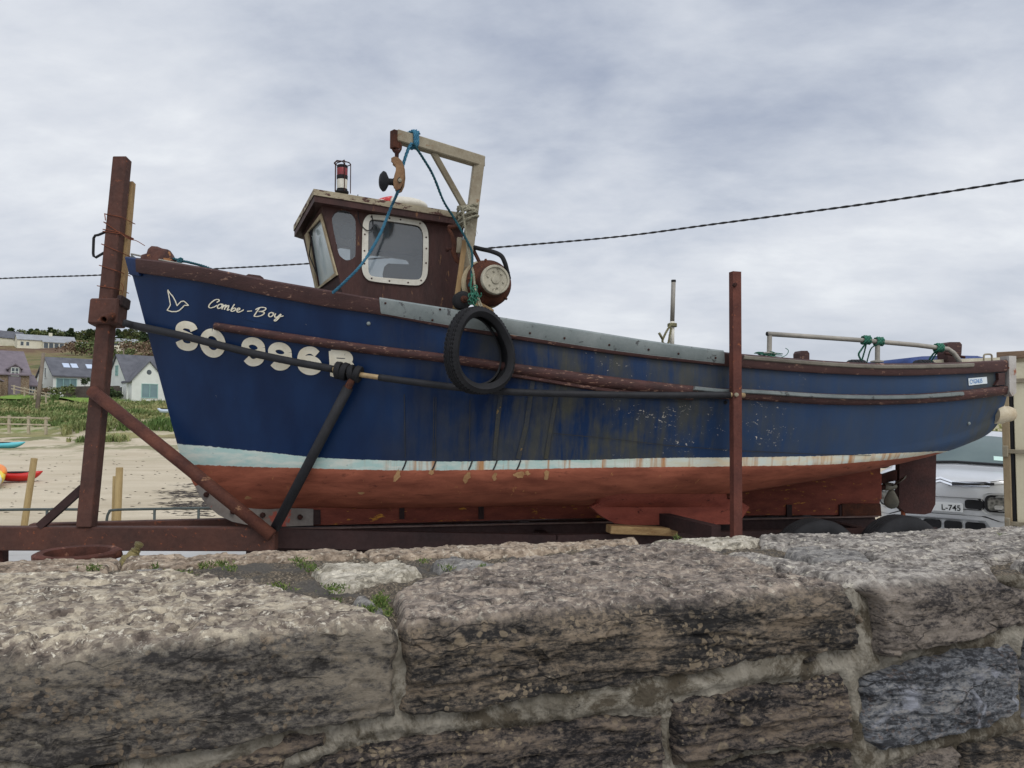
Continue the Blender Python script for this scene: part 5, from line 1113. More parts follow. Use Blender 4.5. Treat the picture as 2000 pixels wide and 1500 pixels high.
# marram grass
gm_, ntg_, bg_ = newmat('marram grass', .85, .15); p = nd(ntg_, 'ShaderNodeNewGeometry').outputs['Position']
isl = nd(ntg_, 'ShaderNodeNewGeometry').outputs['Random Per Island']
c = ramp(ntg_, mth(ntg_, 'ADD', mth(ntg_, 'MULTIPLY', isl, .22), mth(ntg_, 'MULTIPLY', ramp(ntg_, noise(ntg_, p, .2, 5, .6), (.36, 0), (.64, 1)), .72)), (.15, srgb(84, 108, 58)), (.42, srgb(114, 130, 80)), (.62, srgb(146, 148, 102)), (.85, srgb(176, 168, 122)))
L(ntg_, c, bg_.inputs['Base Color'])
def tufts(n, xr, y0, y1, dens, hh, nb):
    vs, fs = [], []; got = 0
    while got < n:
        Y = y0+(y1-y0)*rng.random()**1.3; X = Y*rng.uniform(*xr)
        if Y < 51 and X/Y < -.585: continue
        if float(fbm(X*.25, Y*.25, oct=3, seed=33))*.6+rng.random()*.5 < dens(Y): continue
        got += 1; z = tz(X, Y)-.03; h = hh*rng.uniform(.6, 1.2)*(1+.75*float(fbm(X*.45, Y*.45, oct=2, seed=44)))
        for _ in range(nb):
            a = rng.uniform(0, 2*PI); l = h*rng.uniform(.6, 1.1); ln = rng.uniform(.15, .75); w_ = rng.uniform(.012, .03)*1.6
            dx, dy = math.cos(a), math.sin(a); bx, by = X+dx*.12*rng.random(), Y+dy*.12*rng.random()
            o = len(vs); wx, wy = -dy*w_, dx*w_
            vs += [(bx-wx, by-wy, z), (bx+wx, by+wy, z), (bx+dx*l*ln*.4+wx*.7, by+dy*l*ln*.4+wy*.7, z+l*.62), (bx+dx*l*ln*.4-wx*.7, by+dy*l*ln*.4-wy*.7, z+l*.62), (bx+dx*l*ln+.1*l, by+dy*l*ln, z+l*(1-.35*ln))]
            fs += [(o, o+1, o+2, o+3), (o+3, o+2, o+4)]
    return vs, fs
vs, fs = tufts(5200, (-.72, -.41), 44, 88, lambda Y: .55 if Y < 48 else .16, .5, 12)
v2, f2 = tufts(500, (.50, .70), 46, 86, lambda Y: .15, .7, 12); o_ = len(vs); vs += v2; fs += [tuple(i+o_ for i in f) for f in f2]
o = link_mesh('dune_grass', vs, fs, gm_); o['kind'] = 'stuff'; o['label'] = 'tall straw green dune grass covering the slope behind the beach'; o['category'] = 'grass'
# seaweed wrack
vs, fs = [], []
for _ in range(420):
    k = rng.random(); px = 300+115*rng.beta(2.2, 1.2)+rng.normal()*6; py = rng.choice([948, 962, 968, 985, 990, 1004], p=[.1, .22, .22, .18, .18, .1])+rng.normal()*4.2
    if px > 425 or py < 925 or py > 1012: continue
    P = ground_at(px, py); l = rng.uniform(.05, .26); w_ = rng.uniform(.01, .035); a = rng.normal()*.35; d = V((math.cos(a), math.sin(a)*1.2, 0)); q = V((-d.y, d.x, 0))
    o = len(vs); h = rng.uniform(.01, .03); vs += [P-d*l, P-d*l*.2+q*w_+UP*.01, P+d*l, P+d*l*.1-q*w_+UP*.01, P+UP*h]; fs += [(o, o+1, o+4), (o+1, o+2, o+4), (o+2, o+3, o+4), (o+3, o, o+4)]
for _ in range(160):
    px = rng.uniform(0, 420); py = rng.uniform(885, 1005); P = ground_at(px, py); l = rng.uniform(.02, .10); o = len(vs); d = V((1, rng.normal()*.3, 0))
    vs += [P-d*l, P+V((0, .05, .005)), P+d*l, P+V((0, -.04, .02))]; fs += [(o, o+1, o+2, o+3)]
o = link_mesh('seaweed', vs, fs, paint('dark seaweed', (.022, .017, .015), (.05, .038, .03), 6, .7)); o['kind'] = 'stuff'; o['label'] = 'dark seaweed strewn over the pale sand near the bow'; o['category'] = 'seaweed'
# ------------------------------------------------------------ plants
def leafmat(name, a, b_, c_):
    m, nt, bs_ = newmat(name, .8, .2); i = nd(nt, 'ShaderNodeNewGeometry').outputs['Random Per Island']; L(nt, ramp(nt, i, (0, a), (.5, b_), (1, c_)), bs_.inputs['Base Color']); return m
LDARK = leafmat('dark conifer foliage', srgb(30, 42, 26), srgb(46, 60, 36), srgb(66, 80, 48)); LGRN = leafmat('olive foliage', srgb(58, 68, 38), srgb(82, 92, 54), srgb(108, 112, 72)); LBRN = leafmat('brown scrub foliage', srgb(78, 62, 50), srgb(104, 84, 68), srgb(122, 108, 84))
BARK = paint('bark', srgb(84, 70, 58), srgb(60, 50, 44), 3, .9)
def crown(n, clumps, leaf):
    vs, fs = [], []
    for _ in range(n):
        c, r = clumps[rng.integers(len(clumps))]; d = V(rng.normal(size=3)); d.normalize(); P = V(c)+V((d.x*r[0], d.y*r[1], d.z*r[2]))*(rng.random()**.35)
        u = V(rng.normal(size=3)).normalized(); w_ = u.orthogonal().normalized(); s = leaf*rng.uniform(.6, 1.4); o = len(vs)
        vs += [P-u*s*.5, P+w_*s*.4, P+u*s*.6, P-w_*s*.4]; fs.append((o, o+1, o+2, o+3))
    return vs, fs
def tree(name, label, P, h, wdt, mat, kind, group, n=1500):
    t = thing(name, label, 'tree', P, group); x0 = V(P); cl = []
    if kind == 'pine':
        for k in range(9):
            z = h*(.12+.85*k/8); r = wdt*(1-.7*k/8)*.6; 
            for j in range(3): a = rng.uniform(0, 6.3); cl.append((V((math.cos(a)*r*.6, math.sin(a)*r*.6, z)), (r*.7, r*.7, h*.07)))
    else:
        for k in range(18): a = rng.uniform(0, 6.3); r = wdt*.5*rng.uniform(.1, .85); z = h*rng.uniform(.14, .9); cl.append((V((math.cos(a)*r, math.sin(a)*r, z)), (wdt*.24, wdt*.24, h*.13)))
    MB().add(*crown(n, [(c+x0, r) for c, r in cl], h*.095)).build('crown', mat, t)
    mb = MB(); mb.tube([x0-UP*.3, x0+UP*h*.4, x0+UP*h*.8], [h*.03, h*.022, h*.008], 7)
    for k in range(4): a = rng.uniform(0, 6.3); mb.tube([x0+UP*h*(.3+.1*k), x0+V((math.cos(a)*wdt*.3, math.sin(a)*wdt*.3, h*(.45+.1*k)))], [h*.012, h*.004], 5)
    mb.build('trunk', BARK, t); return t
protoP = [None]*3
TREES = [(4,648,-1),(22,642,0),(46,660,1),(60,652,0),(70,646,0),(82,643,1),(98,641,0),(104,648,0),(112,644,1),(126,650,1),(138,648,0),(150,652,1),(163,650,1),(176,652,0),(186,656,1),(196,652,1),(232,656,0),(244,650,0),(254,656,1),(268,660,1),(282,662,0),(296,655,0),(310,652,1),(326,656,0)]
where = ['behind the far left white gable', 'rising highest above the far left roofs', 'at the left end of the long cream house', 'just behind the roof of the long cream house', 'sticking up over the middle of the cream house', 'beside the chimney of the cream house', 'tallest over the right half of the cream house', 'right of the tallest hilltop pine', 'over the gable end of the cream house', 'above the small annexe of the cream house', 'between the annexe and the white shed', 'above the white shed', 'right of the white shed', 'left of the rusty bow post', 'touching the bow post collar', 'hidden mostly by the bow post', 'right of the bow post', 'above the white bungalow on the hill', 'at the right end of the hill bungalow', 'between the bungalow and the bow', 'low beside the stem of the boat', 'behind the stem of the boat', 'just aft of the stem behind the hull', 'rightmost of the hilltop trees']
protos = {}
for i, (px, py, k) in enumerate(TREES):
    Yt = 335+rng.uniform(-20, 25); P = at(px, py, Yt); gz = tz(P.x, Yt); gz -= 2; h = max(7, P.z-gz); kd = 'pine' if k == 0 else 'broad'; lab = ('dark pointed pine ' if kd == 'pine' else 'rounded olive green tree ')+where[i]
    key = (kd, i % 2)
    if key not in protos: protos[key] = (tree('pine_tree' if kd == 'pine' else 'leafy_tree', lab, (P.x, Yt, gz), h, h*(.7 if kd == 'pine' else 1.25), LDARK if kd == 'pine' else LGRN, kd, 'trees along the hilltop'), h)
    else: r, h0 = protos[key]; dup(r, (P.x, Yt, gz), rng.uniform(0, 6), h/h0, lab)
def shrub(label, px, py, Y, wdt, h, mat, group=None, n=420, leaf=None):
    P = at(px, py, Y); P.z = min(P.z, tz(P.x, Y)+.3) if Y < 94 else P.z; t = thing('shrub', label, 'shrub', P, group)
    cl = [(P+V((rng.uniform(-.4, .4)*wdt, rng.uniform(-.3, .3)*wdt*.6, h*rng.uniform(.25, .7))), (wdt*.22, wdt*.2, h*.3)) for _ in range(9)]
    MB().add(*crown(n, cl, leaf or h*.14)).build('foliage', mat, t); MB().tube([P-UP*.2, P+UP*h*.5], [h*.04, h*.01], 6).build('stem', BARK, t)
for a in (('big round green shrub in front of the dark garden wall', 112, 772, 93, 3.8, 1.7, LGRN), ('dark bushy shrub at the foot of the white gabled house', 222, 780, 92, 2.0, 1.6, LDARK), ('low reddish hedge shrub beside the leaning power pole', 84, 768, 92, 1.3, 1.3, LBRN), ('small dark shrub under the window of the long white house', 166, 752, 100, 1.0, 1.0, LDARK)): shrub(*a)
SH = [(178,690,230,'left of the bow post below the hilltop trees'),(160,694,232,'below the white shed on the hill'),(205,700,225,'behind the bow post on the heath'),(252,690,225,'below the hill bungalow'),(270,686,232,'right of the hill bungalow'),(288,690,228,'nearest the stem of the boat'),(262,706,205,'lower on the slope right of the bow post'),(292,712,195,'just above the grey roof of the gabled house'),(200,684,240,'under the hilltop trees at the bow post'),(140,690,236,'below the annexe of the cream house'),(310,695,230,'behind the stem of the boat')]
for i, (px, py, Y, lab) in enumerate(SH): shrub(('brown heath shrub ' if i % 2 else 'dull green heath shrub ')+lab, px, py, Y, 9, 4.2, LBRN if i % 2 else LGRN, 'shrubs on the hillside', 320)
# ------------------------------------------------------------ houses
WALLW = paint('white render', srgb(214, 218, 212), srgb(200, 204, 198), .8, .8, .2, .1); CREAMW = paint('cream render', srgb(212, 208, 188), srgb(196, 192, 172), .6, .8, .2, .1)
def stone_fn(nt, p):
    v = vor(nt, mapv(nt, p, (1, 1, 1.8)), 2.6, 'DISTANCE_TO_EDGE'); c = mix(nt, noise(nt, p, 2.2, 3), srgb(104, 88, 72), srgb(134, 116, 96)); return mix(nt, ramp(nt, v, (.02, 1), (.06, 0)), c, srgb(150, 140, 124))
STONEW = wmat('rubble stone', stone_fn); SLATE = paint('grey slate roof', srgb(98, 99, 105), srgb(80, 81, 87), 1.2, .7, .3, .2, None, .6, 3, (1, 1, 1)); SLATEM = paint('mauve slate roof', srgb(122, 112, 118), srgb(100, 92, 98), 1.0, .7, .3, .2); SLATEL = paint('pale grey roof', srgb(150, 154, 158), srgb(134, 136, 140), .6, .6, .3, .1)
PANE, ntp, bp_ = newmat('house window glass', .1, .5); L(ntp, mix(ntp, noise(ntp, objc(ntp), .8, 3), srgb(122, 148, 150), srgb(84, 108, 112)), bp_.inputs['Base Color'])
PANED, ntp, bp_ = newmat('dark window glass', .1, .5); L(ntp, mix(ntp, noise(ntp, objc(ntp), .8, 3), srgb(50, 58, 62), srgb(84, 92, 96)), bp_.inputs['Base Color'])
SKYL, ntp, bp_ = newmat('skylight glass', .05, .8); L(ntp, mix(ntp, noise(ntp, objc(ntp), .8, 3), srgb(170, 184, 206), srgb(196, 206, 220)), bp_.inputs['Base Color'])
def block(h, cx, cy, w_, d, hw, hr, wall, roof, axis='x', ov=.3):
    """gabled block in local coordinates; ridge along axis"""
    if axis == 'x': f = lambda a, b_, z: V((cx+a, cy+b_, z)); la, lb = w_/2, d/2
    else: f = lambda a, b_, z: V((cx+b_, cy+a, z)); la, lb = d/2, w_/2
    vs = [f(-la, -lb, -2), f(la, -lb, -2), f(la, lb, -2), f(-la, lb, -2), f(-la, -lb, hw), f(la, -lb, hw), f(la, lb, hw), f(-la, lb, hw), f(-la, 0, hw+hr), f(la, 0, hw+hr)]
    MB().add(vs, [(0,1,5,4),(2,3,7,6),(1,2,6,9,5),(3,0,4,8,7),(0,3,2,1)]).build('wall', wall, h, local=True)
    sl = hr/lb; z0 = hw-ov*sl; mb = MB(); t = .16
    for s in (-1, 1):
        a = [f(-la-ov*.7, s*(lb+ov), z0), f(la+ov*.7, s*(lb+ov), z0), f(la+ov*.7, 0, hw+hr), f(-la-ov*.7, 0, hw+hr)]
        mb.add(a+[p+UP*t for p in a], [(0,1,2,3),(7,6,5,4),(0,4,5,1),(1,5,6,2),(2,6,7,3),(3,7,4,0)])
    return mb.build('roof', roof, h, local=True)
def windo(h, c, w_, hh, ax='y', mat=None, frame=None, nx=1, nz=1, arch=False, bw=.07):
    """window on a vertical wall: centre c (local), facing -y ('y') or -x ('x')"""
    X_, N_ = (V((1, 0, 0)), V((0, -1, 0))) if ax == 'y' else (V((0, -1, 0)), V((-1, 0, 0))); c = V(c)
    rot = Matrix((X_, -N_, UP)).transposed(); mb = MB()
    for k in range(nx+1): mb.box(c+X_*(w_*(k/nx-.5))+N_*.03, (bw, .08, hh+bw), rot)
    for k in range(nz+1): mb.box(c+UP*(hh*(k/nz-.5))+N_*.032, (w_, .076, bw), rot)
    f_ = mb.build('window', frame or WALLW, h, local=True)
    MB().add([c+X_*a*w_/2+UP*b_*hh/2+N_*.02 for a, b_ in ((-1,-1),(1,-1),(1,1),(-1,1))], [(0,1,2,3)]).build('pane', mat or PANE, f_, local=True)
def skyl(h, rf, cy, lb, hw, hr, x, t, w_=.8, l=1.0):
    sl = V((0, lb, hr)).normalized(); c = V((x, cy-lb, hw+.17)); c = c+V((0, lb, hr))*t; n = V((0, -hr, lb)).normalized(); X_ = V((1, 0, 0))
    MB().prism([c+X_*a*w_/2+sl*b_*l/2+n*.0 for a, b_ in ((-1,-1),(1,-1),(1,1),(-1,1))], n*.09).build('skylight', SKYL, rf, local=True)
def hroot(name, label, px, py, Y, rot):
    P = at(px, py, Y); return thing(name, label, 'house', P, None, R(rot))
AQ = paint('aqua window paint', srgb(150, 186, 178), srgb(136, 172, 166), 2, .6)
h = hroot('white_house', 'long white house with plain grey roof, three skylights and aqua windows', 160, 772, 106, 48)
rf = block(h, 0, 0, 9.2, 6.4, 2.5, 2.4, WALLW, SLATE)
for x, t in ((-2.6, .5), (-1.6, .5), (.3, .5)): skyl(h, rf, 0, 3.2, 2.5, 2.4, x, t)
windo(h, (-3.0, -3.2, 1.35), 2.4, 1.4, 'y', PANE, AQ, 3); windo(h, (.4, -3.2, 1.3), .9, 1.9, 'y', PANE, AQ); windo(h, (2.6, -3.2, 1.2), 1.4, .8, 'y', PANE, AQ); windo(h, (-4.6, -.2, 2.9), .7, 1.3, 'x', PANED); windo(h, (-4.6, .9, 1.0), .6, .9, 'x', PANED)
h = hroot('gabled_house', 'white double gabled house with steep grey roof close to the bow', 290, 781, 98, 47)
block(h, 0, .5, 7.4, 6.4, 2.3, 3.2, WALLW, SLATE); block(h, -1.5, -2.6, 4.0, 2.4, 2.3, 2.3, WALLW, SLATE, 'y'); block(h, 3.4, -2.8, 2.2, 1.6, 2.3, 1.4, WALLW, SLATE, 'y')
windo(h, (-1.4, -3.8, 1.0), 1.9, 1.7, 'y', PANE, AQ, 2); windo(h, (-3.7, .5, 3.6), .8, 1.2, 'x', PANE, AQ, 2, 2); windo(h, (-3.7, -1, .9), 1, 1.2, 'x', PANED); windo(h, (3.4, -3.6, 1.0), 1.6, 1.7, 'y', PANE, AQ, 2); windo(h, (-3.7, 2, .9), .7, 1.2, 'x', PANED)
mb = MB(); mb.lathe([(0, .05), (.25, .05), (.3, 0)], (-1.5, -3.8, 3.3), (0, -1, 0), 18); mb.build('round_vent', PANED, h, local=True)
h = hroot('stone_house', 'brown stone house with mauve slate roof, dormer and wide white window', -5, 772, 96, 46)
rf = block(h, -2, 0, 9, 7.5, 2.6, 2.9, STONEW, SLATEM); block(h, -3.2, -4.3, 4.6, 2.6, 1.6, 1.0, STONEW, SLATEM, 'y'); block(h, 3.2, .8, 1.4, 5, 1.3, 1.3, STONEW, SLATEM)
block(h, .9, -2.9, 1.3, 2.0, 3.2, .5, SLATEM, SLATEM, 'y', .2)
windo(h, (-3.2, -5.6, .75), 3.4, 1.4, 'y', PANED, WALLW, 5, 3, bw=.10); windo(h, (.9, -3.9, 2.8), .8, 1.0, 'y', PANED, WALLW, 2, 2); windo(h, (3.2, -1.7, .75), .9, 1.1, 'y', PANED, WALLW, 3, 2); windo(h, (1.0, -3.75, 1.0), .5, 1.2, 'y', PANED)
h = hroot('cream_house', 'long cream house with pale grey roof and glazed veranda on the hill', 88, 684, 262, 40)
rf = block(h, 0, 0, 17, 7, 3.0, 1.9, CREAMW, SLATEL); block(h, 2.6, -4.2, 8, 2.4, 2.4, .6, CREAMW, SLATEL); block(h, 11.4, -1, 5.5, 5, 1.9, 1.3, CREAMW, SLATEL)
for k in range(5): windo(h, (-.6+k*1.55, -5.4, 1.2), 1.2, 1.7, 'y', PANED, SLATEL)
for x in (-7.2, -5.6): windo(h, (x, -3.5, 1.6), .9, 1.3, 'y', PANED)
for k in range(3): windo(h, (10+k*1.4, -3.5, .9), .9, 1.2, 'y', PANED)
MB().box((1.5, 0, 5.4), (1.0, .8, 1.2)).build('chimney', CREAMW, rf, local=True)
h = hroot('gable_cottage', 'white cottage gable with dark grey roof at the far left of the hill', 22, 674, 265, 62); block(h, -2, 0, 11, 8, 2.0, 2.6, CREAMW, SLATE); windo(h, (0, -4, 1), 1, 1, 'y', PANED)
h = hroot('white_shed', 'tiny white shed with rounded roof beside the cream house on the hill', 158, 685, 262, 35); block(h, 0, 0, 3.4, 3, 1.3, .9, CREAMW, SLATEL); windo(h, (0, -1.5, .7), .6, .6, 'y', PANED)
h = hroot('hill_bungalow', 'pale bungalow with low roof on the hill right of the bow post', 232, 680, 255, 35); block(h, 0, 0, 11, 6, 2.0, 1.1, CREAMW, SLATEL)
for x in (-1.5, 1.5, 4): windo(h, (x, -3, 1.1), 1.0, 1.0, 'y', PANED)
h = hroot('low_white_house', 'low white flat building peeping over the roof beside the bow', 296, 724, 135, 30); block(h, 0, 0, 8, 5, 1.1, .3, WALLW, WALLW); windo(h, (0, -2.5, .5), 1, .6, 'y', PANED)
# ------------------------------------------------------------ walls, fences, poles
gw = MB(); a, b_ = at(126, 772, 95), at(232, 774, 93); a.z = tz(a.x, a.y)-.5; b_.z = a.z; gw.bar(a+UP*.9, b_+UP*.9, .3, 2.1, UP); tag(gw.build('garden_wall', paint('dark garden wall', srgb(88, 80, 74), srgb(66, 60, 56), 2, .9), None), 'dark grey garden wall below the long white house', 'wall')
PW = paint('grey weathered pole', srgb(128, 116, 102), srgb(100, 90, 80), 2, .9, .2, .2, None, .6, 4, (1, 1, .3)); TIMB = paint('pale fence timber', srgb(178, 168, 146), srgb(148, 136, 114), 3, .85)
for nm, lab, x0, y0, x1, y1, Y, r in (('power_pole', 'thick leaning grey power pole in the dune grass beside the stone house', 72, 792, 85, 690, 66, .17), ('power_pole', 'thin dark power pole on the heath right of the bow post', 239, 722, 242, 681, 150, .14)):
    a, b_ = at(x0, y0, Y), at(x1, y1, Y+2); a.z -= .8; tag(MB().tube([a, b_], [r*1.1, r*.85], 10).build(nm, PW, None, smooth=True), lab, 'pole')
def postfence(label, pts, Y, hts, rails, pw, name='timber_fence'):
    t = thing(name, label, 'fence', at(*pts[0], Y))
    for x, y in pts: a = at(x, y, Y); b_ = at(x, y-hts, Y); MB().bar(a-UP*.3, b_, pw, pw, V((0, -1, 0))).build('post', TIMB, t)
    (xa, ya), (xb, yb) = pts[0], pts[-1]
    for o_ in rails: MB().bar(at(xa-6, ya-o_, Y-.06), at(xb+8, yb-o_, Y-.06), .05, .09, UP).build('rail', TIMB, t)
postfence('two rail pale timber fence on the dune at the left edge', [(-20, 836), (18, 836), (56, 837), (90, 839)], 47, 25, (22, 9), .13)
postfence('low timber fence running down beside the stone house', [(28, 764), (48, 768), (68, 774), (90, 781)], 78, 12, (11, 5), .12)
WP = paint('round beach post wood', srgb(164, 144, 104), srgb(132, 112, 78), 3, .85, .2, .3, srgb(96, 80, 58), .64, 5, (2, 2, .35))
for lab, x0, y0, x1, y1, w_, Y in (('leaning slim wooden post on the sand at the left', 48, 1022, 67, 895, 12, 17), ('thick wooden post standing on the sand right of the bow post', 229, 1022, 233.5, 913, 13, 17), ('shorter thin wooden post touching the thick post on the sand', 222, 1022, 224.5, 930, 8, 17.2)):
    a, b_ = at(x0, y0, Y), at(x1, y1, Y); d = (b_-a).normalized(); r = w_*Y/3000; a = a-d*(a.z-tz(a.x, a.y)+.2)/d.z
    tag(MB().tube([a, b_-d*.01, b_], [r*1.05, r, r*.94], 14).build('beach_post', WP, None, auto=40), lab, 'post', 'wooden posts on the sand')
RLM = paint('dark green grey railing', srgb(74, 82, 80), srgb(58, 64, 62), 5, .6)
def railing(label, path, posts, Y, r=.022):
    t = thing('quay_railing', label, 'railing', V((at(path[-1][0], path[-1][1], Y).x, Y, -1.0)), 'railings at the top of the beach'); MB().tube(catmull([at(x, y, Y) for x, y in path], 6), r, 8).build('handrail', RLM, t, smooth=True)
    for x, y in posts: a = at(x, y, Y); MB().tube([a, V((a.x, a.y, tz(a.x, a.y)-.1))], r, 8).build('post', RLM, t, smooth=True)
railing('low grey railing running off the left edge below the beach', [(-120, 1000), (0, 996), (80, 995), (152, 995)], [(-80, 998), (92, 995)], 12.6)
railing('low grey railing with a rounded end between the bow post and the bow', [(208, 1030), (209, 1012), (213, 1001), (224, 996), (302, 994), (430, 992), (700, 990)], [(302, 994), (388, 993), (470, 992), (560, 991)], 12.6)
# ------------------------------------------------------------ kayaks
def kayak(label, px, py, Y, ang, ln, col, tilt=0, dz=0.0, wd=.34):
    P = at(px, py, Y); P.z = tz(P.x, Y)+dz; t = thing('kayak', label, 'kayak', P, 'kayaks pulled up on the sand'); d = V((math.cos(R(ang)), math.sin(R(ang)), 0)); q = V((-d.y, d.x, 0)); c_, s_ = math.cos(R(tilt)), math.sin(R(tilt)); q2 = q*c_+UP*s_; u2 = UP*c_-q*s_
    rows = []
    for k in np.linspace(-1, 1, 17):
        w_ = wd*(1-abs(k)**2.4)+.012; hh = .17*(1-abs(k)**4)+.02; rz = .16*abs(k)**3
        rows.append([P+d*(k*ln/2)+q2*(w_*math.cos(a))+u2*(.17+rz+hh*math.sin(a)*(1 if math.sin(a) < 0 else .75)) for a in np.linspace(0, 2*PI, 14, endpoint=False)])
    MB().sweep(rows).build('hull', paint('kayak '+col[0], col[1], tuple(x*.85 for x in col[1]), 2, .4, .4, bmp=0), t, smooth=True)
    mb = MB(); mb.tube([P+d*.5*math.cos(a)+q2*(.2*math.sin(a))+u2*.30 for a in np.linspace(0, 2*PI, 18, endpoint=False)], .025, 6, closed=True); mb.build('cockpit_rim', RUBBER, t, smooth=True)
kayak('red kayak lying flat on the sand, nose to the right', 34, 908, 27, 5, 1.7, ('red', srgb(190, 40, 34)), 0, .05, .30)
kayak('orange kayak lying on its side at the back of the bright pile', -6, 904, 26.6, -33, 2.4, ('orange', srgb(232, 132, 40)), 62, .28)
kayak('yellow kayak leaning on the orange one in the bright pile', -8, 906, 26.2, -33, 2.2, ('yellow', srgb(228, 200, 60)), 60, .14)
kayak('white kayak leaning between the yellow and green ones', -13, 908, 25.8, -33, 2.0, ('white', srgb(220, 224, 220)), 58, .08)
kayak('green kayak at the front of the bright pile', -20, 909, 25.4, -33, 1.9, ('green', srgb(48, 128, 62)), 58, .02)
kayak('turquoise kayak lying at the foot of the dune on the left', 6, 864, 41.5, 0, 2.4, ('turquoise', srgb(96, 186, 196)), 0, .0, .3)
kayak('pale blue kayak lying in the dune grass near the bow', 326, 831, 55, 3, 1.4, ('pale', srgb(196, 208, 222)), 0, .5, .25)
lw = grid_mesh('lawn', *(lambda X, Y: (np.stack([X, Y, terr(X, Y)+.25], -1), np.ones((7, 23), bool)))(*np.meshgrid(np.linspace(-56, -44, 24), np.linspace(83, 89, 8))), paint('mown lawn', srgb(112, 138, 50), srgb(96, 122, 44), 3, .9)); lw['kind'] = 'structure'
# ============================================================ STONE WALL IN FRONT
ZW = EYE.z-.32
E0, E1 = on_z(0, 1276, ZW), on_z(2000, 1112, ZW); WD = (E1-E0); WD.z = 0; WD.normalize(); WBK = V((-WD.y, WD.x, 0))
def qr(px, py):                                  # pixel -> (along the wall, back from the edge +, down the face -)
    d = ray(px, py)
    if d.z < 0:
        P = EYE+d*((ZW-EYE.z)/d.z); r = (P-E0).dot(WBK)
        if r >= 0: return (P-E0).dot(WD), r
    P = EYE+d*((E0-EYE).dot(WBK)/d.dot(WBK)); return (P-E0).dot(WD), P.z-ZW
RHO = .014; AA = PI*RHO/4
def wpos(q, r, h):
    """smooth wall surface at (q, r) raised by h along its normal (numpy)"""
    r2 = np.where(r > 0, r, r); psi = np.clip((PI/4)*(1+r2/AA), 0, PI/2)        # 0 = face, pi/2 = top
    back = RHO-RHO*np.cos(psi)+np.where(r2 > AA, r2-AA, 0); up = -RHO+RHO*np.sin(psi)-np.where(r2 < -AA, -AA-r2, 0)
    nb, nu = -np.cos(psi), np.sin(psi); back = back+nb*h; up = up+nu*h
    P = np.array(E0+WBK*.028)[None, None, :]*np.ones(q.shape+(1,)); P[..., 2] = ZW-.014
    P = P+q[..., None]*np.array(WD)+back[..., None]*np.array(WBK)+up[..., None]*np.array([0, 0, 1.]); return P
def sdpoly(Q, R_, poly):
    P = np.array(poly); d = np.full(Q.shape, 1e9); ins = np.zeros(Q.shape, bool); n = len(P)
    for i in range(n):
        a, b_ = P[i], P[(i+1) % n]; e = b_-a; wx, wy = Q-a[0], R_-a[1]; t = np.clip((wx*e[0]+wy*e[1])/(e@e+1e-12), 0, 1)
        d = np.minimum(d, (wx-e[0]*t)**2+(wy-e[1]*t)**2)
        c = ((a[1] <= R_) & (b_[1] > R_)) | ((b_[1] <= R_) & (a[1] > R_)); xi = a[0]+(R_-a[1])/(e[1]+1e-12)*e[0]; ins ^= c & (Q < xi)
    return np.where(ins, 1, -1)*np.sqrt(d)
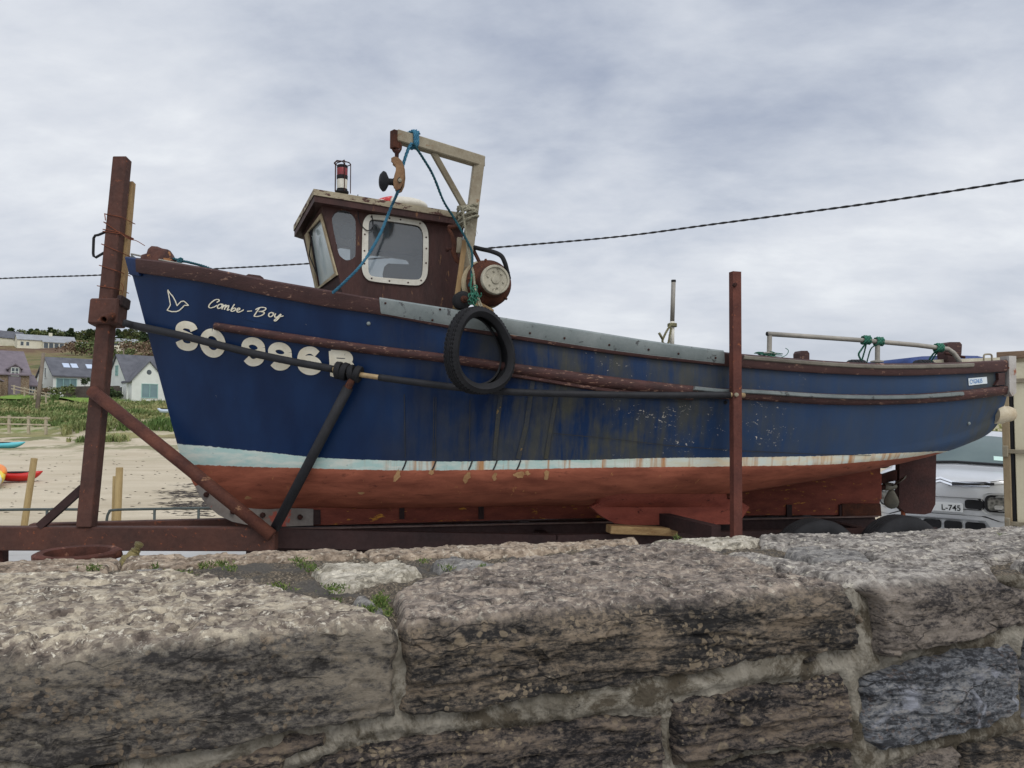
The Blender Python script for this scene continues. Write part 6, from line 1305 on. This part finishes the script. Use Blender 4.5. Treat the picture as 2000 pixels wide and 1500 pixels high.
def stone_mat(name, dark, mid_, warm, topa, topb, lich=.5, ochre=srgb(150, 112, 66), bed=1.0, quartz=.5, seed=0.0, pale=None):
    m, nt, b = newmat(name, .86, .25); uv = mapv(nt, objc(nt), (1, 1, 1), (seed, seed*.7, seed*.3), (0, 0, -math.atan2(WD.y, WD.x))); tp = attr(nt, 'top')
    vb = mapv(nt, uv, (1, 1, 1.6+1.5*bed), rot=(0, -.07, 0)); n1 = noise(nt, vb, 5.5, 9, .66, .35); n2 = noise(nt, vb, 34, 7, .72, .2); n3 = noise(nt, mapv(nt, uv, (1, 1, 2.0)), 95, 6, .75); n0 = noise(nt, uv, 3.2, 5, .6, .3)
    f = mth(nt, 'ADD', mth(nt, 'ADD', mth(nt, 'MULTIPLY', n1, .34), mth(nt, 'MULTIPLY', n3, .26)), mth(nt, 'ADD', mth(nt, 'MULTIPLY', n2, .26), mth(nt, 'MULTIPLY', n0, .14)))
    face = ramp(nt, f, (.415, tuple(x*.7 for x in dark)), (.465, dark), (.50, mid_), (.545, tuple(x*.85 for x in warm)), (.60, warm))
    # lichen: round crusts of several sizes, in patches
    for sc_, th, msk, col in ((24, .30, .5, ochre), (48, .34, .49, tuple(x*.85 for x in ochre)), (85, .36, .46, tuple(min(1, x*1.1) for x in ochre))):
        wv = nd(nt, 'ShaderNodeMix', dict(data_type='RGBA'), _0=.010, _6=uv, _7=nd(nt, 'ShaderNodeTexNoise', Vector=uv, Scale=60.0, Detail=3.0).outputs['Color']).outputs[2]
        d = vor(nt, wv, sc_); k = ramp(nt, d, (th-.06, 1), (th, 0)); k = mth(nt, 'MULTIPLY', k, ramp(nt, noise(nt, mapv(nt, uv, (1, 1, 1.6), (sc_, 0, 0)), 6, 5, .68), (msk+.04, 0), (msk+.12, lich*.8)))
        ring = ramp(nt, d, (0, .55), (th*.5, .75), (th*.9, 1)); face = mix(nt, k, face, mix(nt, ring, tuple(x*.55 for x in col), col))
    wh_ = ramp(nt, noise(nt, mapv(nt, vb, loc=(3, 1, 0)), 60, 6, .75), (.66, 0), (.70, .7)); face = mix(nt, wh_, face, srgb(176, 168, 152))
    blk = ramp(nt, noise(nt, mapv(nt, uv, (1, 1, 1.8), (1.7, 4, 0)), 15, 7, .72, .5), (.60, 0), (.655, .9)); face = mix(nt, blk, face, (.012, .011, .011))
    if pale: face = mix(nt, ramp(nt, noise(nt, mapv(nt, uv, (1, 1, 1.4), (5, 2, 0)), 7, 5, .6, 1.0), (.55, 0), (.62, .85)), face, pale)
    vt = mapv(nt, uv, (1, 1.1, 1)); t1 = noise(nt, vt, 46, 6, .68, .25); t2 = noise(nt, mapv(nt, uv, (1, 2.2, 1)), 8, 6, .62, .4)
    g = mth(nt, 'ADD', mth(nt, 'MULTIPLY', t1, .62), mth(nt, 'MULTIPLY', t2, .38))
    top = ramp(nt, g, (.40, tuple(x*.25 for x in topa)), (.455, tuple(x*.8 for x in topa)), (.505, tuple((x*1.2+y*.6)/2 for x, y in zip(topa, topb))), (.58, topb))
    top = mix(nt, ramp(nt, noise(nt, vt, 62, 6, .7), (.555, 0), (.63, min(1, .15+quartz))), top, srgb(226, 218, 198))
    top = mix(nt, ramp(nt, noise(nt, mapv(nt, uv, loc=(6, 6, 0)), 60, 4, .6), (.63, 0), (.67, .8)), top, srgb(44, 42, 40))
    vc = nd(nt, 'ShaderNodeTexVoronoi', Vector=nd(nt, 'ShaderNodeMix', dict(data_type='RGBA'), _0=.012, _6=uv, _7=nd(nt, 'ShaderNodeTexNoise', Vector=uv, Scale=70.0, Detail=3.0).outputs['Color']).outputs[2], Scale=70.0)
    cr_ = nd(nt, 'ShaderNodeSeparateColor', Color=vc.outputs['Color']).outputs[0]
    peb = ramp(nt, cr_, (.0, tuple(x*.45 for x in topa)), (.35, topa), (.7, tuple((x+y)/2 for x, y in zip(topa, topb))), (.92, topb))
    top = mix(nt, mth(nt, 'MULTIPLY', ramp(nt, noise(nt, mapv(nt, uv, loc=(2, 9, 0)), 5, 4, .6), (.35, 0), (.6, .8)), .25+.6*quartz), top, peb)
    ve = vor(nt, mapv(nt, nd(nt, 'ShaderNodeMix', dict(data_type='RGBA'), _0=.05, _6=uv, _7=nd(nt, 'ShaderNodeTexNoise', Vector=uv, Scale=9.0, Detail=5.0).outputs['Color']).outputs[2], (1, 1, 5.5), rot=(0, -.1, 0)), 5.0, 'DISTANCE_TO_EDGE')
    fis = mth(nt, 'MULTIPLY', ramp(nt, ve, (.004, 1), (.022, 0)), ramp(nt, noise(nt, mapv(nt, uv, (1, 1, 1.5)), 7, 4, .6), (.50, 0), (.60, 1)))
    face = mix(nt, mth(nt, 'MULTIPLY', fis, .7), face, (.010, .009, .009))
    tt = ramp(nt, mth(nt, 'ADD', tp, mth(nt, 'MULTIPLY', mth(nt, 'SUBTRACT', noise(nt, uv, 22, 7, .72), .5), 1.1)), (.30, 0), (.80, 1))
    c = mix(nt, tt, face, top); L(nt, c, b.inputs['Base Color'])
    hgt = mix(nt, tt, mth(nt, 'ADD', mth(nt, 'MULTIPLY', n2, 1.0), mth(nt, 'MULTIPLY', noise(nt, vb, 95, 5, .75), .5)), mth(nt, 'ADD', mth(nt, 'MULTIPLY', vc.outputs['Distance'], -.8), mth(nt, 'MULTIPLY', noise(nt, uv, 140, 4, .7), .6)))
    hgt = mth(nt, 'SUBTRACT', hgt, mth(nt, 'MULTIPLY', fis, 1.2)); bump(nt, b, hgt, .75, .006)
    L(nt, ramp(nt, n2, (.35, .95), (.65, .72)), b.inputs['Roughness']); return m
S_A = stone_mat('dark grey stone', srgb(50, 47, 45), srgb(84, 79, 73), srgb(120, 111, 98), srgb(112, 100, 90), srgb(186, 174, 152), .55, srgb(138, 120, 98), .6, 1.0, 0)
S_B = stone_mat('bedded brown stone', srgb(37, 35, 34), srgb(77, 70, 62), srgb(123, 109, 93), srgb(101, 91, 84), srgb(155, 141, 126), .85, srgb(137, 122, 101), 1.5, .25, 1.3)
S_C = stone_mat('grey brown stone', srgb(51, 47, 46), srgb(96, 88, 81), srgb(129, 119, 109), srgb(106, 99, 93), srgb(169, 162, 152), .45, srgb(135, 121, 105), 1.0, .45, 2.9)
S_D = stone_mat('dark bedded stone', srgb(30, 28, 29), srgb(72, 65, 60), srgb(110, 97, 84), srgb(107, 97, 88), srgb(156, 145, 132), .85, srgb(135, 121, 100), 1.5, .2, 4.1)
S_F = stone_mat('blue grey slate stone', srgb(52, 53, 56), srgb(92, 94, 98), srgb(132, 130, 128), srgb(110, 108, 106), srgb(170, 168, 164), .2, srgb(150, 118, 92), 1.1, .2, 6.2, srgb(140, 142, 150))
S_P = stone_mat('pink yellow coping stone', srgb(88, 75, 63), srgb(134, 115, 96), srgb(152, 135, 115), srgb(123, 107, 91), srgb(170, 153, 133), .4, srgb(164, 131, 82), 1.2, .4, 7.7)
S_W = stone_mat('pale flat stone', srgb(110, 100, 86), srgb(150, 138, 120), srgb(176, 164, 144), srgb(140, 132, 116), srgb(190, 182, 166), .2, srgb(160, 130, 90), 1.4, .6, 8.8)
S_G = stone_mat('grey slate slab', srgb(74, 72, 70), srgb(98, 96, 92), srgb(120, 116, 110), srgb(112, 108, 104), srgb(146, 142, 136), .1, srgb(150, 120, 90), .8, .12, 9.4)
wall = thing('stone_wall', 'rough lichen covered stone wall with big weathered coping blocks across the foreground', 'wall', tuple(V((E0.x+E1.x, E0.y+E1.y, 0))/2))
def gridqr(q0, q1, r0, r1, st):
    return np.meshgrid(np.arange(q0, q1+st, st), np.arange(r0, r1+st, st))
def facemask(keep): return keep[:-1, :-1] | keep[1:, :-1] | keep[:-1, 1:] | keep[1:, 1:]
STONES = []
def facets(Q, R_, nq, nr, seed):
    """flat chips: every jittered cell gets its own level and tilt"""
    x, y = Q*nq+.35*fbm(Q*20, R_*20, seed, 3, seed+201), R_*nr+.35*fbm(Q*20, R_*20, seed, 3, seed+203); xi, yi = np.floor(x), np.floor(y)
    hs = lambda a, b, k: (np.sin(a*127.1+b*311.7+k*74.7+seed*13.3)*43758.5453) % 1.0
    best = np.full(Q.shape, 1e9); val = np.zeros(Q.shape)
    for i in (-1, 0, 1):
        for j in (-1, 0, 1):
            a, b_ = xi+i, yi+j; cx, cy = a+hs(a, b_, 1), b_+hs(a, b_, 2); d = (x-cx)**2+(y-cy)**2; m = d < best
            val = np.where(m, (hs(a, b_, 3)-.5)+(hs(a, b_, 4)-.5)*(x-cx)*.9+(hs(a, b_, 5)-.5)*(y-cy)*.9, val); best = np.where(m, d, best)
    return val
def stone(*a, **k): STONES.append((a, k))
def stone_build(name, px, mat, prot, st=.0036, edge=.012, seed=0, top_amp=.006, face_amp=.010, bed=1.0, lump=.012, warp=.010, tilt=0.0, dep=.035):
    poly = [qr(x, y) for x, y in px]; qs = [p[0] for p in poly]; rs = [p[1] for p in poly]
    # densify so that long edges follow the bend
    Q, R_ = gridqr(min(qs)-.03, max(qs)+.03, min(rs)-.03, max(rs)+.03, st); tp = sstep(-.022, .012, R_)
    sd = sdpoly(Q, R_, poly)+warp*(fbm(Q*14, R_*14, seed, 4, seed+3)*1.1+.5*fbm(Q*50, R_*50, seed, 2, seed+5))
    prof = sstep(-.004, edge, sd); h = (prot*(1-tp)+min(prot, .016)*tp)*prof-(1-sstep(-.014, .004, sd))*dep
    bedn = fbm(Q*3.2, (R_+.06*Q+.01*fbm(Q*6, R_*6, seed, 2, 71))*34*bed, seed, 4, seed+11, .55); lay = np.abs(fbm(Q*2.2, (R_+.05*Q)*19*bed, seed, 3, seed+19)); crack = np.exp(-(lay/.045)**2)
    lw = R_+.07*Q+.012*fbm(Q*5, R_*8, seed, 3, 61)+.004*fbm(Q*30, R_*30, seed, 2, 67); saw = lambda N, s_: (lambda t: (t-np.floor(t))**1.6*(.5+.8*np.clip(fbm(Q*5, np.floor(t)*3.7, seed, 2, s_)+.35, 0, 1)))(lw*N*bed)
    ledge = .62*saw(17, 81)+.38*saw(43, 83)
    fc = .62*facets(Q+.25*R_, R_, 6.5, 15*bed**.5, seed)+.38*facets(Q+.25*R_, R_, 17, 34*bed**.5, seed+7)
    face = face_amp*(bedn*.45-.8*crack-.6*ledge+.25)+.016*fc+.5*lump*fbm(Q*6, R_*9, seed, 3, seed+23)+.0022*fbm(Q*60, R_*110, seed, 3, seed+29)
    pit = fbm(Q*46, R_*46, seed, 4, seed+31, .6); topd = .006*facets(Q-.5*R_, R_+.3*Q, 8, 14, seed+3)+.0035*facets(Q-.5*R_, R_+.3*Q, 26, 40, seed+9)+top_amp*(pit*.4-1.6*sstep(.22, .40, fbm(Q*22, R_*30, seed, 3, seed+37))+.5*fbm(Q*90, R_*90, seed, 2, seed+47))+lump*.4*fbm(Q*6, R_*7, seed, 3, seed+41)+top_amp*.9*(lambda t: (t-np.floor(t))*sstep(.1, .35, fbm(Q*4, R_*4, seed, 2, 93)+.25))(fbm(Q*5, R_*7, seed, 3, seed+43)*3.2)
    h = h+prof*(face*(1-tp)+topd*tp)+tilt*R_*tp
    keep = sd > -.013; P = wpos(Q, R_, h); return grid_mesh(name, P, facemask(keep), mat, wall, np.stack([Q, R_], -1), {'top': tp})
ST_ = 'stone'
stone('coping_stone', [(-330,1150),(0,1128),(170,1122),(300,1119),(430,1128),(520,1150),(600,1168),(700,1192),(770,1212),(778,1250),(779,1310),(774,1384),(700,1398),(600,1412),(450,1446),(300,1472),(150,1482),(0,1488),(-330,1530)], S_A, .030, .0033, .012, 1, .0055, .006, .7, .010)
stone('coping_stone', [(772,1166),(830,1136),(900,1124),(980,1108),(1040,1092),(1130,1082),(1250,1070),(1340,1064),(1400,1076),(1480,1100),(1600,1130),(1668,1152),(1674,1172),(1681,1256),(1580,1268),(1405,1295),(1315,1312),(1140,1338),(1030,1352),(937,1370),(800,1387),(786,1376),(787,1300),(788,1225)], S_B, .030, .0033, .012, 2, .0045, .012, 1.2, .014, .008)
stone('coping_stone', [(1560,1112),(1640,1103),(1760,1100),(1900,1093),(1955,1103),(1962,1120),(2010,1142),(2130,1135),(2330,1160),(2330,1190),(2000,1216),(1850,1250),(1734,1272),(1718,1262),(1712,1162),(1650,1132)], S_C, .030, .0035, .013, 3, .0045, .012, .9, .018, .010)
stone('coping_stone', [(1990,1100),(2050,1090),(2330,1068),(2330,1150),(2140,1124),(2030,1128)], S_C, .012, .0045, .012, 4, .0035, .006, 1, .014)
stone('edge_stone', [(-250,1103),(0,1093),(220,1086),(236,1092),(200,1108),(100,1113),(0,1118),(-250,1132)], S_P, .006, .0045, .012, 5, .0035, .006, 1, .010)
stone('edge_stone', [(238,1086),(500,1076),(700,1068),(720,1078),(600,1086),(450,1093),(300,1105),(240,1104)], S_P, .006, .0045, .012, 6, .0035, .006, 1, .010)
stone('edge_stone', [(712,1069),(1000,1058),(1252,1050),(1262,1056),(1240,1060),(1120,1067),(950,1079),(735,1085)], S_P, .006, .0045, .012, 7, .0035, .006, 1, .010)
stone('flat_stone', [(612,1106),(660,1098),(740,1096),(782,1094),(805,1104),(832,1114),(800,1123),(724,1133),(690,1144),(655,1146),(640,1132)], S_W, .010, .0038, .014, 8, .004, .004, 1.2, .008)
stone('flat_stone', [(845,1098),(880,1091),(940,1099),(1002,1109),(962,1114),(882,1111)], S_G, .012, .004, .012, 9, .002, .003, 1, .004)
stone('flat_stone', [(-50,1123),(60,1119),(150,1117),(172,1120),(110,1130),(40,1133),(-50,1134)], S_W, .010, .004, .012, 10, .002, .003, 1, .004)
stone('flat_stone', [(226,1122),(300,1112),(326,1113),(320,1120),(258,1129)], S_G, .010, .004, .012, 11, .002, .003, 1, .004)
stone('flat_stone', [(690,1172),(720,1168),(742,1178),(758,1196),(740,1204),(712,1188)], S_G, .014, .0035, .012, 12, .002, .003, 1, .004)
stone('edge_stone', [(1270,1058),(1350,1051),(1480,1045),(1502,1050),(1480,1062),(1400,1064),(1340,1062)], S_W, .008, .0042, .012, 13, .0035, .006, 1, .014)
stone('edge_stone', [(1492,1046),(1700,1037),(2000,1030),(2330,1020),(2330,1055),(2060,1076),(1950,1090),(1850,1092),(1742,1092),(1700,1076),(1600,1066),(1560,1068),(1500,1060)], S_C, .010, .0042, .013, 14, .004, .010, 1, .016)
stone('flat_stone', [(1546,1074),(1600,1070),(1700,1079),(1734,1101),(1702,1107),(1622,1099),(1570,1088)], S_G, .014, .004, .012, 15, .002, .003, 1, .005)
stone('flat_stone', [(1420,1080),(1480,1078),(1540,1090),(1620,1102),(1560,1110),(1490,1096)], S_C, .010, .004, .012, 16, .003, .003, 1, .006)
stone('face_stone', [(640,1470),(720,1444),(790,1430),(870,1418),(940,1412),(1070,1413),(1110,1404),(1170,1394),(1240,1390),(1306,1384),(1309,1500),(1312,1640),(600,1660),(560,1500)], S_D, .026, .0034, .012, 17, .005, .012, 1.3, .016)
stone('face_stone', [(1318,1352),(1380,1342),(1440,1330),(1540,1318),(1652,1306),(1664,1330),(1668,1400),(1664,1436),(1615,1440),(1475,1460),(1390,1478),(1330,1488),(1320,1440)], S_D, .030, .0034, .012, 18, .005, .014, 1.2, .018)
stone('face_stone', [(1692,1318),(1730,1296),(1850,1272),(1985,1240),(1996,1290),(1998,1340),(1990,1388),(1900,1418),(1850,1432),(1780,1446),(1730,1456),(1700,1440),(1688,1390)], S_F, .032, .0034, .012, 19, .005, .012, .8, .024)
stone('face_stone', [(1320,1500),(1400,1486),(1500,1468),(1620,1448),(1672,1450),(1680,1520),(1690,1680),(1320,1700)], S_D, .026, .0042, .012, 20, .005, .012, 1.2, .016)
stone('face_stone', [(1730,1492),(1800,1470),(1878,1454),(1886,1500),(1890,1640),(1740,1650)], S_C, .026, .0042, .012, 21, .005, .012, 1, .016)
stone('face_stone', [(1896,1450),(1960,1430),(2010,1416),(2200,1380),(2200,1600),(1900,1640)], S_B, .026, .0042, .012, 22, .005, .012, 1, .016)
stone('face_stone', [(2006,1236),(2200,1200),(2260,1190),(2260,1360),(2010,1398)], S_F, .028, .0045, .012, 23, .005, .012, 1, .016)
stone('face_stone', [(-150,1520),(0,1500),(110,1494),(220,1482),(240,1500),(300,1640),(-150,1660)], S_A, .020, .0042, .012, 24, .005, .010, 1, .014)
stone('face_stone', [(456,1452),(520,1440),(600,1424),(640,1420),(636,1446),(560,1476),(520,1560),(330,1640),(330,1500)], S_D, .014, .0038, .016, 25, .005, .014, 1, .018)
stone('coping_stone', [(2345,1128),(2600,1085),(3100,1000),(3500,980),(3500,1090),(3100,1110),(2700,1150),(2345,1188)], S_B, .030, .006, .012, 31, .0045, .012, .9, .014)
stone('edge_stone', [(2340,1022),(3000,975),(3500,960),(3500,972),(3100,992),(2600,1050),(2345,1078)], S_C, .010, .006, .012, 32, .0035, .006, 1, .010)
stone('face_stone', [(2275,1208),(2700,1170),(3100,1130),(3100,1260),(2700,1330),(2275,1380)], S_D, .026, .006, .012, 33, .005, .012, 1.2, .016)
stone('face_stone', [(2215,1400),(2600,1350),(3100,1280),(3100,1420),(2215,1620)], S_C, .026, .006, .012, 34, .005, .012, 1, .016)
stone('wedge_stone', [(1683,1190),(1700,1188),(1702,1208),(1688,1212)], S_B, .018, .003, .01, 26, .002, .003, 1, .003, .004)
stone('wedge_stone', [(1580,1274),(1606,1264),(1612,1276),(1584,1288)], S_B, .02, .003, .01, 27, .002, .003, 1, .003, .004)
# mortar bed: continuous face and top
rfar = qr(1000, 1060)[1]
MORT, ntm, bm_ = newmat('old lime mortar', .92, .15); uvm = nd(ntm, 'ShaderNodeTexCoord').outputs['UV']; tpm = attr(ntm, 'top')
gm1 = mix(ntm, ramp(ntm, noise(ntm, uvm, 9, 8, .68, .3), (.38, 0), (.62, 1)), srgb(104, 98, 87), srgb(142, 136, 124))
gm1 = mix(ntm, ramp(ntm, noise(ntm, mapv(ntm, uvm, loc=(4, 2, 0)), 8, 9, .76, .4), (.46, 0), (.56, .95)), gm1, srgb(70, 63, 52)); gm1 = mix(ntm, ramp(ntm, noise(ntm, uvm, 34, 6, .7), (.60, 0), (.66, .8)), gm1, srgb(40, 38, 36))
gv = vor(ntm, uvm, 150); gm2 = mix(ntm, ramp(ntm, gv, (.15, 0), (.7, 1)), srgb(116, 104, 88), srgb(72, 66, 58)); gm2 = mix(ntm, ramp(ntm, noise(ntm, uvm, 170, 3, .7), (.58, 0), (.66, .9)), gm2, srgb(168, 156, 136)); gm2 = mix(ntm, ramp(ntm, noise(ntm, uvm, 5, 5, .6, .3), (.5, 0), (.6, .8)), gm2, srgb(80, 77, 73))
L(ntm, mix(ntm, ramp(ntm, tpm, (.4, 0), (.6, 1)), gm1, gm2), bm_.inputs['Base Color']); bump(ntm, bm_, mth(ntm, 'ADD', noise(ntm, uvm, 40, 7, .75), mth(ntm, 'MULTIPLY', gv, .5)), .8, .006)
Q, R_ = gridqr(-1.0, 5.0, -.62, .95, .0065)
far_poly = [qr(x, y) for x, y in ((-400, 1104), (0, 1093), (500, 1076), (1000, 1059), (1350, 1050), (1700, 1038), (2000, 1033), (2600, 1015), (3500, 985))]
fr_ = np.interp(Q, [p[0] for p in far_poly], [p[1] for p in far_poly])
h = .007*fbm(Q*9, R_*9, 0, 4, 51)+.0035*fbm(Q*45, R_*45, 0, 3, 53)-.004-.02*sstep(-.05, .0, R_-fr_)
dmax = np.full(Q.shape, -1.0); tp_ = sstep(-.035, .02, R_)
for a, k in STONES:
    pl = [qr(x, y) for x, y in a[1]]; q0, q1, r0, r1 = min(p[0] for p in pl)-.04, max(p[0] for p in pl)+.04, min(p[1] for p in pl)-.04, max(p[1] for p in pl)+.04
    sl = (slice(*np.searchsorted(R_[:, 0], (r0, r1))), slice(*np.searchsorted(Q[0], (q0, q1)))); dmax[sl] = np.maximum(dmax[sl], sdpoly(Q[sl], R_[sl], pl))
h = h+(.017+.020*fbm(Q*4.2, R_*8, 0, 3, 91))*(1-tp_)+.006*fbm(Q*60, R_*60, 0, 3, 95)-.010*sstep(-.012, .0, dmax+.012*fbm(Q*22, R_*22, 0, 3, 57))+.006*sstep(.1, .5, fbm(Q*5, R_*7, 0, 3, 58))*(R_ < 0)
tp = sstep(-.02, .02, R_); P = wpos(Q, R_, h); keep = R_ < fr_-.01
grid_mesh('mortar', P, facemask(keep), MORT, wall, np.stack([Q, R_], -1), {'top': tp})
c0 = E0-WD*1.0+WBK*.066; mb = MB(); thick = .58
mb.prism([V((p.x, p.y, 0)) for p in (c0, c0+WD*6.0, c0+WD*6.0+WBK*thick, c0+WBK*thick*.95)], UP*(ZW-.09)); mb.build('core', MORT, wall)
for a, k in STONES: stone_build(*a, **k)
# moss
msm, ntm2, bms = newmat('moss', .9, .15); i = nd(ntm2, 'ShaderNodeNewGeometry').outputs['Random Per Island']; L(ntm2, ramp(ntm2, i, (0, srgb(56, 72, 36)), (.6, srgb(86, 106, 52)), (1, srgb(122, 124, 76))), bms.inputs['Base Color'])
vs, fs = [], []
for x, y, sx, sy, n in ((748,1178,13,9,700),(728,1198,16,5,260),(765,1202,9,4,140),(655,1152,20,5,260),(545,1150,22,4,200),(700,1104,14,3,0),(585,1097,16,3,160),(600,1106,14,3,140),(610,1113,12,3,140),(430,1104,22,3,200),(350,1124,28,2.5,200),(175,1111,18,2.5,160),(395,1107,14,2.5,120),(450,1112,12,2.5,120),(300,1111,10,2,80),(880,1112,14,2.5,120),(950,1112,9,2.5,100),(830,1098,12,2,80),(250,1128,14,2,80),(1336,1051,8,2,80),(660,1180,10,4,80),(1975,1047,7,2,60)):
    for _ in range(int(n*.55)):
        px, py = x+rng.normal()*sx*.55, y+rng.normal()*sy*.55; q0, r0 = qr(px, py); P = wpos(np.array([[q0]]), np.array([[r0]]), np.array([[.004]]))[0, 0]; P = V(P)
        u = V((rng.normal(), rng.normal(), abs(rng.normal())*1.2+.3)).normalized(); w_ = u.orthogonal().normalized(); s = rng.uniform(.0015, .0045); o = len(vs); P = P+UP*rng.uniform(0, .012)
        vs += [P-w_*s*.4, P+w_*s*.4, P+u*s*2.2]; fs.append((o, o+1, o+2))
o = link_mesh('moss', vs, fs, msm); o['kind'] = 'stuff'; o['label'] = 'small green moss patches in the joints on top of the wall'; o['category'] = 'moss'
